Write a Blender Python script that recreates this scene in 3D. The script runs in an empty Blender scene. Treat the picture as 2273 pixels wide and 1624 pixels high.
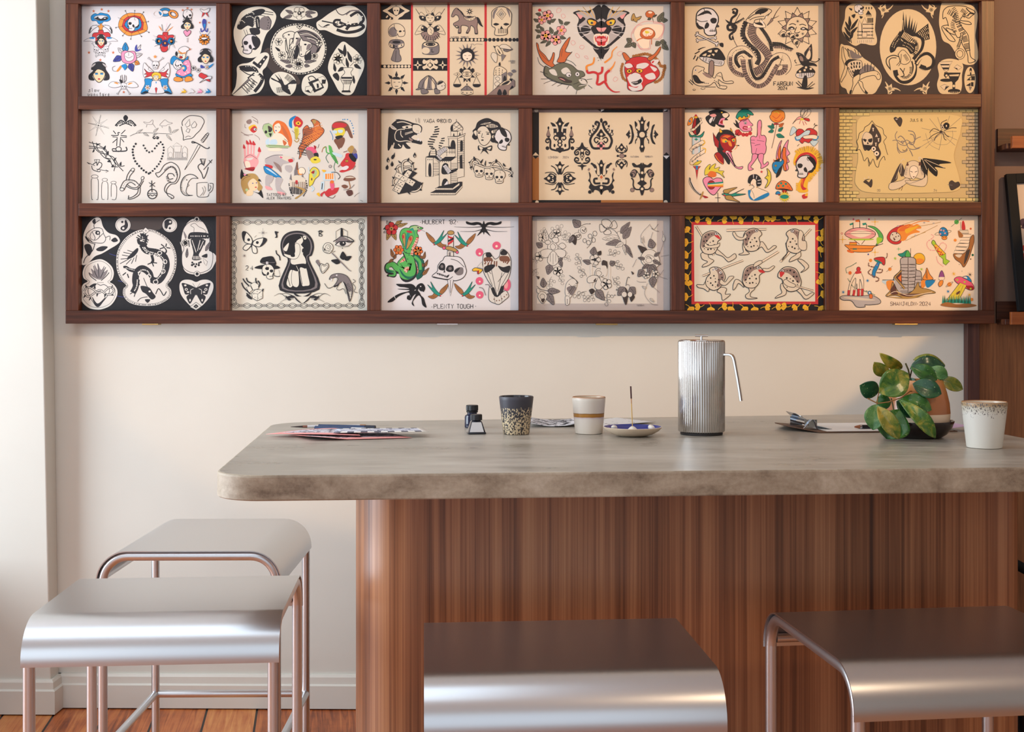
import bpy, bmesh, math, random
from mathutils import Vector, Matrix
R = math.radians
# ------------------------------------------------------------------ camera, world, lights, exposure
F, CX, HZ, PSI, CD, CH = 2650., 1136.5, 710., R(.75), 3.557, 1.158   # focal length in pixels, vanishing column, horizon row, yaw, distance to wall, eye height
sc = bpy.context.scene
cam = bpy.data.objects.new('camera', bpy.data.cameras.new('camera'))
sc.collection.objects.link(cam)
cam.location = (0, -CD, CH)
cam.rotation_euler = (R(90), 0, PSI)
cam.data.sensor_width = 36
cam.data.lens = F / 2273 * 36
cam.data.shift_y = (HZ - 812) / 2273
cam.data.clip_start = .05
sc.camera = cam
sc.view_settings.view_transform = 'Standard'
sc.view_settings.look = 'None'
sc.view_settings.gamma = 1
sc.view_settings.use_curve_mapping = False
sc.view_settings.exposure = 0.12
sc.cycles.max_bounces = 8
sc.cycles.sample_clamp_indirect = 6
w = bpy.data.worlds.new('sky')
sc.world = w
w.use_nodes = True
w.node_tree.nodes['Background'].inputs[0].default_value = (.80, .88, 1, 1)
w.node_tree.nodes['Background'].inputs[1].default_value = .6

def light(name, kind, loc, aim, power, col, **kw):
    l = bpy.data.lights.new(name, kind)
    l.energy = power
    l.color = col
    for k, v in kw.items():
        setattr(l, k, v)
    o = bpy.data.objects.new(name, l)
    o.location = loc
    o.rotation_euler = (Vector(aim) - Vector(loc)).to_track_quat('-Z', 'Y').to_euler()
    sc.collection.objects.link(o)
    return o
# daylight through the side window and through the shop front behind the camera
light('window_daylight_side', 'AREA', (-3.45, -1.35, 1.42), (0, -1.35, 1.37), 128, (.80, .91, 1), shape='RECTANGLE', size=1.9, size_y=2.2)
light('shopfront_daylight', 'AREA', (-2.0, -5.6, 1.5), (-1.4, 0, 1.3), 12, (.82, .92, 1), shape='RECTANGLE', size=1.25, size_y=2.3)
light('shopfront_daylight', 'AREA', (.2, -5.6, 1.5), (.1, 0, 1.3), 10, (.84, .93, 1), shape='RECTANGLE', size=2.9, size_y=2.3)
light('overhead_fill', 'AREA', (-1.0, -2.35, 2.86), (-1.0, -2.3, 0), 17, (.80, .91, 1), shape='RECTANGLE', size=2.2, size_y=1.5)  # added overhead light, brightens the rolled metal seat fronts
# warm ceiling spot on the right, and a ceiling lamp
light('ceiling_spot', 'SPOT', (2.45, -2.35, 2.74), (.54, 0, 1.93), 190, (1, .57, .24), spot_size=R(39), spot_blend=.07, shadow_soft_size=.02)
light('ceiling_lamp', 'AREA', (1.4, -3.3, 2.74), (1.2, -1.6, 0), 12, (1, .74, .48), shape='DISK', size=.5)
# ------------------------------------------------------------------ helpers
def ray(px, py):
    u, v = (px - CX) / F, (HZ - py) / F
    return Vector((u * math.cos(PSI) - math.sin(PSI), u * math.sin(PSI) + math.cos(PSI), v))
def onY(px, py, Y):
    d = ray(px, py)
    return Vector((0, -CD, CH)) + d * ((Y + CD) / d.y)
def onZ(px, py, Z):
    d = ray(px, py)
    return Vector((0, -CD, CH)) + d * ((Z - CH) / d.z)
def lin(c):
    return tuple((v / 12.92 if v <= .04045 else ((v + .055) / 1.055) ** 2.4) for v in c)
def rgb(r, g, b):
    return lin((r / 255, g / 255, b / 255)) + (1,)
def new_mat(name, col, rough=.5, metal=0., **kw):
    m = bpy.data.materials.new(name)
    m.use_nodes = True
    p = m.node_tree.nodes['Principled BSDF']
    p.inputs['Base Color'].default_value = col
    p.inputs['Roughness'].default_value = rough
    p.inputs['Metallic'].default_value = metal
    for k, v in kw.items():
        p.inputs[k].default_value = v
    return m
class NT:
    """small node-tree builder"""
    def __init__(s, m):
        s.t = m.node_tree
        s.p = s.t.nodes['Principled BSDF']
    def n(s, kind, ins=None, **props):
        nd = s.t.nodes.new('ShaderNode' + kind)
        for k, v in props.items():
            setattr(nd, k, v)
        for k, v in (ins or {}).items():
            if hasattr(v, 'is_linked') or isinstance(v, bpy.types.NodeSocket):
                s.t.links.new(v, nd.inputs[k])
            else:
                nd.inputs[k].default_value = v
        return nd
    def link(s, a, b):
        s.t.links.new(a, b)
    def coord(s, scale=(1, 1, 1), rot=(0, 0, 0), loc=(0, 0, 0), which='Object'):
        c = s.n('TexCoord')
        return s.n('Mapping', {0: c.outputs[which], 1: loc, 2: rot, 3: scale}).outputs[0]
    def noise(s, vec, scale, detail=4, rough=.55, dist=0.):
        return s.n('TexNoise', {'Vector': vec, 'Scale': scale, 'Detail': detail, 'Roughness': rough, 'Distortion': dist}).outputs[0]
    def ramp(s, fac, stops, interp='LINEAR'):
        r = s.n('ValToRGB', {0: fac})
        e = r.color_ramp.elements
        r.color_ramp.interpolation = interp
        while len(e) < len(stops):
            e.new(.5)
        for el, (p, c) in zip(e, stops):
            el.position = p
            el.color = c if len(c) == 4 else tuple(c) + (1,)
        return r.outputs[0]
    def math(s, op, a, b=0.):
        return s.n('Math', {0: a, 1: b}, operation=op).outputs[0]
    def mix(s, fac, a, b, blend='MIX'):
        m = s.n('Mix', data_type='RGBA', blend_type=blend)
        for k, v in ((0, fac), (6, a), (7, b)):
            if isinstance(v, bpy.types.NodeSocket):
                s.t.links.new(v, m.inputs[k])
            else:
                m.inputs[k].default_value = v
        return m.outputs[2]
    def bump(s, h, strength=.2, dist=.002):
        b = s.n('Bump', {'Height': h, 'Strength': strength, 'Distance': dist})
        s.link(b.outputs[0], s.p.inputs['Normal'])
    def col(s, c):
        s.link(c, s.p.inputs['Base Color'])

class MB:
    """collects geometry for ONE mesh object"""
    def __init__(s):
        s.v, s.f, s.m = [], [], []
    def add(s, vs, fs, mi=0):
        o = len(s.v)
        s.v += [tuple(v) for v in vs]
        s.f += [tuple(i + o for i in f) for f in fs]
        s.m += [mi] * len(fs)
        return s
    def box(s, x0, x1, y0, y1, z0, z1, mi=0, M=None):
        vs = [Vector((x, y, z)) for z in (z0, z1) for y in (y0, y1) for x in (x0, x1)]
        if M:
            vs = [M @ v for v in vs]
        return s.add(vs, [(0, 2, 3, 1), (4, 5, 7, 6), (0, 1, 5, 4), (2, 6, 7, 3), (0, 4, 6, 2), (1, 3, 7, 5)], mi)
    def loft(s, rings, mi=0, closed=True, caps=True):
        n = len(rings[0])
        vs = [p for r in rings for p in r]
        fs = []
        for i in range(len(rings) - 1):
            for j in range(n if closed else n - 1):
                k = (j + 1) % n
                fs.append((i * n + j, i * n + k, (i + 1) * n + k, (i + 1) * n + j))
        if caps and closed:
            fs.append(tuple(range(n - 1, -1, -1)))
        if caps is True and closed:
            fs.append(tuple((len(rings) - 1) * n + j for j in range(n)))
        return s.add(vs, fs, mi)
    def tube(s, pts, r, seg=12, mi=0, flat=None, up=None):
        pts = [Vector(p) for p in pts]
        rings = []
        nrm = None
        for i, p in enumerate(pts):
            a = pts[max(i - 1, 0)]
            b = pts[min(i + 1, len(pts) - 1)]
            t = (b - a).normalized()
            if nrm is None:
                ref = Vector(up) if up else (Vector((0, 0, 1)) if abs(t.z) < .9 else Vector((1, 0, 0)))
                nrm = (ref - t * ref.dot(t)).normalized()
            else:
                nrm = (nrm - t * nrm.dot(t)).normalized()
            bi = t.cross(nrm)
            rr = r[i] if isinstance(r, (list, tuple)) else r
            fl = flat or 1
            rings.append([p + nrm * (math.cos(2 * math.pi * k / seg) * rr * fl) + bi * (math.sin(2 * math.pi * k / seg) * rr) for k in range(seg)])
        return s.loft(rings, mi)
    def lathe(s, prof, seg=48, c=(0, 0, 0), mi=0, caps=True, ribs=None):
        c = Vector(c)
        rings = []
        for i, (r, z) in enumerate(prof):
            ring = []
            for k in range(seg):
                a = 2 * math.pi * k / seg
                rr = r * (1 + (ribs[1] * abs(math.sin(a * ribs[0] / 2)) if ribs and r > ribs[2] else 0))
                ring.append(c + Vector((rr * math.cos(a), rr * math.sin(a), z)))
            rings.append(ring)
        return s.loft(rings, mi, caps=caps)
    def prism(s, poly, z0, z1, mi=0):
        n = len(poly)
        vs = [(x, y, z0) for x, y in poly] + [(x, y, z1) for x, y in poly]
        fs = [tuple(range(n - 1, -1, -1)), tuple(range(n, 2 * n))] + [(i, (i + 1) % n, n + (i + 1) % n, n + i) for i in range(n)]
        return s.add(vs, fs, mi)
    def build(s, name, mats, parent=None, smooth=None, bevel=None, solid=None, loc=None):
        me = bpy.data.meshes.new(name)
        me.from_pydata(s.v, [], s.f)
        for m in (mats if isinstance(mats, (list, tuple)) else [mats]):
            me.materials.append(m)
        me.polygons.foreach_set('material_index', s.m)
        bm = bmesh.new()
        bm.from_mesh(me)
        bmesh.ops.recalc_face_normals(bm, faces=bm.faces)
        bm.to_mesh(me)
        bm.free()
        if smooth is not None:
            me.polygons.foreach_set('use_smooth', [True] * len(me.polygons))
            me.set_sharp_from_angle(angle=R(smooth))
        o = bpy.data.objects.new(name, me)
        sc.collection.objects.link(o)
        if parent:
            o.parent = parent
        if loc:
            o.location = loc
        if solid:
            md = o.modifiers.new('solid', 'SOLIDIFY')
            md.thickness = solid
            md.offset = -1
        if bevel:
            md = o.modifiers.new('bevel', 'BEVEL')
            md.width = bevel
            md.segments = 3
            md.limit_method = 'ANGLE'
            md.angle_limit = R(40)
        return o
def tag(o, label=None, cat=None, group=None, kind=None):
    for k, v in (('label', label), ('category', cat), ('group', group), ('kind', kind)):
        if v:
            o[k] = v
    return o
def empty(name, loc=(0, 0, 0), rz=0.):
    o = bpy.data.objects.new(name, None)
    o.location = loc
    o.rotation_euler = (0, 0, rz)
    o.empty_display_size = .05
    sc.collection.objects.link(o)
    return o
def struct(o):
    o['kind'] = 'structure'
    return o
def arc(cx, cy, r, a0, a1, n):
    return [(cx + r * math.cos(R(a0 + (a1 - a0) * i / n)), cy + r * math.sin(R(a0 + (a1 - a0) * i / n))) for i in range(n + 1)]
def round_poly(pts, rad, n=8):
    out = []
    N = len(pts)
    for i in range(N):
        p, a, b = Vector(pts[i]), Vector(pts[i - 1]), Vector(pts[(i + 1) % N])
        u, v = (a - p).normalized(), (b - p).normalized()
        r = rad[i] if isinstance(rad, (list, tuple)) else rad
        ang = u.angle(v)
        d = r / math.tan(ang / 2)
        c = p + (u + v).normalized() * (r / math.sin(ang / 2))
        s, e = p + u * d, p + v * d
        a0 = math.atan2(s.y - c.y, s.x - c.x)
        a1 = math.atan2(e.y - c.y, e.x - c.x)
        da = (a1 - a0 + math.pi) % (2 * math.pi) - math.pi
        out += [(c.x + r * math.cos(a0 + da * k / n), c.y + r * math.sin(a0 + da * k / n)) for k in range(n + 1)]
    return out

# ------------------------------------------------------------------ materials
def wood_mat(name, dark, mid, light_, axis, rough=.4, fine=70., seed=0., coat=0.):
    """dark oiled wood, grain along one axis of the object"""
    m = new_mat(name, mid, rough)
    t = NT(m)
    sc3 = [fine, fine, fine]
    sc3[axis] = fine * .035
    v = t.coord(tuple(sc3), loc=(seed, seed * .7, seed * 1.3))
    a = t.noise(v, 1.0, 6, .62, .4)
    sc2 = [9., 9., 9.]
    sc2[axis] = .9
    b = t.noise(t.coord(tuple(sc2), loc=(seed, 0, seed)), 1.0, 3, .5, .6)
    f = t.math('ADD', t.math('MULTIPLY', a, .62), t.math('MULTIPLY', b, .38))
    c = t.ramp(f, [(.33, dark), (.5, mid), (.68, light_)])
    t.col(c)
    t.bump(a, .25, .0012)
    t.p.inputs['Specular IOR Level'].default_value = .32
    if coat:
        t.p.inputs['Coat Weight'].default_value = coat
        t.p.inputs['Coat Roughness'].default_value = .3
    return m
M = {}
def paint(name, col, rough=.85, var=.03, bump=.15, scale=260.):
    m = new_mat(name, col, rough)
    t = NT(m)
    v = t.coord()
    n1 = t.noise(v, 2.2, 3)
    c = [max(0, x) for x in col[:3]]
    t.col(t.ramp(n1, [(.3, tuple(x * (1 - var) for x in c)), (.7, tuple(x * (1 + var) for x in c))]))
    t.bump(t.noise(v, scale, 3), bump, .0006)
    return m
M['wall'] = paint('cream_wall_paint', rgb(217, 214, 205))
M['pier'] = paint('cream_pier_paint', rgb(217, 214, 205))
M['skirting'] = paint('cream_gloss_paint', rgb(220, 217, 208), .45, .02, .1, 90)
M['mauve'] = paint('mauve_brown_wall', rgb(132, 108, 96))
M['ceiling'] = paint('ceiling_paint', rgb(236, 234, 230))
D_, M_, L_ = rgb(46, 21, 13), rgb(80, 41, 26), rgb(116, 64, 38)
M['rack_h'] = wood_mat('dark_walnut_horizontal', D_, M_, L_, 0, .36, 95, 1.)
M['rack_v'] = wood_mat('dark_walnut_vertical', D_, M_, L_, 2, .36, 95, 3.)
M['post'] = wood_mat('dark_stained_post', rgb(52, 32, 30), rgb(74, 46, 42), rgb(98, 62, 50), 2, .55, 70, 5.)
M['ply'] = wood_mat('stained_plywood', rgb(92, 58, 36), rgb(122, 79, 50), rgb(148, 98, 62), 2, .6, 160, 7.)
M['ledge'] = wood_mat('dark_ledge_wood', rgb(45, 24, 18), rgb(70, 38, 27), rgb(100, 58, 36), 0, .4, 90, 9.)
M['lip'] = wood_mat('lit_ledge_wood', rgb(95, 46, 22), rgb(134, 70, 34), rgb(160, 92, 48), 0, .4, 80, 11.)  # ledge wood as lit on the front lip, light put into the colour

def make_floor():
    m = new_mat('pine_floorboards', rgb(190, 110, 58), .42)
    t = NT(m)
    v = t.coord(rot=(0, 0, R(-10.1)))
    sep = t.n('SeparateXYZ', {0: v})
    x = t.math('DIVIDE', t.math('ADD', sep.outputs[0], 10.037), .1467)
    idx = t.math('FLOOR', x)
    fr = t.math('FRACT', x)
    gap = t.math('LESS_THAN', t.math('ABSOLUTE', t.math('SUBTRACT', fr, .5)), .478)
    wn = t.n('TexWhiteNoise', {'W': idx}, noise_dimensions='1D').outputs[0]
    off = t.math('MULTIPLY', wn, 37.)
    comb = t.n('CombineXYZ', {0: t.math('MULTIPLY', sep.outputs[0], 60.), 1: t.math('ADD', t.math('MULTIPLY', sep.outputs[1], 3.), off), 2: off})
    g = t.noise(comb.outputs[0], 1., 6, .6, 1.2)
    big = t.noise(t.coord(), 9, 3)
    f = t.math('ADD', t.math('MULTIPLY', g, .7), t.math('ADD', t.math('MULTIPLY', big, .3), t.math('MULTIPLY', t.math('SUBTRACT', wn, .5), .22)))
    c = t.ramp(f, [(.3, rgb(120, 55, 28)), (.47, rgb(186, 102, 52)), (.6, rgb(206, 130, 72)), (.75, rgb(222, 156, 92))])
    c = t.mix(gap, rgb(22, 16, 14), c)
    t.col(c)
    h = t.math('ADD', t.math('MULTIPLY', gap, 1.), t.math('MULTIPLY', g, .06))
    t.bump(h, .5, .004)
    return m
M['floor'] = make_floor()

def make_concrete():
    m = new_mat('polished_microcement', rgb(160, 150, 138), .3)
    t = NT(m)
    v = t.coord((1, 2.2, 3))
    a = t.noise(v, 3.0, 5, .55, .0)
    b = t.noise(t.coord((.7, 3.0, 3)), 14, 4, .6, .0)
    f = t.math('ADD', t.math('MULTIPLY', a, .65), t.math('MULTIPLY', b, .35))
    t.col(t.ramp(f, [(.32, rgb(138, 130, 118)), (.45, rgb(160, 153, 142)), (.56, rgb(180, 173, 162)), (.7, rgb(196, 190, 179))]))
    t.link(t.ramp(f, [(.3, (.24, .24, .24)), (.7, (.40, .40, .40))]), t.p.inputs['Roughness'])
    return m
M['concrete'] = make_concrete()
def make_edge():
    m = new_mat('rough_microcement_edge', rgb(160, 146, 128), .6)
    t = NT(m)
    a = t.noise(t.coord((1, 1, 2)), 9, 6, .62, .5)
    b = t.noise(t.coord(), 120, 4, .7)
    f = t.math('ADD', t.math('MULTIPLY', a, .75), t.math('MULTIPLY', b, .25))
    t.col(t.ramp(f, [(.33, rgb(116, 100, 84)), (.45, rgb(152, 137, 118)), (.58, rgb(176, 162, 143)), (.7, rgb(194, 183, 166))]))
    t.bump(t.math('ADD', a, t.math('MULTIPLY', b, .5)), .3, .003)
    return m
M['edge'] = make_edge()

def make_veneer():
    m = new_mat('walnut_veneer', rgb(150, 92, 60), .34)
    t = NT(m)
    v1 = t.coord((34, 34, .42))
    v2 = t.coord((190, 190, 1.1))
    v3 = t.coord((11, 11, .3))
    a = t.noise(v1, 1, 3, .55, .35)
    b = t.noise(v2, 1, 3, .6, .25)
    c3 = t.noise(v3, 1, 2, .5, .5)
    f = t.math('ADD', t.math('MULTIPLY', a, .44), t.math('ADD', t.math('MULTIPLY', b, .36), t.math('MULTIPLY', c3, .2)))
    t.col(t.ramp(f, [(.33, rgb(76, 45, 32)), (.42, rgb(120, 75, 50)), (.5, rgb(156, 103, 71)), (.57, rgb(178, 124, 87)), (.68, rgb(196, 146, 107))]))
    t.link(t.ramp(b, [(.3, (.42, .42, .42)), (.7, (.28, .28, .28))]), t.p.inputs['Roughness'])
    t.bump(b, .12, .0008)
    return m
M['veneer'] = make_veneer()

def brushed(name, col, rough, bx, strength=.0):
    m = new_mat(name, col, rough, 1.)
    t = NT(m)
    n = t.noise(t.coord(bx), 1, 2, .5)
    t.link(t.ramp(n, [(.3, (rough * .92,) * 3), (.7, (rough * 1.1,) * 3)]), t.p.inputs['Roughness'])
    if strength:
        t.bump(n, strength, .0006)
    return m
M['seat'] = new_mat('brushed_aluminium_sheet', rgb(206, 207, 210), .28, 1.)
M['steel'] = new_mat('satin_steel_tube', rgb(214, 216, 220), .36, 1.)
M['chrome'] = brushed('polished_steel', rgb(212, 209, 206), .15, (300, 300, 8))
M['black'] = new_mat('black_plastic', rgb(28, 29, 34), .35)
M['rubber'] = new_mat('dark_rubber', rgb(44, 42, 44), .6)
M['brass'] = new_mat('worn_brass', rgb(196, 176, 120), .35, 1.)
M['blackframe'] = new_mat('black_painted_wood', rgb(24, 25, 27), .6, 0., **{'Specular IOR Level': .12})
M['cardbrown'] = new_mat('hardboard', rgb(92, 62, 44), .5)
M['paperwhite'] = new_mat('white_paper', rgb(236, 234, 230), .8)
M['ink'] = new_mat('black_ink', rgb(34, 34, 40), .7)
M['pink'] = new_mat('pink_paper', rgb(236, 160, 156), .8)
M['grey'] = new_mat('grey_ink', rgb(150, 148, 158), .8)
M['greycloth'] = paint('grey_upholstery', rgb(88, 84, 86), .9, .05, .3, 600)

def make_glass_pane():
    m = bpy.data.materials.new('clear_glazing')
    m.use_nodes = True
    nt = m.node_tree
    nt.nodes.remove(nt.nodes['Principled BSDF'])
    tr = nt.nodes.new('ShaderNodeBsdfTransparent')
    gl = nt.nodes.new('ShaderNodeBsdfGlossy')
    gl.inputs['Roughness'].default_value = .02
    fr = nt.nodes.new('ShaderNodeFresnel')
    fr.inputs[0].default_value = 1.06
    mx = nt.nodes.new('ShaderNodeMixShader')
    nt.links.new(fr.outputs[0], mx.inputs[0])
    nt.links.new(tr.outputs[0], mx.inputs[1])
    nt.links.new(gl.outputs[0], mx.inputs[2])
    nt.links.new(mx.outputs[0], nt.nodes['Material Output'].inputs[0])
    return m
M['pane'] = make_glass_pane()
# ------------------------------------------------------------------ room
fl = MB().box(-4, 4.2, -6, .1, -.05, 0)
struct(fl.build('floor', M['floor']))
b = MB()                                     # ceiling with an added, unseen opening for the overhead fill light
for x0, x1, y0, y1 in ((-4, -2.1, -6, .1), (.1, 4.2, -6, .1), (-2.1, .1, -6, -3.1), (-2.1, .1, -1.6, .1)):
    b.box(x0, x1, y0, y1, 2.8, 2.9)
struct(b.build('ceiling', M['ceiling']))
struct(MB().box(-4, 4.2, 0, .1, 0, 2.8).build('wall_back', M['wall']))
# the wall steps forward on the left of the rack; its corner leans a little
def pier(z):
    k = z / 2.1159
    return -1.4018 - .0299 * k, -.062 - .034 * k
b = MB()
(xb, yb), (xt, yt) = pier(0), pier(2.8)
b.add([(-4, 0, 0), (xb, 0, 0), (xb, yb, 0), (-4, yb, 0), (-4, 0, 2.8), (xt, 0, 2.8), (xt, yt, 2.8), (-4, yt, 2.8)],
      [(0, 1, 2, 3), (4, 7, 6, 5), (3, 2, 6, 7), (1, 5, 6, 2), (0, 3, 7, 4), (0, 4, 5, 1)])
struct(b.build('wall_left', M['pier'], bevel=.004))
# side wall with its big window, behind the left edge of the picture
b = MB()
for y0, y1, z0, z1 in ((-6, -2.35, 0, 2.8), (-.35, 0, 0, 2.8), (-2.35, -.35, 0, .06), (-2.35, -.35, 2.55, 2.8)):
    b.box(-3.65, -3.5, y0, y1, z0, z1)
struct(b.build('wall_side', M['wall']))
b = MB()
for y0, y1, z0, z1 in ((-2.35, -2.29, .06, 2.55), (-.41, -.35, .06, 2.55), (-2.35, -.35, .06, .12), (-2.35, -.35, 2.49, 2.55), (-1.38, -1.32, .06, 2.55)):
    b.box(-3.61, -3.54, y0, y1, z0, z1)
struct(b.build('window_1', M['skirting']))
# shop front behind the camera
b = MB()
for x0, x1, z0, z1 in ((-4, -2.65, 0, 2.8), (1.7, 4.2, 0, 2.8), (-2.65, 1.7, 0, .3), (-2.65, 1.7, 2.7, 2.8), (-1.35, -1.25, .3, 2.7)):
    b.box(x0, x1, -6, -5.85, z0, z1)
struct(b.build('wall_front', M['wall']))
struct(MB().box(4.1, 4.2, -6, 0, 0, 2.8).build('wall_right', M['wall']))
# added box out of view on the left, shades the lower left wall
struct(MB().box(-3.5, -1.72, -.62, -.09, 0, .46).build('added_shade_box', M['post'], bevel=.004))
# skirting boards with a sloped top edge
def skirting(name, p0, p1, nrm, h=.102):
    p0, p1, n = Vector(p0 + (0,)), Vector(p1 + (0,)), Vector(nrm + (0,))
    prof = [(0, .004), (.02, .004), (.02, h * .70), (.0135, h * .74), (.0125, h * .93), (.008, h), (0, h)]
    rings = [[p + n * a + Vector((0, 0, z)) for a, z in prof] for p in (p0, p1)]
    return struct(MB().loft(rings).build(name, M['skirting']))
skirting('baseboard_back', (-1.403, 0), (1.30, 0), (0, -1))
b = MB()
prof = [(0, .004), (.02, .004), (.02, .102 * .70), (.0135, .102 * .74), (.0125, .102 * .93), (.008, .102), (0, .102)]
rings = [[(x + a * nx, y + a * ny, z) for a, z in prof] for x, y, nx, ny in ((-3.5, -.062, 0, -1), (-1.4035, -.062, 1, -1), (-1.4035, 0, 1, 0))]
b.loft(rings)
struct(b.build('baseboard_left', M['skirting']))
# wood-clad wall at the right end, with its dark post
xp0, xp1 = onY(2147, 800, -.03).x, onY(2175, 800, -.03).x
struct(MB().box(xp0, xp1, -.03, 0, 0, 1.16).build('trim_1', M['post'], bevel=.002))
struct(MB().box(xp1, 4.1, -.018, 0, 0, 1.148).build('trim_2', M['ply']))

struct(MB().box(1.355, 4.1, -.008, 0, 1.148, 2.8).build('trim_3', M['mauve']))  # wall section right of the rack, in a darker mauve-brown tone

# ------------------------------------------------------------------ the rack on the wall
YF = -.055                                   # front face of the rack
XO = [-1.3628, -1.3241, -.9177, -.8765, -.4721, -.4337, -.0267, .0136, .4200, .4606, .8711, .9116, 1.3244, 1.3629]
ZO = [2.155, 2.0897, 1.8178, 1.7792, 1.5023, 1.4640, 1.1858, 1.1474]
rack = tag(empty('display_rack', (0, 0, 1.1474)), 'long dark walnut wall rack divided into three rows of six openings', 'rack')
def rk(name, x0, x1, z0, z1, m, y1=-.026, y0=YF, bev=.0015):
    return MB().box(x0, x1, y0, y1, z0 - 1.1474, z1 - 1.1474).build(name, m, rack, bevel=bev)
rk('back_board', XO[0] + .01, XO[-1] - .01, ZO[-1] + .01, ZO[0] - .01, M['rack_h'], -.001, -.026, None)
rk('rail', XO[0], XO[-1], ZO[7], ZO[6], M['rack_h'])
rk('rail', XO[0], XO[-1], ZO[1], ZO[0], M['rack_h'])
rk('rail', XO[1], XO[-2], ZO[3], ZO[2], M['rack_h'])
rk('rail', XO[1], XO[-2], ZO[5], ZO[4], M['rack_h'])
rk('stile', XO[0], XO[1], ZO[6], ZO[1], M['rack_v'])
rk('stile', XO[-2], XO[-1], ZO[6], ZO[1], M['rack_v'])
for r in range(3):
    for c in range(5):
        rk('divider', XO[2 + 2 * c], XO[3 + 2 * c], ZO[2 + 2 * r], ZO[1 + 2 * r], M['rack_v'], y0=YF + .0015)
for px, wd, m in ((333, 36, 'brass'), (993, 46, 'steel'), (1347, 48, 'brass'), (2012, 50, 'brass')):
    x = onY(px, 719, YF).x
    h = MB().box(x - wd / 1510, x + wd / 1510, YF + .004, YF + .03, -.0035, .001)
    h.tube([(x - wd / 1510, YF + .003, -.002), (x + wd / 1510, YF + .003, -.002)], .0022, 8)
    h.build('hinge', M[m], rack)

# ledges on the wall at the right, with a leaning framed print
def ledge(px0, ytop, ybot, ylip0, ylip1, label):
    o = empty('picture_ledge', onY(px0, ybot, -.005))
    x0, z0 = o.location.x, o.location.z
    s = 1 / 745.
    L, h = 1.6, (ybot - ytop) * s
    MB().box(0, L, -.012, .005, 0, h).build('back_board', M['ledge'], o, bevel=.001)
    MB().box(0, L, -.075, -.012, 0, .016).build('shelf', M['ledge'], o, bevel=.001)
    f = onY(px0 + 17, ylip0, -.09)
    g = onY(px0 + 17, ylip1, -.09)
    MB().box(.012, L, -.09, -.075, 0, f.z - z0).build('front_lip', M['lip'], o, bevel=.001)
    return tag(o, label, 'shelf', 'picture ledges')
ledge(2211, 287, 338, 302, 327, 'dark wood picture ledge with nothing on it, high beside the rack')
ledge(2209, 669, 720, 692, 718, 'dark wood picture ledge carrying the black framed print')
# ------------------------------------------------------------------ stools
SW, SL, SR, SH, TR = .447, .425, .072, .628, .0105
def stool_profile(R_, inset, n=10, drop=.0):
    """points along the roll direction y: front bottom -> over the top -> rear bottom"""
    h = SL / 2 - inset
    r = R_ - inset
    f = arc(-h + r, SH - inset - r, r, 180, 90, n)
    bk = arc(h - r, SH - inset - r, r, 90, 0, n)
    return [(f[0][0], f[0][1] - drop)] + f + bk + [(bk[-1][0], bk[-1][1] - drop)]
def make_stool(name, label):
    o = tag(empty(name), label, 'stool', 'brushed metal stools around the counter')
    pr = stool_profile(SR, 0, 12, .006)
    pi_ = stool_profile(SR, .0025, 12, .006)
    rings = []
    for (y, z), (yi, zi) in zip(pr, pi_):
        hw = SW / 2
        rings.append([(-hw, y, z), (hw, y, z), (hw, yi, zi), (-hw, yi, zi)])
    MB().loft(rings).build('seat', M['seat'], o, smooth=30)
    zl = SH - SR
    for sx in (-1, 1):
        x = sx * (SW / 2 - TR - .0005)
        p = stool_profile(SR, .0028 + TR, 10, 0)
        MB().tube([(x, y, z) for y, z in p], TR, 14, up=(1, 0, 0)).build('seat_frame', M['steel'], o, smooth=60)
        for sy in (-1, 1):
            y = sy * (SL / 2 - .0028 - TR)
            MB().tube([(x, y, zl + .0), (x, y, .012)], TR, 14).build('leg', M['steel'], o, smooth=60)
            MB().tube([(x, y, .012), (x, y, 0)], TR * 1.12, 14).build('foot_cap', M['rubber'], o, smooth=60)
    xx, yy = SW / 2 - TR, SL / 2 - .0028 - TR
    for sy in (-1, 1):
        MB().tube([(-xx + TR, sy * yy, zl + .012), (xx - TR, sy * yy, zl + .012)], TR * .8, 12).build('crossbar', M['steel'], o, smooth=60)
        MB().tube([(-xx + TR * .8, sy * yy, .165), (xx - TR * .8, sy * yy, .165)], TR * .95, 12).build('stretcher', M['steel'], o, smooth=60)
    for sx in (-1, 1):
        MB().tube([(sx * xx, -yy + TR * .8, .165), (sx * xx, yy - TR * .8, .165)], TR * .95, 12).build('stretcher', M['steel'], o, smooth=60)
    return o
def copy_thing(o, label):
    c = o.copy()
    sc.collection.objects.link(c)
    c['label'] = label
    for ch in o.children:
        d = ch.copy()
        sc.collection.objects.link(d)
        d.parent = c
    return c
st = make_stool('metal_stool', 'metal stool in front, turned square to the counter, overlapping the stool by the wall')
st.location = (-.683, -1.250, 0); st.rotation_euler = (0, 0, R(5))
for lab, loc, a in (('metal stool by the cream wall, turned sideways so its tube edge shows', (-.784, -.604, 0), 91.5),
                    ('metal stool with dark reflecting seat before the middle of the wooden base', (.054, -1.598, 0), 5),
                    ('metal stool with gold streaks on its rolled seat, below the white speckled cup', (.688, -1.506, 0), 7.5)):
    s2 = copy_thing(st, lab)
    s2.location = loc
    s2.rotation_euler = (0, 0, R(a))

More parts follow.
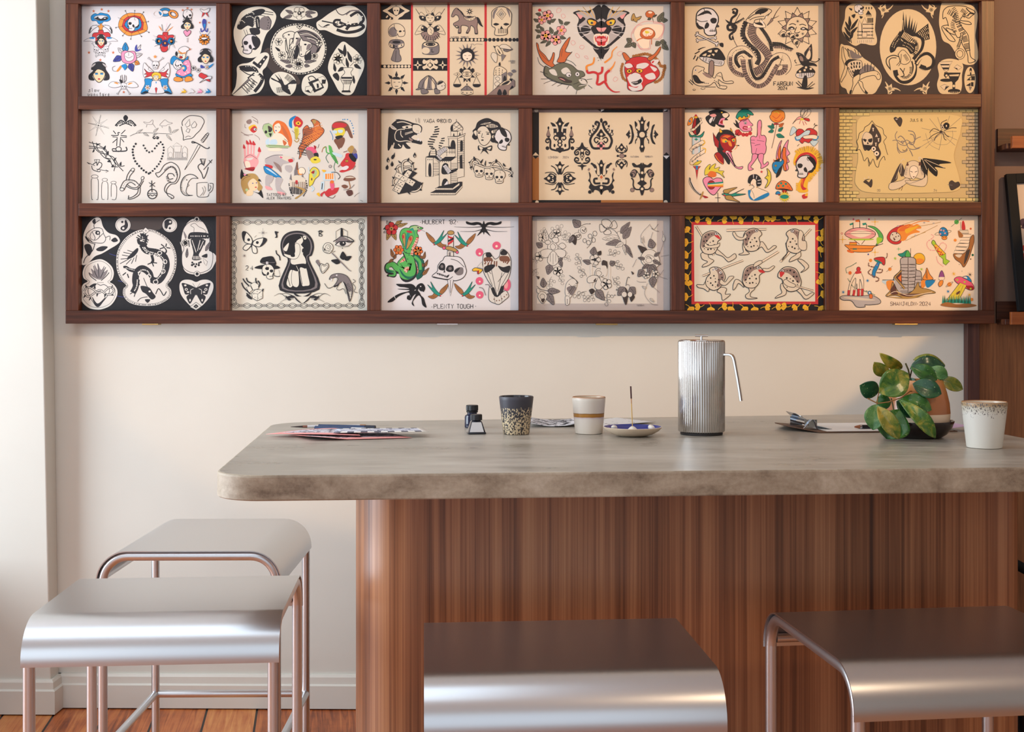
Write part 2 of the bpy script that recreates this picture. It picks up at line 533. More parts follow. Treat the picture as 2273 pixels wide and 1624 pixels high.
# ------------------------------------------------------------------ counter table
TZ, TT = .9, .043
fl_, fr_ = onZ(640, 1054, TZ), onZ(2270, 1037, TZ)
bl_, br_ = onZ(640, 936.5, TZ), onZ(2000, 918, TZ)
la, lb = onZ(488, 1038, TZ), onZ(592, 950, TZ)
ra, rb = onZ(2234, 964, TZ), onZ(2273, 971.4, TZ)
def isect(a, b, c, d):
    a, b, c, d = (Vector((p.x, p.y)) for p in (a, b, c, d))
    r, s = b - a, d - c
    t = ((c - a).x * s.y - (c - a).y * s.x) / (r.x * s.y - r.y * s.x)
    return a + r * t
FL, BL = isect(fl_, fr_, la, lb), isect(bl_, br_, la, lb)
FR, BR = isect(fl_, fr_, ra, rb), isect(bl_, br_, ra, rb)
tab = tag(empty('counter_table', (0, 0, 0)), 'long counter with a rounded grey concrete top on a curved walnut base', 'table')
poly = round_poly([FL, FR, BR, BL], [.085, .1, .1, .1], 14)
b = MB()
n = len(poly)
def shrink(k):
    c = (FL + FR + BL + BR) / 4
    return [(x + (c.x - x) / math.hypot(c.x - x, c.y - y) * k, y + (c.y - y) / math.hypot(c.x - x, c.y - y) * k) for x, y in poly]
rings = [[(x, y, TZ - TT) for x, y in shrink(.002)], [(x, y, TZ - TT + .002) for x, y in poly], [(x, y, TZ - .004) for x, y in poly], [(x, y, TZ - .001) for x, y in shrink(.0013)], [(x, y, TZ) for x, y in shrink(.004)]]
for i in range(4):
    vs = list(rings[i]) + list(rings[i + 1])
    b.add(vs, [(j, (j + 1) % n, n + (j + 1) % n, n + j) for j in range(n)], 1)
b.add(rings[0], [tuple(range(n))], 1)
b.add(rings[-1], [tuple(range(n))], 0)
b.build('tabletop', [M['concrete'], M['edge']], tab, smooth=35)
# base: front face set back under the top, rounded vertical ends
u = (FR - FL).normalized()
d = Vector((-u.y, u.x))
REC = .27
def base_pt(px, rec):                         # where the line of sight at column px meets the base front plane
    o = Vector((0, -CD))
    r = ray(px, 1200)
    r = Vector((r.x, r.y))
    p0 = FL + d * rec
    t = ((p0 - o).x * u.y - (p0 - o).y * u.x) / (r.x * u.y - r.y * u.x)
    return o + r * t
RB = .14
b0, b1 = base_pt(790, REC + RB), base_pt(2241, REC + RB)
c0 = b0 - d * RB
c1 = b1 - d * RB
bp = round_poly([c0, c1, c1 + d * .62, c0 + d * .62], [RB] * 4, 16)
b = MB()
b.prism(bp, .04, TZ - TT + .001)
b.build('base', M['veneer'], tab, smooth=30)
b = MB()
cc = (c0 + c1) / 2 + d * .31
b.prism([(cc.x + (x - cc.x) * .96, cc.y + (y - cc.y) * .94) for x, y in bp], 0, .041)
b.build('plinth', M['black'], tab, smooth=30)
# ------------------------------------------------------------------ things on the counter
def speckle_cup(name, label, pos, rt, rb, h, mats, split, group=None):
    """tapered handleless cup; mats = outside, inside, rim"""
    o = tag(empty(name, pos), label, 'cup', group)
    wall = .0034
    prof = [(rb * .90, 0), (rb * .985, .0012), (rb, .004)] + [(rb + (rt - rb) * k / 12, .004 + (h - .006) * k / 12) for k in range(1, 13)]
    MB().lathe(prof + [(rt - .0006, h - .0008)], 56, caps='b').build('cup_body', mats[0], o, smooth=40)
    inn = [(rt - .0006, h - .0008), (rt - wall * .5, h), (rt - wall + .0004, h - .0012)]
    MB().lathe(inn, 56, caps=False).build('rim', mats[2], o, smooth=60)
    prof = [(rt - wall + .0004, h - .0012)] + [(rb + (rt - rb) * k / 8 - wall, .008 + (h - .010) * k / 8) for k in range(7, -1, -1)] + [(.001, .006)]
    MB().lathe(prof, 56, caps=False).build('cup_lining', mats[1], o, smooth=60)
    return o
def zmat(name, h, stops, rough=.35, noise=.04, nscale=60, interp='LINEAR', spots=None):
    """glaze bands that follow the height of the cup; spots = (colour, lo, hi, scale, amount)"""
    m = new_mat(name, (1, 1, 1, 1), rough)
    t = NT(m)
    v = t.coord()
    z = t.math('DIVIDE', t.n('SeparateXYZ', {0: v}).outputs[2], h)
    zn = t.math('ADD', z, t.math('MULTIPLY', t.math('SUBTRACT', t.noise(v, nscale, 3), .5), noise))
    c = t.ramp(zn, stops, interp)
    if spots:
        col, fade, scale, vec = spots            # fade = threshold of the speckle noise along the height
        n = t.noise(t.coord(vec), scale, 2, .5, .2)
        k = t.math('SUBTRACT', n, t.ramp(z, [(p, (v,) * 3) for p, v in fade]))
        c = t.mix(t.ramp(k, [(0, (0, 0, 0)), (.03, (1, 1, 1))]), c, col)
    t.col(c)
    return m
g1 = zmat('speckled_charcoal_glaze', .086, [(0, rgb(40, 34, 36)), (1, rgb(64, 62, 72))], .45, 0, 60,
          spots=(rgb(204, 184, 150), [(0, .46), (.45, .49), (.68, .56), (.80, .9)], 300, (1, 1, .75)))
# keep the upper quarter of the dark cup free of speckles
t = NT(g1)
g1i = new_mat('dark_glossy_glaze', rgb(52, 50, 56), .15)
speckle_cup('cup', 'dark cup with cream speckled lower half, beside the ink bottles', onZ(1146, 963, TZ), .0392, .0300, .0862, (g1, g1i, g1i), .7, 'stoneware cups on the counter')
g2 = zmat('banded_cream_glaze', .0835, [(0, rgb(226, 216, 202)), (.40, rgb(226, 216, 206)), (.455, rgb(205, 186, 190)), (.462, rgb(160, 108, 42)), (.53, rgb(178, 124, 52)), (.56, rgb(126, 84, 44)), (.572, rgb(214, 202, 190)), (.95, rgb(220, 210, 198)), (1, rgb(180, 130, 92))], .35, .02)
g2i = new_mat('cream_glaze', rgb(214, 198, 176), .25)
g2r = new_mat('brown_rim_glaze', rgb(168, 116, 76), .25)
speckle_cup('cup', 'cream cup with ochre band around its middle, next to the blue dish', onZ(1307, 961.5, TZ), .0383, .0315, .0838, (g2, g2i, g2r), .7, 'stoneware cups on the counter')
g3 = zmat('white_speckled_rim_glaze', .087, [(0, rgb(216, 212, 202)), (.8, rgb(214, 210, 202)), (.95, rgb(196, 188, 172)), (1, rgb(170, 142, 108))], .4, .05, 90,
          spots=(rgb(104, 96, 94), [(.60, .9), (.72, .66), (.85, .575), (1, .54)], 380, (1, 1, .7)))
speckle_cup('cup', 'white cup with grey speckles under its rim, at the right end', onZ(2185, 993, TZ), .0445, .0345, .0935, (g3, g2i, g2r), .7, 'stoneware cups on the counter')

# incense dish
pos = onZ(1404, 967, TZ)
di = tag(empty('incense_dish', pos), 'shallow stoneware dish glazed blue inside, with an incense holder', 'dish')
sand = paint('sand_stoneware', rgb(216, 196, 172), .6, .06, .2, 200)
blue = new_mat('cobalt_glaze', rgb(38, 56, 142), .15)
MB().lathe([(.026, 0), (.032, .001), (.045, .0045), (.058, .0115), (.0648, .0185), (.0656, .0202), (.0642, .0208)], 64, caps='b').build('bowl', sand, di, smooth=50)
MB().lathe([(.0642, .0208), (.060, .0178), (.048, .0105), (.03, .0066), (.0005, .0062)], 64, caps=False).build('lining', blue, di, smooth=60)
bone = paint('white_porcelain', rgb(232, 224, 212), .5, .05, .2, 150)
hold = MB().lathe([(.004, .0062), (.013, .0066), (.0125, .012), (.009, .0165), (.005, .020), (.0022, .0215), (.0014, .019)], 20, c=(.0, 0, 0)).build('holder', bone, di, smooth=50)
def pebble(dx, dy, r, s, seed, label):
    rnd = random.Random(seed)
    p = dpos + Vector((dx, dy, .0185))
    b = MB()
    rings = []
    for i in range(1, 7):
        a = math.pi * i / 7
        rings.append([(r * math.sin(a) * math.cos(q) * (1 + .12 * math.sin(3 * q + seed)), r * s * math.sin(a) * math.sin(q), r * .5 * math.cos(a) * (1 + .1 * rnd.random())) for q in [2 * math.pi * k / 14 for k in range(14)]])
    b.loft(rings)
    o = b.build('shell', bone, smooth=70, loc=p)
    o.rotation_euler = (.1, .15 * (1 if seed % 2 else -1), seed)
    return tag(o, label, 'shell', 'shells in the blue dish')
dpos = di.location
pebble(-.040, .004, .010, .6, 1, 'small white shell on the left side of the blue dish')
pebble(.042, .002, .011, .6, 2, 'small white shell on the right side of the blue dish')
st_ = tag(empty('incense_stick', pos + Vector((0, 0, .019))), 'thin upright incense stick with a dark tip, in the blue dish', 'incense')
top = onY(1400, 857, pos.y) - pos - Vector((0, 0, .019))
MB().tube([(0, 0, 0), top * .58], .0010, 8).build('bamboo', new_mat('yellow_bamboo', rgb(214, 170, 84), .6), st_)
MB().tube([top * .58, top * .72], .0011, 8).build('burnt_section', new_mat('tan_incense', rgb(196, 140, 96), .8), st_)
MB().tube([top * .70, top], .0017, 8).build('incense_coating', new_mat('dark_incense', rgb(74, 42, 44), .9), st_)

# ink bottles
inkblue = new_mat('ink_filled_glass', rgb(30, 36, 62), .08)
pos = onZ(1048, 949, TZ)
o = tag(empty('ink_bottle', pos), 'round blue-black ink bottle with ribbed cap, behind the small one', 'bottle', 'ink bottles')
MB().lathe([(.0165, 0), (.0182, .002), (.0182, .026), (.0168, .0300), (.012, .0325), (.012, .0375)], 40).build('glass_body', inkblue, o, smooth=40)
MB().lathe([(.0136, .0372), (.0140, .0378), (.0140, .0402), (.0128, .041)], 40).build('collar', M['black'], o, smooth=40)
MB().lathe([(.0132, .0412), (.0142, .042), (.0142, .053), (.0134, .0545)], 80, ribs=(40, .03, .0138)).build('cap', M['black'], o, smooth=30)
pos = onZ(1057, 962, TZ)
o = tag(empty('ink_bottle', pos, R(10)), 'small tapered ink bottle with a silver label face, in front', 'bottle', 'ink bottles')
b = MB()
def sq(a, z, r=.003):
    return [(x, y, z) for x, y in round_poly([Vector((-a, -a)), Vector((a, -a)), Vector((a, a)), Vector((-a, a))], r, 3)]
b.loft([sq(.0185, 0), sq(.0205, .0012), sq(.0205, .0035), sq(.019, .005), sq(.0122, .0275), sq(.010, .0295), sq(.009, .031)])
b.build('glass_body', new_mat('smoky_glass', rgb(38, 42, 52), .06), o, smooth=35)
b = MB()
b.add([(-.0172, -.0193, .0052), (.0150, -.0193, .0052), (.0098, -.0128, .0268), (-.0112, -.0128, .0268)], [(0, 1, 2, 3)])
b.build('label', new_mat('silver_label', rgb(206, 212, 220), .35, .3), o, solid=.0006)
MB().lathe([(.0122, .0305), (.0132, .0312), (.0132, .0425), (.0124, .044)], 72, ribs=(36, .03, .0128)).build('cap', M['black'], o, smooth=30)

# ribbed press pot
pos = onZ(1564, 968, TZ)
pos.y += .048
pr = tag(empty('press_pot', pos), 'tall ribbed steel press pot with a flat drooping handle', 'pot')
MB().lathe([(.0455, 0), (.0475, .001), (.0475, .0065), (.0465, .007)], 48).build('base_ring', M['rubber'], pr, smooth=40)
S = 480
b = MB()
rings = []
for r, z in ((.0500, .0065), (.0527, .0085), (.0527, .2085), (.0519, .2105), (.050, .2112)):
    rings.append([(rr * math.cos(2 * math.pi * k / S), rr * math.sin(2 * math.pi * k / S), z) for k in range(S) for rr in [r - .0011 * (1 - abs(math.sin(math.pi * k / 8)) ** .6 if r > .0505 else 0)]])
b.loft(rings)
b.build('body', M['chrome'], pr, smooth=50)
b = MB().lathe([(.0505, .2105), (.0518, .2113), (.0518, .2122), (.046, .2132), (.012, .2138), (.0045, .2142)], 64)
b.build('lid', M['chrome'], pr, smooth=40)
b = MB().lathe([(.0024, .2135), (.0024, .2225)], 16)
b.build('plunger_rod', M['steel'], pr, smooth=40)
MB().tube([(-.0145, 0, .2225), (.0145, 0, .2225)], .0026, 12).build('plunger_knob', M['chrome'], pr, smooth=40)
hp = [(.047, .1805), (.058, .1808), (.064, .1806), (.0688, .1785), (.0722, .1735), (.0745, .165), (.0815, .128), (.0865, .098), (.0895, .0775)]
b = MB()
rings = []
for i, (x, z) in enumerate(hp):
    a = Vector(hp[max(i - 1, 0)]); c = Vector(hp[min(i + 1, len(hp) - 1)])
    tt = (c - a).normalized()
    nn = Vector((-tt.y, tt.x)) * .0028
    hw = .0095
    rings.append([(x + nn.x * sy, sx * hw, z + nn.y * sy) for sx, sy in ((-1, -.6), (-.8, -1), (.8, -1), (1, -.6), (1, .6), (.8, 1), (-.8, 1), (-1, .6))])
b.loft(rings)
h = b.build('handle', M['chrome'], pr, smooth=50)
h.rotation_euler = (0, 0, R(-20))

# ---------------------------------------------------------------- sheets of paper, pens, brush
def sheet(name, label, pts, mats, lift, group=None, marks=None, z0=TZ + .0008, nx=14, thick=.00035):
    """a sheet through four points on the counter (pixel columns and rows), slightly curled"""
    P = [onZ(x, y, z0) for x, y in pts]
    c = (P[0] + P[1] + P[2] + P[3]) / 4
    b = MB()
    vs, fs, mi = [], [], []
    ny = 8
    for j in range(ny + 1):
        for i in range(nx + 1):
            s, t_ = i / nx, j / ny
            p = (P[0] * (1 - s) + P[1] * s) * (1 - t_) + (P[3] * (1 - s) + P[2] * s) * t_
            vs.append(p - c + Vector((0, 0, lift(s, t_))))
    for j in range(ny):
        for i in range(nx):
            fs.append((j * (nx + 1) + i, j * (nx + 1) + i + 1, (j + 1) * (nx + 1) + i + 1, (j + 1) * (nx + 1) + i))
    b.v = [tuple(v) for v in vs]; b.f = fs
    b.m = [marks(f % nx / nx, f // nx / ny) if marks else 0 for f in range(len(fs))]
    o = b.build(name, mats, None, smooth=80, loc=c)
    md = o.modifiers.new('solid', 'SOLIDIFY'); md.thickness = thick; md.offset = 1
    return tag(o, label, 'paper', group)
def sketch_mat(name, paper, ink, scale, thr, vec=(1, 1, 1), edge=None):
    m = new_mat(name, paper, .8)
    t = NT(m)
    n = t.noise(t.coord(vec), scale, 3, .6, 1.5)
    c = t.ramp(n, [(thr, ink), (thr + .02, paper)], 'LINEAR')
    t.col(c)
    return m
drawn = sketch_mat('inked_white_paper', rgb(226, 226, 232), rgb(40, 40, 52), 38, .47)
faint = sketch_mat('pencilled_white_paper', rgb(230, 228, 226), rgb(120, 116, 120), 30, .36)
pinkd = sketch_mat('inked_pink_bordered_paper', rgb(214, 210, 220), rgb(74, 72, 92), 45, .44)
checks = sketch_mat('grey_inked_paper', rgb(206, 208, 222), rgb(96, 94, 116), 40, .45)
rim1 = lambda s, t_: 1 if (s < .06 or s > .93 or t_ < .13 or t_ > .86) else 0
sheet('flash_print', 'loose pink-edged print lowest in the pile, curling up at its front', [(690, 978), (915, 972), (848, 958), (640, 966)], [pinkd, M['pink']],
      lambda s, t_: .004 * max(0, .35 - s) * (1 - t_) * 6 + .001, 'loose prints at the left end', rim1, TZ + .0008)
sheet('flash_print', 'loose pink-edged print whose corner points left along the counter', [(590, 967), (800, 970), (782, 953), (668, 957)], [pinkd, M['pink']],
      lambda s, t_: .0035 + .006 * (1 - s) * s, 'loose prints at the left end', rim1, TZ + .003)
sheet('flash_print', 'loose grey print with a dashed border, on top of the pile', [(740, 968.5), (952, 968.5), (938, 960), (748, 958.5)], [checks, new_mat('charcoal_border_ink', rgb(84, 84, 98), .7), M['paperwhite']],
      lambda s, t_: .008 + .003 * s, 'loose prints at the left end', lambda s, t_: (2 if int(s * 14) % 2 else 1) if (t_ < .13 or t_ > .86) else (2 if s > .92 else 0), TZ + .003)
sheet('drawing_sheet', 'curled sheet inked all over, behind the dark speckled cup', [(1172, 947), (1290, 947), (1285, 932), (1178, 932)], [drawn],
      lambda s, t_: .0015 + .010 * (2 * s - 1) ** 2 * (1 - .4 * t_), 'drawing paper behind the cups', None)
sheet('drawing_sheet', 'nearly blank white sheet lying behind the cream banded cup', [(1338, 947), (1456, 938), (1372, 929), (1300, 936)], [faint],
      lambda s, t_: .001 + .002 * s, 'drawing paper behind the cups', None)
navy = new_mat('navy_barrel', rgb(38, 62, 98), .25)
def stick(name, label, cat, a, b_, r, segs, group=None, zc=None):
    """a straight pen: segs = (part name, from, to, radius factor 0, factor 1, material)"""
    z = TZ + (zc or r)
    A, B = onZ(a[0], a[1], z), onZ(b_[0], b_[1], z)
    o = tag(empty(name, A), label, cat, group)
    for nm, t0, t1, f0, f1, m in segs:
        MB().tube([(B - A) * t0, (B - A) * t1], [r * f0, r * f1], 14).build(nm, m, o, smooth=50)
    return o
ferr, hair, wht = new_mat('silver_ferrule', rgb(196, 196, 200), .25, 1.), new_mat('dark_bristle', rgb(60, 46, 44), .8), new_mat('white_barrel', rgb(226, 226, 230), .3)
stick('paint_brush', 'thin brush with dark bristles, its tip pointing left behind the prints', 'brush', (645, 947), (812, 944), .0032,
      [('bristles', 0, .16, .15, .8, hair), ('ferrule', .16, .22, .9, 1, new_mat('copper_ferrule', rgb(150, 104, 90), .3, 1.)), ('handle', .22, .92, 1, .8, wht), ('handle_end', .92, 1, .8, .7, new_mat('amber_paint', rgb(178, 112, 40), .3))], None, .0055)
stick('marker_pen', 'navy marker pen with a white section near its end, nearest the prints', 'pen', (700, 950), (818, 954), .0058,
      [('barrel', 0, .68, 1, 1, navy), ('grip', .68, .96, .86, .86, wht), ('cap', .96, 1, .9, .9, M['black'])], 'navy marker pens')
stick('marker_pen', 'navy marker pen lying behind the other, with its dark end at the right', 'pen', (708, 946.5), (833, 949.5), .0058,
      [('barrel', 0, .82, 1, 1, navy), ('cap', .82, 1, 1.06, 1.06, new_mat('dark_navy_cap', rgb(20, 32, 54), .25))], 'navy marker pens')

# ---------------------------------------------------------------- clipboard
A, B_ = onZ(1757, 946, TZ + .002), onZ(1822, 961, TZ + .002)
ca, cb = onZ(1822, 961, TZ), onZ(2150, 958, TZ)
cbx = (cb - ca).normalized()
cby = Vector((-cbx.y, cbx.x, 0))
ang = math.atan2(cbx.y, cbx.x)
clip = tag(empty('clipboard', ca, ang), 'brown clipboard with a silver clip, behind the potted plant', 'clipboard')
CW, CDp = .325, .23
b = MB()
b.loft([[(-.062 + .0, .07, .0105), (-.062, CDp * .62, .0105), (-.062, CDp * .62, .013), (-.062, .07, .013)],
        [(0, 0, .0002), (0, CDp, .0002), (0, CDp, .0026), (0, 0, .0026)],
        [(CW, 0, .0002), (CW, CDp, .0002), (CW, CDp, .0026), (CW, 0, .0026)]])
b.build('board', M['cardbrown'], clip, bevel=.0006)
cs = new_mat('shiny_clip_steel', rgb(200, 206, 214), .12, 1.)
b = MB()
b.loft([[(.045, .05, .0045), (.045, .17, .0045), (.045, .17, .0055), (.045, .05, .0055)],
        [(.012, .06, .011), (.012, .16, .011), (.012, .16, .012), (.012, .06, .012)],
        [(-.022, .06, .031), (-.022, .16, .031), (-.022, .16, .032), (-.022, .06, .032)],
        [(-.034, .075, .039), (-.034, .145, .039), (-.034, .145, .040), (-.034, .075, .040)]])
b.build('clip_plate', cs, clip, smooth=40)
b = MB()
b.box(-.018, .012, .058, .0595, .004, .026)
b.box(-.018, .012, .1605, .162, .004, .026)
b.tube([(-.006, .052, .017), (-.006, .168, .017)], .0052, 14)
b.tube([(-.022, .055, .005), (-.002, .055, .027)], .0012, 8)
b.tube([(.012, .055, .005), (.004, .055, .026)], .0012, 8)
b.build('clip_spring', cs, clip, smooth=40)
pp = tag(empty('notepaper', ca, ang), 'white paper held by the clipboard behind the plant', 'paper')
b = MB()
b.box(.018, CW - .006, .008, CDp - .008, .0029, .0034)
b.build('sheet', M['paperwhite'], pp)
pk = tag(empty('notepaper', ca, ang), 'lilac sheet peeping out between the saucer and the white cup', 'paper')
b = MB()
b.loft([[(CW - .075, .004, .0036), (CW - .075, .1, .0036), (CW - .075, .1, .0041), (CW - .075, .004, .0041)], [(CW - .03, .004, .006), (CW - .03, .1, .006), (CW - .03, .1, .0065), (CW - .03, .004, .0065)], [(CW + .03, .004, .013), (CW + .03, .1, .013), (CW + .03, .1, .0135), (CW + .03, .004, .0135)]])
b.build('sheet', new_mat('lilac_paper', rgb(196, 168, 200), .8), pk, smooth=60)
pa = onZ(1897, 947, TZ + .0036 + .0048)
pn = tag(empty('pen', pa), 'black pen with a copper tip, lying on the clipboard paper', 'pen')
pdir = cbx * .12 + Vector((0, 0, 0))
MB().tube([(0, 0, 0), pdir * .10], [.0018, .0046], 14).build('tip', new_mat('copper_tip', rgb(176, 120, 92), .3, 1.), pn, smooth=50)
MB().tube([pdir * .10, pdir * .14], .0048, 14).build('collar', ferr, pn, smooth=50)
MB().tube([pdir * .14, pdir], .0047, 14).build('barrel', M['black'], pn, smooth=50)

# ---------------------------------------------------------------- plant in its pot
PP = onZ(2050, 975, TZ)
PP.y += .055
PY = PP.y
sau = tag(empty('saucer', PP), 'black glazed shallow bowl under the plant pot', 'bowl')
sg = new_mat('black_brown_glaze', rgb(36, 26, 24), .14)
MB().lathe([(.046, 0), (.055, .001), (.066, .008), (.0765, .022), (.0818, .036), (.0812, .0378), (.079, .037), (.072, .020), (.060, .010), (.001, .009)], 64).build('bowl', sg, sau, smooth=45)
pot = tag(empty('potted_plant', PP + Vector((.002, 0, .0102))), 'leafy green plant with yellow-mottled leaves in an orange and cream pot', 'plant')
pm = zmat('two_tone_pot_glaze', .12, [(0, rgb(228, 204, 180)), (.36, rgb(232, 208, 182)), (.365, rgb(176, 112, 72)), (.62, rgb(184, 116, 72)), (.85, rgb(196, 128, 72)), (1, rgb(206, 140, 80))], .22, .0)
MB().lathe([(.044, 0), (.056, .002), (.0665, .012), (.0705, .028), (.0715, .044), (.0695, .066), (.064, .090), (.0565, .113), (.0545, .1165), (.0515, .116), (.0525, .111), (.053, .104)], 64).build('pot', pm, pot, smooth=50)
soil = paint('potting_soil', rgb(52, 38, 32), .95, .2, .8, 200)
MB().lathe([(.0535, .1035), (.03, .106), (.001, .108)], 40).build('soil', soil, pot, smooth=60)
def leaf_mat(name, a, bcol, c_, thr):
    m = new_mat(name, a, .28)
    t = NT(m)
    v = t.coord()
    n = t.noise(v, 42, 4, .6, .8)
    k = t.noise(v, 330, 2, .5)
    c = t.ramp(n, [(.34, a), (.5, bcol), (thr, c_)])
    c = t.mix(t.ramp(k, [(.69, (0, 0, 0)), (.72, (1, 1, 1))]), c, rgb(170, 188, 130))
    t.col(c)
    t.p.inputs['Coat Weight'].default_value = .3
    t.bump(t.noise(v, 60, 2), .25, .002)
    return m
LG = [leaf_mat('green_leaf', rgb(28, 74, 30), rgb(48, 104, 36), rgb(86, 128, 44), .7),
      leaf_mat('dark_green_leaf', rgb(14, 56, 36), rgb(26, 78, 46), rgb(44, 96, 52), .7),
      leaf_mat('yellow_green_leaf', rgb(70, 100, 28), rgb(124, 124, 38), rgb(178, 152, 54), .66),
      leaf_mat('pale_green_leaf', rgb(56, 112, 56), rgb(88, 138, 74), rgb(130, 164, 100), .7),
      leaf_mat('mottled_leaf', rgb(36, 86, 26), rgb(78, 116, 34), rgb(170, 156, 58), .68)]
root0 = pot.location
def leaf(base, tip, wpx, mi, dy0=0., dy1=0., bend=.15, fold=.25, tilt=0., wpos=.5):
    """leaf from a base pixel to a tip pixel at the plant's own depth (dy = metres towards the camera)"""
    a, b_ = onY(base[0], base[1], PY - dy0), onY(tip[0], tip[1], PY - dy1)
    L = (b_ - a).length
    t = (b_ - a).normalized()
    view = Vector((a.x, a.y + CD, a.z - CH)).normalized()
    side = t.cross(view).normalized()
    nrm = side.cross(t).normalized()
    side = (side * math.cos(tilt) + nrm * math.sin(tilt)).normalized()
    nrm = side.cross(t).normalized()
    if nrm.y > 0:
        nrm = -nrm
    w = wpx / 1030. / 2
    n, k = 14, 4
    vs, fs = [], []
    for i in range(n + 1):
        s = i / n
        e = max(0., math.sin(math.pi * s ** (math.log(.5) / math.log(wpos)))) ** .72
        if s > .9:
            e *= 1 - .35 * (s - .9) / .1
        hw = w * e + .0006
        c = a + t * (L * s) + nrm * (bend * L * math.sin(math.pi * s) * .6)
        for j in range(-k, k + 1):
            q = j / k
            vs.append(c + side * (hw * q) + nrm * (hw * fold * (abs(q) ** 1.5) - .001 * (1 - abs(q)) * (1 if abs(q) < .1 else 0)) - root0)
    m = 2 * k + 1
    for i in range(n):
        for j in range(m - 1):
            fs.append((i * m + j, i * m + j + 1, (i + 1) * m + j + 1, (i + 1) * m + j))
    b = MB()
    b.add(vs, fs)
    return b.build('leaf', LG[mi], pot, smooth=80, solid=.0009)
for L in [((2002, 817), (1952, 783), 26, 2, 0, .02, .2, .2, .3, .45),
          ((1972, 834), (1940, 803), 32, 2, .01, .03, .1, .3, .3, .55),
          ((1950, 870), (1908, 855), 42, 1, .02, .03, .1, .2, .2, .5),
          ((2016, 828), (1952, 872), 62, 4, .075, .085, .12, .18, .1, .52),
          ((2020, 818), (2098, 812), 40, 1, .0, .0, .3, .2, .5, .45),
          ((2027, 798), (2098, 810), 20, 2, -.02, -.01, .35, .2, .8, .4),
          ((2022, 813), (2080, 843), 36, 0, .05, .05, .15, .2, .3, .5),
          ((2062, 818), (2104, 836), 30, 3, .02, .02, .2, .2, .2, .5),
          ((2084, 840), (2137, 864), 30, 2, .01, .01, .15, .2, .2, .5),
          ((2026, 851), (2090, 874), 42, 1, .075, .085, .12, .2, .2, .5),
          ((2000, 884), (2068, 910), 38, 0, .07, .08, .3, .2, .4, .5),
          ((1995, 886), (2077, 972), 34, 4, .095, .105, .30, .3, .3, .55),
          ((1948, 902), (1996, 974), 36, 2, .10, .105, .12, .3, .2, .5),
          ((1944, 897), (1938, 954), 46, 3, .09, .10, .1, .25, .2, .5),
          ((1944, 893), (1978, 892), 34, 0, .06, .06, .2, .2, .3, .5),
          ((1996, 908), (1968, 974), 74, 0, .085, .085, .1, .2, .1, .55),
          ((1990, 890), (2040, 920), 44, 1, .055, .06, .1, .2, .2, .5),
          ((2022, 838), (2030, 860), 16, 1, .02, .03, .1, .2, .2, .5)]:
    leaf(*L)
stem = new_mat('green_stem', rgb(92, 84, 48), .6)
stemb = new_mat('brown_stem', rgb(150, 104, 58), .6)
def stalk(pts, r, m):
    MB().tube([onY(x, y, PY - dy) - root0 for x, y, dy in pts], r, 8).build('stem', m, pot, smooth=60)
stalk([(2022, 864, .0), (2020, 838, .0), (2016, 820, .02), (2010, 806, .02)], .0018, stem)
stalk([(2020, 838, .0), (2024, 820, .02), (2030, 812, .03)], .0015, stem)
stalk([(2040, 866, .02), (2020, 868, .06), (2002, 882, .088), (1972, 892, .092), (1948, 895, .09), (1926, 884, .09)], .0013, stemb)
stalk([(1951, 870, .03), (1948, 884, .07), (1946, 902, .09)], .0011, stemb)
stalk([(1978, 884, .08), (1982, 900, .08), (1984, 912, .08)], .0016, stem)

# ---------------------------------------------------------------- dark chair seen past the end of the base
ch = tag(empty('lounge_chair', (1.62, -.75, 0)), 'dark-framed chair with grey cushion, half seen past the right end of the base', 'chair')
c0_ = ch.location
p, q = onY(2225, 1236, -.62) - c0_, onY(2330, 1292, -.62) - c0_
MB().tube([p, q, q + Vector((.12, 0, -.10))], .0125, 12).build('armrest', M['blackframe'], ch, smooth=50)
b = MB()
s0 = onY(2253, 1570, -.9) - c0_
b.loft([[(s0.x + i * .004 * 0 + dx, yy, z) for dx, z in ((.012, s0.z), (.03, s0.z + .008), (.5, s0.z + .008), (.5, .22), (.03, .22), (.02, .3))] for i, yy in enumerate((-.15, .3))])
b.build('seat_cushion', M['greycloth'], ch, smooth=50, bevel=.01)
b = MB()
b.loft([[(s0.x - .02, yy, s0.z - .005), (s0.x + .012, yy, s0.z + .004), (s0.x + .018, yy, .2), (s0.x - .01, yy, .2)] for yy in (-.14, .29)])
b.build('seat_shell', M['blackframe'], ch, smooth=50)
for lx, ly in ((.02, -.1), (.02, .25), (.42, -.1), (.42, .25)):
    MB().tube([(s0.x + lx, ly, .215), (s0.x + lx, ly, 0)], .012, 10).build('leg', M['blackframe'], ch, smooth=50)
MB().tube([(q.x, q.y, q.z), (q.x + .0, q.y, .1), (s0.x + .1, .2, .21)], .0125, 10).build('arm_support', M['blackframe'], ch, smooth=50)

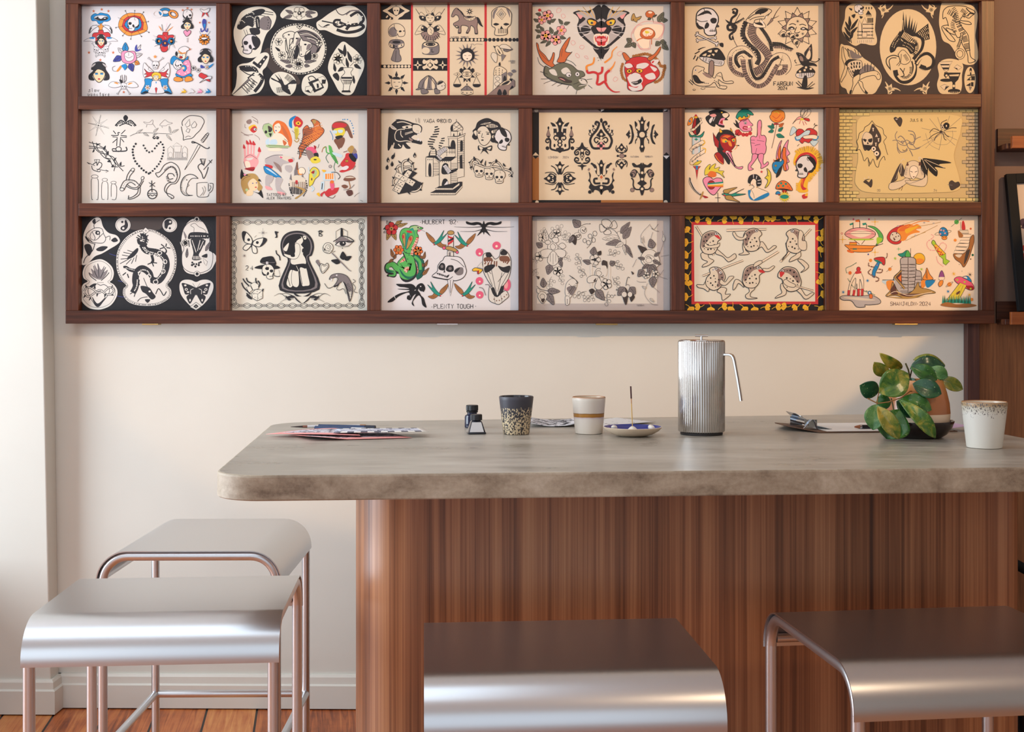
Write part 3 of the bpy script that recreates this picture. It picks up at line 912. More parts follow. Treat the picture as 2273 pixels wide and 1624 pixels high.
# ---------------------------------------------------------------- framed print leaning on the lower ledge
fr = empty('framed_print', onY(2257, 692, -.07))
f0 = fr.location
W_, H_, T_ = .42, onY(2244, 385, -.03).z - f0.z, .018
fw = .028
b = MB()
b.box(0, fw, -.018, 0, 0, H_); b.box(W_ - fw, W_, -.018, 0, 0, H_)
b.box(fw, W_ - fw, -.018, 0, 0, fw); b.box(fw, W_ - fw, -.018, 0, H_ - fw, H_)
b.build('frame', M['blackframe'], fr, bevel=.001)
b = MB()
b.box(fw, W_ - fw, -.006, -.001, fw, H_ - fw)
for mi, pts in ((1, arc(fw + .014, .262, .012, 0, 360, 16)), (1, [(fw + .004, .246), (fw + .022, .24), (fw + .016, .262)]), (2, arc(fw + .010, .186, .009, 0, 360, 16)), (2, arc(fw + .014, .160, .014, 0, 360, 16)), (2, [(fw + .004, .128), (fw + .02, .124), (fw + .014, .138)])):
    b.add([(x, -.0062, z) for x, z in pts], [tuple(range(len(pts)))], mi)
fp = b.build('print', [new_mat('warm_print_paper', rgb(214, 198, 182), .8), new_mat('plum_print_ink', rgb(78, 58, 74), .8), new_mat('red_print_ink', rgb(196, 64, 54), .8)], fr)
fr.rotation_euler = (R(-7.5), R(-2.3), 0)
tag(fr, 'black framed print leaning on the lower ledge at the right edge', 'picture')
# ------------------------------------------------------------------ drawing on paper: flat ink shapes and a few painted glass reflections, one mesh per print
PAL = dict(k=(38, 38, 44), K=(24, 24, 30), n=(70, 60, 58), g=(128, 120, 122), G=(190, 183, 183), v=(150, 128, 122), w=(230, 227, 230), W=(225, 220, 213), c=(229, 211, 183), C=(228, 208, 170),
           i=(232, 229, 216), r=(204, 52, 58), R=(170, 32, 42), o=(232, 118, 52), O=(242, 150, 60), y=(244, 192, 52), Y=(232, 214, 70), b=(28, 138, 204), B=(64, 72, 160), p=(240, 150, 186), P=(232, 96, 132),
           s=(244, 214, 172), S=(240, 168, 170), t=(30, 150, 132), T=(20, 106, 84), l=(90, 184, 92), L=(170, 214, 60), m=(128, 84, 66), M=(170, 112, 60), d=(110, 112, 96), e=(250, 232, 210), a=(200, 226, 240), h=(206, 108, 60),
           u=(150, 80, 150), x=(227, 216, 198), z=(186, 150, 86), q=(96, 60, 54), j=(176, 202, 150))
PAL.update({'1': (226, 208, 142), '2': (192, 174, 142), '3': (212, 188, 136), '4': (228, 204, 146)})
INK = {}
def ink(ch):
    if ch not in INK:
        INK[ch] = new_mat('ink_colour_' + '%02x%02x%02x' % PAL[ch], rgb(*PAL[ch]), .75)
    return INK[ch]
def catmull(P, closed, n=5):
    if len(P) == 2 and not closed:
        (x0, y0), (x1, y1) = P
        return [(x0 + (x1 - x0) * i / 40, y0 + (y1 - y0) * i / 40) for i in range(41)]
    if len(P) < 3:
        return P
    out = []
    N = len(P)
    for i in range(N if closed else N - 1):
        p0 = P[i - 1] if (closed or i) else P[0]
        p1, p2 = P[i], P[(i + 1) % N]
        p3 = P[(i + 2) % N] if (closed or i + 2 < N) else P[-1]
        for k in range(n):
            t = k / n
            out.append(tuple(.5 * (2 * b + (c - a) * t + (2 * a - 5 * b + 4 * c - d) * t * t + (3 * b - a - 3 * c + d) * t ** 3) for a, b, c, d in zip(p0, p1, p2, p3)))
    if not closed:
        out.append(P[-1])
    return out
FONT = {  # strokes on a 4 x 6 grid, y down
    'A': '06 20 46|14 34', 'B': '00 06 36 45 34 03|00 30 41 32 03', 'C': '41 30 10 01 05 16 36 45', 'D': '00 06 26 44 42 20 00', 'E': '40 00 06 46|03 33', 'F': '40 00 06|03 33', 'G': '41 30 10 01 05 16 36 45 43 23',
    'H': '00 06|40 46|03 43', 'I': '20 26', 'J': '10 40|30 35 26 16 05', 'K': '00 06|40 03 46', 'L': '00 06 46', 'M': '06 00 23 40 46', 'N': '06 00 46 40', 'O': '10 30 41 45 36 16 05 01 10', 'P': '06 00 30 41 42 33 03',
    'Q': '10 30 41 45 36 16 05 01 10|24 47', 'R': '06 00 30 41 42 33 03|23 46', 'S': '41 30 10 01 02 13 33 44 45 36 16 05', 'T': '00 40|20 26', 'U': '00 05 16 36 45 40', 'V': '00 26 40', 'W': '00 16 23 36 40', 'X': '00 46|40 06',
    'Y': '00 23 40|23 26', 'Z': '00 40 06 46', '0': '10 30 41 45 36 16 05 01 10', '2': '01 10 30 41 42 06 46', '4': '36 30 04 44', '8': '10 30 41 42 33 13 02 01 10|13 04 05 16 36 45 44 33', "'": '20 22', '.': '23 24', '1': '11 20 26',
    's': '42 13 33 45 16 05', 'l': '10 20 25 36', 'o': '22 13 15 26 35 33 22', 'w': '02 06 23 36 42', 'p': '02 28|23 33 44 35 26', 'u': '12 15 26 35 32 36', 'n': '13 16|14 22 33 36', 'c': '33 13 15 26 35', 't': '20 25 36|12 32', 'r': '13 16|14 23 33', 'e': '14 34 22 13 15 26 36', ' ': ''}
class Sheet:
    def __init__(s, ox, oy, Y):
        s.ox, s.oy, s.Y = ox, oy, Y
        s.b = MB()
        s.keys, s.lv, s.mir, s.xf = [], 1, None, None
    def key(s, ch):
        if ch not in s.keys:
            s.keys.append(ch)
        return s.keys.index(ch)
    def poly(s, col, P, lv=None):
        if len(P) < 3:
            return
        y = s.Y - 6e-6 * (lv or s.lv)
        mi = s.key(col)
        for m in ([False, True] if s.mir is not None else [False]):
            vs = []
            for x, yy in P:
                if m:
                    x = 2 * s.mir - x
                vs.append(onY(s.ox + x * 1.4959, s.oy + yy * 1.4959, y))
            s.b.add(vs, [tuple(range(len(vs)))] if len(vs) < 5 else [tuple(t) for t in tess(vs)], mi)
    def bump_(s):
        s.lv = s.lv + 1
    def stroke(s, col, w, P, closed=False):
        a, b_, tap = w if isinstance(w, tuple) else (w, w, False)
        N = len(P)
        if N < 2:
            return
        L = []
        for i in range(N):
            p0 = P[i - 1] if (closed or i) else P[0]
            p1 = P[(i + 1) % N] if (closed or i < N - 1) else P[-1]
            dx, dy = p1[0] - p0[0], p1[1] - p0[1]
            q = math.hypot(dx, dy) or 1
            k = i / (N - 1)
            ww = (a + (b_ - a) * k) / 2
            if tap:
                ww *= max(.08, math.sin(math.pi * k) ** .8)
            L.append(((P[i][0] - dy / q * ww, P[i][1] + dx / q * ww), (P[i][0] + dy / q * ww, P[i][1] - dx / q * ww)))
        y = s.Y - 6e-6 * s.lv
        mi = s.key(col)
        for m in ([False, True] if s.mir is not None else [False]):
            vs = []
            for pr in L:
                for x, yy in pr:
                    if m:
                        x = 2 * s.mir - x
                    vs.append(onY(s.ox + x * 1.4959, s.oy + yy * 1.4959, y))
            fs = [(2 * i, 2 * i + 2, 2 * i + 3, 2 * i + 1) for i in range(N - 1)]
            if closed:
                fs.append((2 * N - 2, 0, 1, 2 * N - 1))
            s.b.add(vs, fs, mi)
    def ell(s, cx, cy, rx, ry, rot=0, n=0):
        n = n or (12 if rx < 1.6 else 18 if rx < 8 else 44)
        c, q = math.cos(R(rot)), math.sin(R(rot))
        return [(cx + rx * math.cos(2 * math.pi * k / n) * c - ry * math.sin(2 * math.pi * k / n) * q, cy + rx * math.cos(2 * math.pi * k / n) * q + ry * math.sin(2 * math.pi * k / n) * c) for k in range(n)]
    def T(s, P):
        if s.xf is None:
            return P
        x, y, k, a, fl = s.xf
        c, q = math.cos(R(a)) * k, math.sin(R(a)) * k
        return [(x + px * fl * c - py * q, y + px * fl * q + py * c) for px, py in P]
    def run(s, text):
        for line in text.replace('\n', ';').split(';'):
            tk = line.split()
            if not tk:
                continue
            s.cmd(tk)
            s.lv += 1
    def cmd(s, tk):
        o, a = tk[0], tk[1:]
        pts = lambda L: s.T([tuple(float(v) for v in p.split(',')) for p in L])
        k = s.xf[2] if s.xf else 1
        def wd(t):
            if t[0] == '<':
                return (float(t[1:]) * k,) * 2 + (True,)
            if '-' in t:
                u, v = t.split('-')
                return float(u) * k, float(v) * k, False
            return float(t) * k
        if o == 'g':
            s.lv = 0
        elif o == 'm':
            s.mir = float(a[0]) if a else None
        elif o == 'x':
            s.xf = (float(a[0]), float(a[1]), float(a[2]), float(a[3]), float(a[4])) if a else None
            s.lv = 0
        elif o == 'p':
            s.poly(a[0], pts(a[1:]))
        elif o == 's':
            s.poly(a[0], catmull(pts(a[1:]), True))
        elif o in 'fq':
            P = pts(a[2:])
            P = catmull(P, True) if o == 'f' else P
            s.poly(a[0], P)
            s.lv += 1
            s.stroke('k', wd(a[1]), P, True)
        elif o in 'lc':
            P = pts(a[2:])
            s.stroke(a[0], wd(a[1]), catmull(P, False) if o == 'c' else P)
        elif o == 'o':
            s.stroke(a[0], wd(a[1]), catmull(pts(a[2:]), True), True)
        elif o in 'er':
            n0 = 1 if o == 'e' else 2
            v = [float(t) for t in a[n0:]]
            P = s.T(s.ell(*v))
            if o == 'e':
                s.poly(a[0], P)
            else:
                s.stroke(a[0], wd(a[1]), P, True)
        elif o == 'E':                                   # filled ellipse with outline
            P = s.T(s.ell(*[float(t) for t in a[2:]]))
            s.poly(a[0], P)
            s.lv += 1
            s.stroke('k', wd(a[1]), P, True)
        elif o == 'd':
            r = float(a[1])
            for p in a[2:]:
                x, y = (float(v) for v in p.split(','))
                s.poly(a[0], s.T(s.ell(x, y, r, r, 0, 8)))
        elif o == 'D':                                   # dots evenly along a curve: colour radius spacing
            P = catmull(pts(a[3:]), False, 12)
            r, sp, acc = float(a[1]) * k, float(a[2]) * k, 0.
            for i in range(1, len(P)):
                acc += math.dist(P[i], P[i - 1])
                if acc >= sp:
                    acc -= sp
                    s.poly(a[0], s.ell(P[i][0], P[i][1], r, r, 0, 8))
        elif o == 'H':                                   # ticks across a curve: colour width length spacing
            P = catmull(pts(a[4:]), False, 12)
            w_, ln, sp, acc = (float(v) * k for v in (a[1], a[2], a[3], 0))
            for i in range(1, len(P)):
                dd = math.dist(P[i], P[i - 1])
                acc += dd
                if acc >= sp and dd:
                    acc -= sp
                    nx, ny = -(P[i][1] - P[i - 1][1]) / dd * ln / 2, (P[i][0] - P[i - 1][0]) / dd * ln / 2
                    s.stroke(a[0], w_, [(P[i][0] - nx, P[i][1] - ny), (P[i][0] + nx, P[i][1] + ny)])
        elif o == 't':                                   # colour width height x y text
            w_, h, x, y = (float(v) for v in a[1:5])
            for ch in ' '.join(a[5:]).replace('_', ' '):
                for st_ in FONT.get(ch, '').split('|'):
                    P = [(x + int(q[0]) * h / 6.8, y + int(q[1]) * h / 6) for q in st_.split()]
                    s.stroke(a[0], w_, P)
                x += h * .82 if ch not in "I'1. " else h * .5
        elif o == '*':                                   # star: colour x y R r points rot
            x, y, R1, r1, n, rot = (float(v) for v in a[1:7])
            s.poly(a[0], s.T([(x + (R1 if i % 2 == 0 else r1) * math.sin(R(rot) + math.pi * i / n), y - (R1 if i % 2 == 0 else r1) * math.cos(R(rot) + math.pi * i / n)) for i in range(int(2 * n))]))
        elif o == 'F':                                   # flower: petal colour, centre colour, x y R n rot
            x, y, r, n, rot = (float(v) for v in a[2:7])
            for i in range(int(n)):
                t = R(rot) + 2 * math.pi * i / n
                P = s.T(s.ell(x + r * .58 * math.cos(t), y + r * .58 * math.sin(t), r * .45, r * 2 / n + r * .06, math.degrees(t), 12))
                s.poly(a[0], P)
                s.stroke('k', .7 if r > 4 else .45, P, True)
            s.lv += 1
            s.poly(a[1], s.T(s.ell(x, y, r * .3, r * .3, 0, 12)))
            s.lv += 1
            s.poly('k', s.T(s.ell(x, y, r * .12, r * .12, 0, 8)))
        elif o == 'V':                                   # leaf: colour, base, tip, width
            (x0, y0), (x1, y1) = pts(a[1:3])
            w_ = float(a[3]) * k / 2
            dx, dy = x1 - x0, y1 - y0
            q = math.hypot(dx, dy)
            nx, ny = -dy / q, dx / q
            P = catmull([(x0, y0), (x0 + dx * .3 + nx * w_, y0 + dy * .3 + ny * w_), (x0 + dx * .62 + nx * w_ * .75, y0 + dy * .62 + ny * w_ * .75), (x1, y1), (x0 + dx * .62 - nx * w_ * .75, y0 + dy * .62 - ny * w_ * .75), (x0 + dx * .3 - nx * w_, y0 + dy * .3 - ny * w_)], True, 4)
            s.poly(a[0], P)
            s.lv += 1
            lw = float(a[4]) if len(a) > 4 else .6
            s.stroke('k', lw, P, True)
            s.stroke('k', lw * .8, [(x0, y0), (x0 + dx * .85, y0 + dy * .85)])
            for f_ in (.25, .45, .65):
                for sg in (-1, 1):
                    s.stroke('k', lw * .55, [(x0 + dx * f_, y0 + dy * f_), (x0 + dx * (f_ + .17) + nx * w_ * .6 * sg, y0 + dy * (f_ + .17) + ny * w_ * .6 * sg)])
        elif o in STAMP:                                 # stamps: name x y scale rot flip
            v = [float(t) for t in a[:5]]
            old, s.xf = s.xf, tuple(v)
            base = s.lv
            for line in STAMP[o].replace('\n', ';').split(';'):
                if line.split():
                    tk2 = line.split()
                    if len(a) > 5 and len(tk2) > 1:
                        for sub in a[5:]:
                            if tk2[1] == sub[0]:
                                tk2[1] = sub[1]
                                break
                    s.cmd(tk2)
                    s.lv += 1
            s.xf = old
        else:
            raise ValueError('unknown drawing command ' + o)
from mathutils.geometry import tessellate_polygon
def tess(vs):
    try:
        return tessellate_polygon([vs])
    except Exception:
        return [tuple(range(len(vs)))]
STAMP = dict(
    skull='''f w .9 -9,-4 -8,-9 -3,-12 4,-11.5 9,-8 10,-2 8,2 6.5,4 6,9 0,10.5 -6,9 -6.5,4 -8.5,1
e k -4 0 2.6 2.2
e k 4 0 2.6 2.2
p k 0,2.5 -1.5,5 1.5,5
l k .6 -5,7 5,7
H k .5 2.4 1.8 -5,7 5,7
c k .5 2,-11 1,-8 3,-7''',
    skside='''f w 1 -10,-2 -9,-9 -3,-13 5,-12 10,-6 10.5,-1 9.5,2 11,4 8,5 8.5,11 2,12.5 -2,10 -3,6 -7,6 -9.5,3
s k 3,-2 5,-4 8.5,-3.5 9,-1 7.5,1 4.5,.8
p k 9.3,1 8,4 10,4
s k -2,3 0,0 2,2 1,5 -2,6
l k .6 2,8 8.8,8
H k .5 2.6 1.6 2,7.6 8.8,7.6
c k .6 -3,-13 -2,-9 -4,-7
s k -9,0 -7,3 -3,5 -7,5.5 -9.5,3''',
    bone='''f w .7 -10,-1 10,-1 11.5,-3 14,-1.5 13,0 14,1.5 11.5,3 10,1 -10,1 -11.5,3 -14,1.5 -13,0 -14,-1.5 -11.5,-3''',
    lady='''f s .6 -5,-2 -4.5,4 0,8.5 4.5,4 5,-2 0,-6
s k -5,-2 -9,2 -8.5,6 -4,6.5 -5.6,3 -4,0 -1,-3 4,-1 5.5,3 4,6.5 8.5,6 9,2 6,-3 5.5,-8 0,-10 -5.5,-8 -7,-3
e G -5 -6.5 2.6 .7 -40
e G 5 -6.5 2.6 .7 40
e b -2.2 1 1.5 .7
e b 2.4 1 1.5 .7
l k .5 -4,0 -1,.2
l k .5 1,.2 4,0
e r 0 5.4 1.1 .7''',
    swallow='''f M .6 -3,-2 -8,-7 -16,-13 -13,-4 -6,4 -1,4
f M .6 0,4 3,9 10,12 17,8 10,6 5,0
f t .6 -5,5 0,2 6,-5 13,-16 10,-5 18,-11 8,2 2,6 -3,8
e r -3.5 6.5 1.8 1.4
e w -5.5 6.8 1.8 1.2
H n .4 3 1.6 -6,-2 -12,-8
H n .4 3 1.6 4,8 12,9''',
    birdlet='''s b -6,2 -2,-3 3,-6 0,-1 4,0 8,-4 5,2 9,6 3,4 -1,6 -2,4
c k .6 -6,2 -2,-3 3,-6
c k .6 -2,4 3,4 9,6''',
    moth='''f w .8 0,0 3,-5 10,-9 14,-8 12,-2 8,2 2,2
f w .8 0,0 -3,-5 -10,-9 -14,-8 -12,-2 -8,2 -2,2
f w .8 1,2 6,4 8,9 4,10 1,5
f w .8 -1,2 -6,4 -8,9 -4,10 -1,5
s k 10,-9 14,-8 12,-2 9,1 10,-4
s k -10,-9 -14,-8 -12,-2 -9,1 -10,-4
e k 5 -2 1.6 1.6
e k -5 -2 1.6 1.6
e k 0 1 1 4''',
    spurt='''s k 0,0 4,-3 6,-9 3,-15 9,-9 8,-2 3,2''',
    frog='''f x .8 -10,3 -9,-6 -3,-11 3,-12 9,-9 11,-5 8,-1 9,6 5,13 -4,14 -9,9
s v -9,-2 -6,-8 2,-11 6,-9 0,-5 -4,2 -6,8 -9,6
E w .5 5 -9.5 1.9 1.7
e k 5.2 -9.5 .8 .8
d k 1 -6,-4 -3,-7 -7,1 -4,0 -2,4 -6,6 -1,9 3,-1 5,3 2,8
d k .6 0,-8 -5,9 6,8 0,1''',
    pushup='''V w 0,0 9,-4 5;V w 0,0 8,4 5;V w 0,0 -9,-3 5;V w 0,0 -8,4 5''',
    ginkgo='''s y -1,0 -9,-5 -7,-11 -2,-13 0,-10 3,-13 8,-10 9,-4 1,0
c y 1.2 0,-1 1,4 5,10
c h .5 -4,-10 -1,-3
c h .5 4,-10 1,-3''',
    spikes='''*  k 0 0 10 4 8 0''',
    rose='''f w .9 -9,1 -7,-7 0,-10 7,-7 9,1 5,8 -5,8
f w .8 -5,-1 -3,-6 3,-6 5,-1 2,4 -3,4
c k .7 -2,-4 2,-4 2,0 -1,1 -2,-2
c k .7 -9,1 -4,4 0,8
c k .7 9,1 5,4 1,8
s k -7,2 -4,5 -5,7''',
    rock='''E G .5 0 0 2.4 1.5''',
    spray='''c k .4 0,0 6,-5 10,-14
r k .4 3 -6 2.2 2.6
r k .4 9 -8 2.4 2.8
r k .4 6 -13 2.2 2.6
r k .4 12 -15 2.4 2.8
r k .4 -1 -9 2 2.4''',
    sparkle='''l y .7 -6,0 6,0;l y .7 0,-6 0,6;* y 0 0 2.6 1 4 0''',
    planet='''e O 0 0 3.2 3.2;r k .5 0 0 3.2 3.2;r k .5 0 0 6.4 1.5 -35''',
    mush='''f W .8 -1.6,0 1.6,0 2,10 -2,10
f r .8 -9,1 -6,-5 0,-8 6,-5 9,1 0,3
d w 1.3 -4,-3 0,-5 4,-3 1,-1''',
)
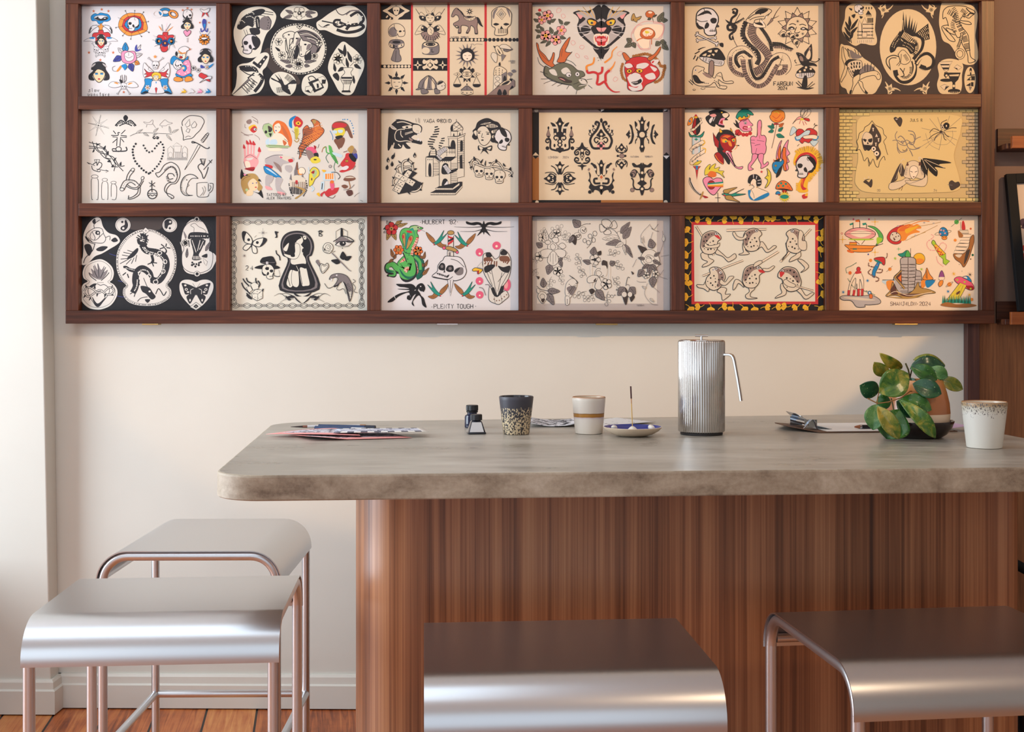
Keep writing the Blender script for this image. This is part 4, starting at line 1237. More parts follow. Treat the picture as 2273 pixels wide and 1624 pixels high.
ART = [
# ---- top row; second print has a brown diagonal glass reflection painted in
(160, 0, 'w', 'colourful motifs print with a clown and butterfly woman, top left of the rack', '''
* h 32 16.5 2.6 1.1 5 0;* h 44 14 2.6 1.1 5 0;* h 54 16.5 2.6 1.1 5 0;* h 25 78 2.6 1.1 5 0;* h 61 78 2.6 1.1 5 0;* h 42 89 2.6 1.1 5 0
f b .6 28,27 29,23 34,20 38,21 42,19 48,20 53,21 56,24 57,29 52,32 47,32 43,36 39,35 36,31 30,31
E w .6 43 26.5 10.5 4;s k 33,27 38,26 43,28 48,25 53,26 50,30 40,30;e k 38 25.4 1.6 .8;e w 48.5 27 1.6 .7
f O .6 42,35 44,35 45,38 50,37 45,41 45,44 40,44 40,41 35,37 41,38
f w .7 46,38 54,38 59,43 59,50 54,44;f w .7 39,38 31,38 26,43 25,50 31,44;c k 1.6 56,41 58,44 59,49;c k 1.6 29,41 27,44 26,49
f r .7 39,45 46,45 47,48 54,48 57,53 52,61 43,72 34,62 30,54 32,49 39,48
f w .5 51,55 60,56 68,61 60,61 52,62;f w .5 34,55 26,56 17,61 26,61 34,62;p b 51,55 57,55 60,57 53,58;p b 34,55 28,55 25,57 32,58
lady 43 60 .95 0 1
bone 33 69 .45 60 1;bone 54 69 .45 -60 1;skull 35 74 .38 15 1;skull 51 73 .38 -15 1;bone 42 81 .55 20 1;bone 42 81 .55 -20 1;skull 42.5 78 .42 0 1
lady 40 108 1.7 0 1
t k .55 5.2 24 131 slow;t k .55 5.2 23 137 puncture
f O .6 82,20 93,19.5 104,21 110,33 110,46 88,53 78,50 69,40 72,27;q r .6 82,25 93,23 101,25 106,34 105,44 88,49 79,45 74,39 77,29;f b .6 84,28 95,26 102,31 102,41 92,46 82,42 78,36
l k .4 93,15 92,30;l k .4 79,16 86,30;l k .4 106,18 98,30;l k .4 64,41 80,38;l k .4 113,32 101,34;l k .4 87,58 90,44;l k .4 75,53 84,42;l k .4 103,55 96,43;l k .4 114,48 101,41;l k .4 68,26 82,32
* k 93 16 1.6 .5 4 0;* k 79 16 1.6 .5 4 0;* k 106 18 1.6 .5 4 0;* k 65 41 1.6 .5 4 0;* k 113 32 1.6 .5 4 0;* k 87 58 1.6 .5 4 0;* k 75 53 1.6 .5 4 0;* k 103 54 1.6 .5 4 0;* k 114 48 1.6 .5 4 0
skside 91 36 .82 0 -1
V b 79,77 79,63 9;V B 73,84 61,91 9;V B 86,94 90,106 9;V w 75,78 68,71 6;V w 94,83 104,80 6;V O 93,92 100,95 7;V b 80,96 78,104 5
c k .5 71,98 68,105 61,105 60,100 64,98;s O 72,97 66,105 68,106 73,100;s b 73,97 80,95 79,104 75,100
s B 93,71 96,66 97,73 103,73 98,76 94,76;c k .5 97,72 102,66 100,74
f p .6 73,79 78,75 84,76 92,76 95,82 95,89 88,94 80,94 74,90;f w .6 78,80 84,77 91,80 91,88 84,91 79,88;c k .5 79,83 84,86 90,83;c k .5 84,78 84,83
s k 70,118 74,119 75,123 72,123;c k .7 72,112 72,119 75,122;c k .7 80,112 80,119 77,122;c k .7 74,111 75,122;c k .7 78,111 77,122;f w .5 72,124 60,121 54,127 62,130 72,128;f w .5 80,124 91,121 98,128 90,130 80,128;s O 62,123 66,122 69,125;s O 90,123 85,123 83,126
bone 71 134 .5 -55 1;bone 82 134 .5 55 1;skull 76.5 128 .44 0 1;* h 76.5 136.5 2.2 .9 5 0
r k 1.4 127 20.5 7 5;r k 4 138 18 7.4 4.6;r b 2.6 138 18 7.4 4.6;r k 3.6 150 21 6.2 4.2 30;r O 2.2 150 21 6.2 4.2 30;r w 2 127 20.5 7 5
s O 133,46 128,38 132,42;s O 143,44 150,39 145,44 140,48;s p 137,47 140,40 141,33 139,44;c k .6 135,47 133,36;c k .6 139,46 146,35
f r .7 135,48 142,48 142,52 150,52 152,58 145,67 140,76 133,76 130,66 126,57 128,52 134,52
q w .4 130,58 120,52 128,60 119,59 129,62;q w .4 149,58 153,52 151,60 156,62 149,62;q w .4 130,66 122,69 131,64;q w .4 134,67 129,72 137,66;q w .4 142,67 143,75 145,66;q w .4 147,66 153,72 149,64;q w .4 139,57 136,52 141,58
F b O 129 61 5.4 10 0;F B O 138 64 5.4 10 0;F b O 147 61 5.4 10 0
* h 164 15 2 .8 5 0;* h 171 12 2 .8 5 0;* h 177 14 2 .8 5 0
skside 171 23 .66 10 1;lady 171 36 1.02 0 1;f p .7 170,54 166,49 166,46 169,45 171,47 173,45 176,46 175,50;e G 171 57.5 .9 1.8;e G 171 61 .9 1.8
s w 190,13 196,15 204,12 202,18 196,19 192,17;o k .5 190,13 196,15 204,12 202,18 196,19 192,17;q r .5 194,18 192,26 197,20;q r .5 200,18 203,26 198,20
s B 195,28 199,30 199,38 197,45 194,39 193,32;s b 195,36 198,36 196.5,42;c B 1.6 196,44 192,47 191,42;c B 1.6 197,44 200,47 201,42;* h 189.5 33.5 1.8 .8 5 0;* h 203 33.5 1.8 .8 5 0;c k .5 189,46 191,51 194,53;c k .5 205,46 202,51 199,53
F O k 196 58.5 8 10 0;E w .5 196.5 57.5 5 2.2;s k 192,58 196,58.5 201,57 199,60 194,60
* O 123 84 3 1.3 5 0;bone 118 90 .5 40 1;bone 130 90 .5 -40 1;skull 123.6 97 .52 0 1
m 125;f w .5 122,108 112,98 107,93 105,103 106,112 110,117 120,116;f r .6 121,107 113,107 107,102 110,108 107,110 111,111 108,115 116,113 121,112
f b .6 119,118 108,117 108,125 102,139 115,136 119,128;F w O 112 130 4 6 0;s k 102,139 109,135 113,137;c k .5 119,106 113,103 115,99;m
f w .5 119,120 130,120 133,128 137,137 125,139 113,137 117,128;f y .6 118,113 119,109 124,107 131,109 132,115 128,117 122,117;f s .5 121,112 128,112 128,117 124.5,120 121,117;e b 122.7 114 1 .6;e b 126.8 114 1 .6;e r 124.7 117 .8 .5;e b 124.7 122.5 .8 1.3;q r .5 124.7,140 123,131 124.7,129.5 126.5,131
f w .6 158,75 162,70 169,69 174,73 170,76 168,80;c O 1.6 158,75 162,79 169,78;* h 175 73 2 .8 5 0;f e .5 157,79 162,80 168,80 167,87 161,88 157,84;E R .5 161.5 85 2.6 1.9;e b 160 82 .9 .7;e b 164 82 .9 .7;s k 155,76 157,81 154,83 153,79
f b .6 148,85 152,83 158,87 166,89 172,83 171,89 164,93 156,92 153,96 147,95 146,90
f p .6 166,91 173,89 176,98 175,110 166,113 157,112 155,107 160,101;d w 1 169,94 172,98 170,104 159,109 168,109 172,107
f w .6 151,92 156,88 164,93 165,98 160,103 155,103 150,97;skside 158 96 .5 20 1;f b .6 163,98 168,97 170,102 166,106;e s 165 101 2 2;f b .6 154,109 160,112 166,113 175,109 178,113 165,115 155,113
f O .6 152,115 158,114 164,117 163,120 156,121 151,119;f O .6 168,115 174,113 179,117 177,120 168,121
lady 198 84 1.25 0 1;s B 191,96 197,100 191,101;s b 200,100 210,94 205,100;F w O 200 99.5 3 6 0;F w k 180 101 3.4 6 0;F w k 187 104 3 6 0
f r .6 188,113 191,108 196,110 200,112 205,121 197,118;f w .6 199,115 206,113 206,117 198,118 189,123
birdlet 166 135 .62 0 -1 by;birdlet 178 135 .62 0 -1 bw;birdlet 190 135 .62 0 -1 bp;birdlet 202 135 .62 0 -1'''),
(490, 0, 'n', 'black print with pale cut-outs and a round portrait of horses, top row', '''
p K 0,0 230,0 230,150 0,150
s n 60,86 75,72 118,120 95,124 70,100
s i 21,38 30,18 50,10 70,12 82,22 78,38 68,50 62,66 58,80 46,86 30,82 22,66 19,50
s k 24,40 32,26 46,17 60,13 66,16 60,22 50,26 48,40 40,38 30,44;c k 1 58,16 68,17 78,19;c k 1 58,19 70,21 78,22;c k .8 56,22 66,24;D i .8 2.2 26,38 30,30 36,34;D i .8 2.2 38,22 46,18 50,22;D i .8 2.2 36,26 44,24 50,28
H k 1 6 2.4 44,42 48,34 52,26;s k 52,26 57,26 59,41 53,42;D i .7 2 54,27 56,40
s g 59,28 70,24 75,32 72,44 59,42;c k 1 70,24 75,32 72,44;D k .8 4 68,26 71,33 69,42;s k 43,42 56,42 58,50 48,52 44,48
p i 33,42 43,44 42,56 38,54;c k .7 34,44 38,54;c k .7 38,44 41,54
skside 44 66 1.15 5 -1;s k 46,54 56,56 59,64 54,72 48,66
s i 89,20 98,11 112,8 124,10 132,15 142,17 143,24 132,28 116,30 98,28 90,26
V g 107,20 96,15 5;V g 106,23 93,27 5;V g 126,18 141,19 5;V g 126,21 136,26 5;F i k 116.5 19.5 9.5 5 90;e k 117.5 19.5 2.6 2.6;e i 116.5 19 1.2 1.2
s i 142,34 150,28 164,18 180,10 196,9 210,18 216,30 214,46 204,54 188,55 172,52 156,45 145,44
c k 4 176,33 190,38 205,36 212,28 204,18 192,24;c k 1.8 150,31 160,33 174,36;c k 3.4 178,30 170,30 168,36 176,40 184,36;c k 4.4 172,44 186,48 202,46 212,40 206,36 192,38 186,44;c g 2 186,22 194,16 206,16;c k 1.2 171,14 175,20 182,22 192,16;D i 1.1 6 174,36 190,36 205,34 210,24;d k .8 173,33 181,36 189,33 198,35 207,32 203,22;c k .8 145,36 150,40 158,40;s k 152,40 158,36 162,37
s i 74,66 82,48 98,38 116,35 136,40 150,52 157,70 153,90 142,104 122,110 104,108 86,98 76,84
o k .7 76,66 84,49 98,40 116,37 134,42 148,53 155,70 151,89 140,102 122,108 104,106 88,97 78,84;D k 1 2.6 75,67 83,49 98,39 116,36 135,41 149,52 156,70 152,90 141,103 122,109 104,107 87,98 77,84 75,67
p K 112,40 117,35 122,39 117,44;q i .6 113,40 117,36 121,39 117,43;p k 115,39.5 117,37.5 119,39 117,41
s g 104,56 110,48 122,44 138,48 148,56 150,66 146,74 140,78 130,74 118,70;c k 1.5 112,49 128,46 143,54;c k 1.5 118,50 132,50 148,59;c k 1.4 124,54 138,56 149,64;c k 1.3 132,58 142,62 147,70;c k 1.2 134,64 142,68 145,76;c i .9 114,52 130,50 144,58;c i .9 128,56 140,60 147,67
f i 1 92,52 96,48.5 104,46.5 110,49 108,56 103,58 102,66 101,78 97,76 96,62 97,57 93,56;e k 101 51.5 1.6 1.1;e k 93.6 53.6 .9 .8;c k 1.3 97,58 98,66 100,76
f i 1 113,47 117,52 119,58 115,66 110,69 107,73 103,72 102,69 105,64 108,58 109,51;e k 113 57 1.8 1.3;e k 104.4 70 1 .8;s g 115,56 118,58 114,66 111,66;c k 1 108,58 107,65
f i 1 120,56 122,60 128,61 134,64 135,69 131,74 127,77 125,82 121,84 117,82 116.5,78 117,70 117,62;e k 125.5 66 2 1.3;e k 119.5 80.5 1.2 .9;s g 129,66 134,66 132,72 127,74;c k 1 119,68 119,76;s k 112,68 116,70 115,82 110,90 108,84;s k 124,84 129,79 135,74 138,80 132,90 126,90;s g 136,70 142,72 141,82 134,80
H k 1.2 11 2.6 97,82 112,78;H k 1 9 2.6 96,88 108,90
F i k 86 62 5.5 6 0;F i k 146 64 5 6 20;F i k 91 82 5.5 7 0;F i k 139 83 5 7 0;F i k 114 95 8.5 12 0;V g 104,93 88,89 5;V g 106,98 96,98 5;V g 124,92 142,90 5;V g 124,97 132,98 5;V k 88,76 81,70 3;V k 142,78 148,69 3
s i 180,62 192,68 204,78 212,90 212,102 204,120 196,138 186,141 176,136 168,122 160,106 160,94 166,80
F i k 174 87 8 8 0;F i k 203 88 7 7 0;V k 184,84 184,66 5;V k 182,80 174,72 4;V k 194,92 188,76 5;V k 198,96 208,102 5;V k 182,100 174,106 5;V k 189,100 186,86 4;V k 170,106 168,94 4;V k 198,124 197,112 3;c k .7 178,90 184,98;c k .7 198,92 192,98
f i .8 182,101 196,101 193,108 196,116 192,126 190,134 182,134 182,126 178,116 184,108;p k 179,114 195,114 195,117 179,117;H k 1 6 2 181,122 193,122;l k 1 180,119 195,119;p k 180,134 192,134 193,137 179,137;s k 166,112 172,108 176,114 174,120
s i 17,140 22,128 24,112 24,100 30,95 44,92 58,80 68,78 72,84 68,98 62,106 65,122 58,136 46,140 30,142
s k 27,99 40,97 52,100 56,108 48,106 36,106;c k 5 56,110 62,116 58,126 50,136;c i 2.4 55,112 58,118 53,126 46,134;H k 1 5 2.2 50,118 46,128 38,136;H k 1.2 13 4 52,116 44,126 36,134;c k 1.4 28,102 40,110 50,112;c k 4 48,92 56,98;p k 52,98 66,82 70,84 58,102;d i 1.4 64,88 59,95;c k 2 50,108 40,116;q g .8 36,122 42,116 44,118 30,130 18,140;D i .7 3 34,99 46,99 56,110 61,118
s i 72,122 76,112 84,107 94,107 106,112 112,122 110,134 102,142 88,142 78,136
s k 88,124 76,118 75,115 86,120 80,110 89,118 85,109 92,120 96,126 108,118 112,124 100,126 104,140 92,134;H k .7 8 1.3 96,112 108,122;H k .7 8 1.3 82,134 96,132;e i 104 131 4 2
s i 120,126 124,114 136,109 150,110 158,120 158,132 148,142 132,142 122,136
c k 1.4 132,120 130,115 136,113 142,118;q k .8 130,122 146,116 153,130 139,137;q i .6 136,123 146,119 151,129 141,133;p k 142,124 145,124 146,130 143,131;D k .8 2.2 136,123 146,119 151,130 140,134 136,123;q i .7 144,116 152,113 156,118 155,124 148,124;p k 150,118 156,118 155,124 150,124;q i .7 126,129 134,127 137,132 134,138 125,135;p k 125,135 130,133 134,138'''),
(830, 0, 'c', 'tan print divided by red bars, with a horse and hanging scales, top row', '''
p K 10,0 55,0 55,29 10,29;p K 10,96 55,96 55,101 10,101;p K 58,86 109,86 109,105 58,105;p K 112,56.5 165,56.5 165,61.5 112,61.5
p r 55,0 58,0 58,150 55,150;p r 109,0 112.5,0 112.5,150 109,150;p r 164,0 167.5,0 167.5,150 164,150
d c 2.1 16,98.5 22,98.5 27,98.5 32,98.5 37,98.5 42,98.5 47,98.5 52,98.5;d c 2.1 115,59 121,59 127,59 133,59 139,59 145,59 151,59 156,59 161,59;d k 2.9 166,59 172,59 178,59 184,59 190,59 196,59 202,59 208,59 213,59
m 33;s c 33,5 28,6 24,9 20,12 16,14 13,16 16,18 20,20 24,24 28,26 33,29;p K 33,8 20,16 33,24;m;H c 2 4 6 14,20 24,28 32,29;f c .3 28,12 33,9 38,12 37,18 35,22 31,22 29,18;e k 31 15.5 1.2 1;e k 35 15.5 1.2 1
f c .8 22,50 22,42 28,36 36,35 43,39 46,45 45,53 37,54 35,50 33,53 25,54;s g 22,48 24,42 30,40 34,47 32,53 25,53;s k 37,46 40,45 41,47 38,48;e k 44.5 46 1 1;c k .7 30,36 31,43 35,46;q c .4 33,54 36,62 31,62
f g .8 23,62 28,59 38,59 44,62 44,69 36,72 27,71 23,68;E k .4 33.5 62.5 6 2;p k 28,66 31,67 31,72 28,71;p c 23,64 28,66 28,70 23,68;p c 36,67 44,64 44,68 36,71;e k 33 69 1 1;e k 41 67 1 1;e k 25 67 1 1;f g .7 31,73 37,73 38,80 40,84 40,90 34,92 26,89 27,83;l k .7 33,75 32,91
* k 33.5 123 18 9 8 0;* c 33.5 123 19 8.5 8 22;e c 33.5 123 9 9;f c .8 27,116 34,114 41,117 42,124 39,130 33,132 28,130 26,123;c k .8 29,122 32,122;c k .8 36,122 39,122;c k .8 31,128 36,128;e k 33.5 112 1 1.6;e k 24 113 1.2 1.2;e k 43 113 1.2 1.2;e k 19 123 1.2 1.2;e k 48 123 1.2 1.2;e k 24 134 1.2 1.2;e k 44 134 1.2 1.2;s k 27,117 33,114 40,117 36,118
m 83.5;f c .6 75,32 62,13 67,20 70,18 76,24;s k 67,24 75,24 76,30 70,30;e c 72.5 26 1.4 1.4;s k 69,29 76,28 76,31;q c .5 79,20 75,10 82,18;f c .6 81,44 70,37 61,51 72,49 80,48;s k 72,38 79,42 79,47 70,45;e c 72 41 1.5 1.5;c k .5 64,46 72,47;m
e c 83.5 27 6.8 7;r k .7 83.5 27 6.8 7;s k 77,24 80,18 83.5,22 87,18 90,24 83.5,22;l k .7 79,26 82,26.5;l k .7 85,26.5 88,26;e k 83.5 30.6 1 .6;p k 80,35 87,35 83.5,39
f v .8 70,50 76,47 92,47 97,51 93,57 88,60 78,60 74,57;H k .9 7 3.4 71,53 80,57 90,57 96,53;E c .7 84 46 5.2 6.6;l k .6 83,42 86,46 84,48 87,50
E c .6 84 62 6 2.2;f g .8 72,66 78,62 90,62 96,66 96,78 88,81 74,80 72,76;E c .7 84 66 11 4;r k 1.6 84 65.6 6.5 2;e k 84 65.6 4.4 1.2;e c 77 75 6 5;c k 1 86,72 86,77 89,77
m 83.5;s c 83.5,88 78,90 74,88 72,92 74,95 78,94 76,97 72,99 74,103 79,101 83.5,104 83.5,101 79,96.5 83.5,92;* c 65 96.5 7 2.2 4 0;e K 65 96.5 1.6 1.6;m;e c 83 96.5 2.6 2.6
f g .8 66,131 68,122 74,116 81,112 88,116 93,123 94,130 84,133 72,132;s c 76,118 81,112 80,120 78,131 75,131;s c 86,117 90,122 90,131 86,131;c k .8 81,112 74,122 71,131;c k .8 81,112 82,131;c k .8 82,113 90,124 92,130;f g .6 62,133 68,130 68,133;f g .6 70,132 76,132 81,136 78,139 71,139;f g .6 90,132 96,133 98,138 91,139;f x .7 93,126 96,121 101,120 106,125 105,131 99,134 94,132;s k 94,126 97,121 103,121 100,124;e k 101 127.5 .8 .8;e k 104.6 127 .7 .7
f v .8 115,24 118,16 122,12 126,14 132,22 140,25 150,25 154,30 153,40 154,49 150,50 149,42 144,38 142,45 139,49 137,48 140,40 130,38 129,48 125,49 126,40 121,38 122,41 125,40 124,42 120,39 118,35 126,30 125,24 121,22 118,25;c k 1.6 124,13 130,18 134,24;s k 152,26 156,27 160,36 162,40 156,36;f c .6 133,24 138,27 146,26 150,24 150,28 143,31 136,29;D k .6 2.4 134,26 141,29.5 150,27;s k 137,24 145,24 141,26.5;* k 142 17 5.6 2 8 0;e c 142 17 1.3 1.3;e k 127 49 2.4 1;e k 152 50 2.4 1;e k 138.5 49 2 1
t g .45 2.2 114 54 NATASHA;t g .45 2.2 129 54 TORBATI;c g .45 143,66 147,65 149,67 153,65 161,66
* g 138.5 82 18 8.5 16 0;s k 129,78 134,72 143,72 149,79 148,88 139,91 130,88;E e .7 138.5 83 7.4 7.8;s k 131,80 135,75 142,74 146,80 139,77;l k .6 134,82 137,82.4;l k .6 140,82.4 144,82;e k 138.5 87 1.2 .6
* k 138 110 13 7 8 22;e c 138 110 7.5 7;E c .7 138 110 7 3.4;r k .6 138 110 2.6 2.6;e k 138 110 1.2 1.2;m 138;q c .6 118,110 124,107.5 128,110 124,112.5
m 138;e k 124 110 1 1;l k .5 124,113 118,125;l k .5 124,113 129,125;e k 132 104 1.6 1.6;s k 118,125 129,125 127,129 120,129;s k 133,107 130,101 127,104;m;e k 138 120 1.2 1.2;e k 138 125 1 1
f g .8 138,127 144,131 146,134 130,134 132,131;q c .7 130,134 147,134 147,139 139,141 130,139;d k .9 132,137 138,138 144,137;l k .6 138,128 138,134
f c .9 175,28 175,18 181,12 190,10 199,13 204,20 204,28 203,36 198,42 197,51 180,52 180,42 175,38;s g 176,24 178,16 184,12 180,20 178,28;s g 202,26 201,16 196,12 200,22;q c .8 189,13 196,21 190,29 182,21;q x .8 189,16 193,21 190,26 185,21;r k .6 189 21 2.2 2;e k 189 21 1 1;s k 177,36 181,34 186,36 181,38;s k 192,36 196,34 201,36 196,38;p k 189,38 187,43 192,43;H k .9 7 2.5 182,46 198,46
V g 192,74 206,73 6;f x .6 186,70 190,66 198,67 204,73 192,72;f x .6 182,80 176,78 174,84 181,93 183,86;s k 177,68 182,70 181,73;f c .7 180,70 184,68 190,76 191,81 186,82 181,76;s k 183,72 188,79 186,79;q g .5 189,80 196,82 190,91
t g .45 2.2 200,0 0 0''' .replace('t g .45 2.2 200,0 0 0', '''t g .45 2 200 89.5 LONDON;t g .45 2 203 92 2024
s k 185,95 187,92 188,96 186.5,98;f c .7 178,107 180,100 186,98 193,101 197,106 190,112 179,112;D k .8 3 181,101 181,110;D k .8 3 186,99 186,111;D k .8 3 191,101 190,111;q x .6 178,112 190,112 190,122 177,134;o k .6 180,116 184,114 187,117 184,120;o k .6 179,124 183,121 187,124 182,128;q g .6 190,110 197,106 197,118 190,123;s k 192,116 194,112 196,115 196,120 192,121
q v .6 177,134 190,124 207,118 209,120 209,128 200,134 200,141 168,141;q c .5 185,127 194,120 207,118 200,126;s k 189,126 196,121 202,120 197,125;s k 183,140 185,133 188,133 190,140;s k 191,140 193,133 196,134 197,140;s k 202,132 205,127 207,130;s g 198,109 202,107 206,110 202,113;s g 204,105 208,103 211,106 207,108;s k 201,117 206,117 204,121;l k .5 203,112 203,117''')),
(1165, 0, 'W', 'print of a snarling black panther face, antlered dragon and red lion, top row', '''
m 113.5;f k .9 113.5,12 100,14 92,17 80,16 72,19 76,22 80,27 80,32 78,38 80,48 84,54 92,61 100,68 103,74 108,80 113.5,83
s G 100,14 96,20 88,17 78,18 76,20 84,24 90,28 84,34 80,38 84,48 98,62 104,66 108,60 102,50 98,42 104,36 110,32 113.5,30 113.5,26 106,30 104,22;s S 77,20 82,22 86,24 82,28;s k 84,40 92,38 98,44 92,50 84,48;s k 94,28 100,27 108,32 106,38 97,38 92,33;f y .9 93,30 99,29 106,33 104,37 96,37;s O 103,31 106,33 104,37 101,37;e Y 98.5 33.5 3.4 3;e g 99.5 34 2.2 2;e k 99.5 34 1.2 1.2
s k 110,20 113.5,18 113.5,30 111,26;s S 106,41 113.5,42 113.5,48 110,47;s k 110,46 113.5,48 113.5,50;s e 103,52 108,50 113.5,52 113.5,68 106,68 102,60;s r 104,54 113.5,54 113.5,67 107,66;s S 106,60 113.5,62 113.5,58 108,57;p w 104,51 106,58 107,52;p w 107,52 108,55 110,52;p w 104,66 106,61 108,66;H e 1.2 3 2 104,51.5 113.5,52
c G 1 100,68 104,72 113.5,73;s k 108,74 113.5,72 113.5,79;c y .8 104,26 100,18 96,10;c y .8 99,25 92,17 86,10;c y .6 94,24 86,18 78,14;c w .7 98,42 86,40 71,38;c w .7 98,46 86,48 73,49;c w .7 100,48 90,52 80,57;c k .4 86,10 92,17;d n .5 104,44 102,46 105,47;m
c k .5 107,86 110,86;H k .7 2 4 107,86 110,90 117,86
F S y 34 23 8 5 0;F S y 25 29.5 6.5 5 20;F S y 31 53 8.5 5 10;F S y 54 45 7.5 5 0;F S y 46 59 8 5 30;e r 22 15 2.5 2.2;c d 1 24,16 27,19
V d 24,22 16,20 5;V d 20,32 13,28 5;V d 34,30 38,36 5;V d 38,33 46,28 5;V d 18,42 22,35 5;V d 28,46 22,39 5;V d 24,48 15,44 5;V d 22,52 17,57 5;V d 41,50 37,40 6;V d 43,52 50,46 5;V d 52,55 61,57 5;V d 33,60 23,64 4;V d 38,61 31,69 5;V d 56,36 50,28 5;V d 58,36 67,33 5
o S .5 47,15 50,12 54,14 52,18 48,19;o S .5 54,22 58,21 60,25 56,27;o S .5 68,62 72,60 75,64 71,67;o S .5 81,70 84,67 88,69 85,73;o S .5 75,82 77,79 81,83 79,86;o S .5 88,84 92,83 94,88;o S .5 137,80 141,76 145,78 141,83;o S .5 122,103 126,101 129,106 124,107;o S .5 131,118 134,114 138,117 134,121
f z .7 159,23 162,20 165,26 173,24 170,29 167,30 166,33 162,31 158,30;e q 161 29 1 1
f h .5 179,20 183,16 190,17 193,22 188,27 181,25;e e 186 18.5 3 1.6;c d 1 189,25 191,33;V d 187,27 182,29 4;V d 190,25 196,22 3;V d 198,33 206,18 9;V d 203,30 212,30 7
o S .6 158,50 166,38 178,32 192,32 206,36 206,46 200,58 186,58 186,72 174,74 166,66 160,60;s e 162,50 168,40 184,36 204,38 204,48 198,56 186,58 184,70 176,72 168,64;c S .8 160,50 166,38 174,37;c S .8 190,34 204,36 205,48 198,57;c S .8 168,64 172,72 184,72
f h .5 171,50 174,43 184,41 192,46 193,53 186,58 176,57 172,54;s e 175,48 182,43 190,46 188,52 180,54 176,52;s Y 178,46 182,46 185,48 180,50;d r .7 180,52 184,53 187,50;c h 1.4 178,56 170,58 166,61;c h 1.2 188,57 188,66
V d 158,62 151,57 8;V d 159,64 148,70 7;V d 160,63 164,71 7;V d 200,62 194,68 8;V d 201,61 210,64 7;V d 204,66 213,74 8
f h .8 17,64 20,66 22,74 30,82 36,90 40,84 42,78 44,80 43,88 42,94 48,99 46,101 36,98 26,90 20,78;f h .8 67,55 64,66 60,76 68,78 70,77 63,85 59,92 48,92 51,84 53,74 60,62;c n .6 20,74 28,84 36,92;c n .6 56,72 54,84
f d .8 30,98 38,101 48,95 58,93 70,97 78,104 86,106 89,112 82,116 90,118 92,124 82,126 76,128 66,126 50,122 36,116 28,110;s W 36,104 44,103 48,112 40,110;s W 54,104 62,100 68,108 58,110;E w .6 65 111 4 3.4;e k 66 112 1.2 1.2;E w .6 78 110 3.4 3.4;e k 78 110 1.2 1.2;s n 49,115 56,114 64,118 70,120 68,123 58,122;s S 51,116 56,117 60,120;s W 80,118 88,118 92,124 84,124;e k 84 119 1 .7;c k .7 30,98 30,112 44,121 66,126 80,122;c k .6 19,85 22,94 30,100;c k .6 60,88 70,92 76,98;c k .6 23,106 34,110;c k .6 24,117 34,117;c k .6 28,124 38,120 44,121;c k .6 40,127 48,122;c k .6 48,128 56,124;c k .6 62,132 66,126;c k .6 76,140 78,130;c k .6 88,132 88,127;c k .6 100,131 94,126;c k .6 100,117 92,118;s d 68,124 80,128 92,126 78,134
c O 2-3.4 103,85 101,94 92,98 92,104;c r 3.4 92,104 94,108 102,107 108,110 108,118 107,124 111,125 118,121 120,124;c r 3.6-1 120,123 124,130 132,136 141,136;c r 3.4 108,110 114,107 115,99;c r 3.6 120,121 120,110 126,104;c O 3-1 126,104 131,98 134,91;c O 2.6-1 118,93 128,85 130,76 137,69
D M 2.2 3.2 146,92 143,104 146,116 152,120;D M 2.4 3.4 158,84 168,82 180,80 190,84 196,88 202,98 208,98 206,106 204,114 198,120 192,122
f r .7 150,92 158,86 170,84 182,86 188,94 196,100 200,110 192,120 180,126 174,134 162,135 153,132 152,122 150,114 148,104;s w 148,96 156,94 160,99 152,101;s w 166,96 178,93 184,96 176,102 166,101;s w 154,112 164,108 172,112 168,120 156,118;s w 186,98 196,102 192,106;s w 178,112 190,108 194,116 184,118;s w 154,128 166,130 172,124 174,132 160,135;E y .8 155 105.5 4 3;e k 155 105.5 1.6 1.4;E y .8 170 105 5 3.2;e k 170 105.5 1.7 1.5;s w 152,114 162,118 172,114 175,120 168,128 158,127;s k 158,122 166,120 172,117 173,122 164,126;H w .8 2 1.8 158,123 168,122;s w 187,92 196,88 199,90 193,97;s r 188,92 192,90 190,94;c k .8 160,96 164,104 158,110;s r 163,94 166,94 165,100 162,99;f h .7 145,80 148,78 154,84 156,88 150,90;f h .7 202,71 200,70 192,80 182,86 186,90 194,84 199,78'''),
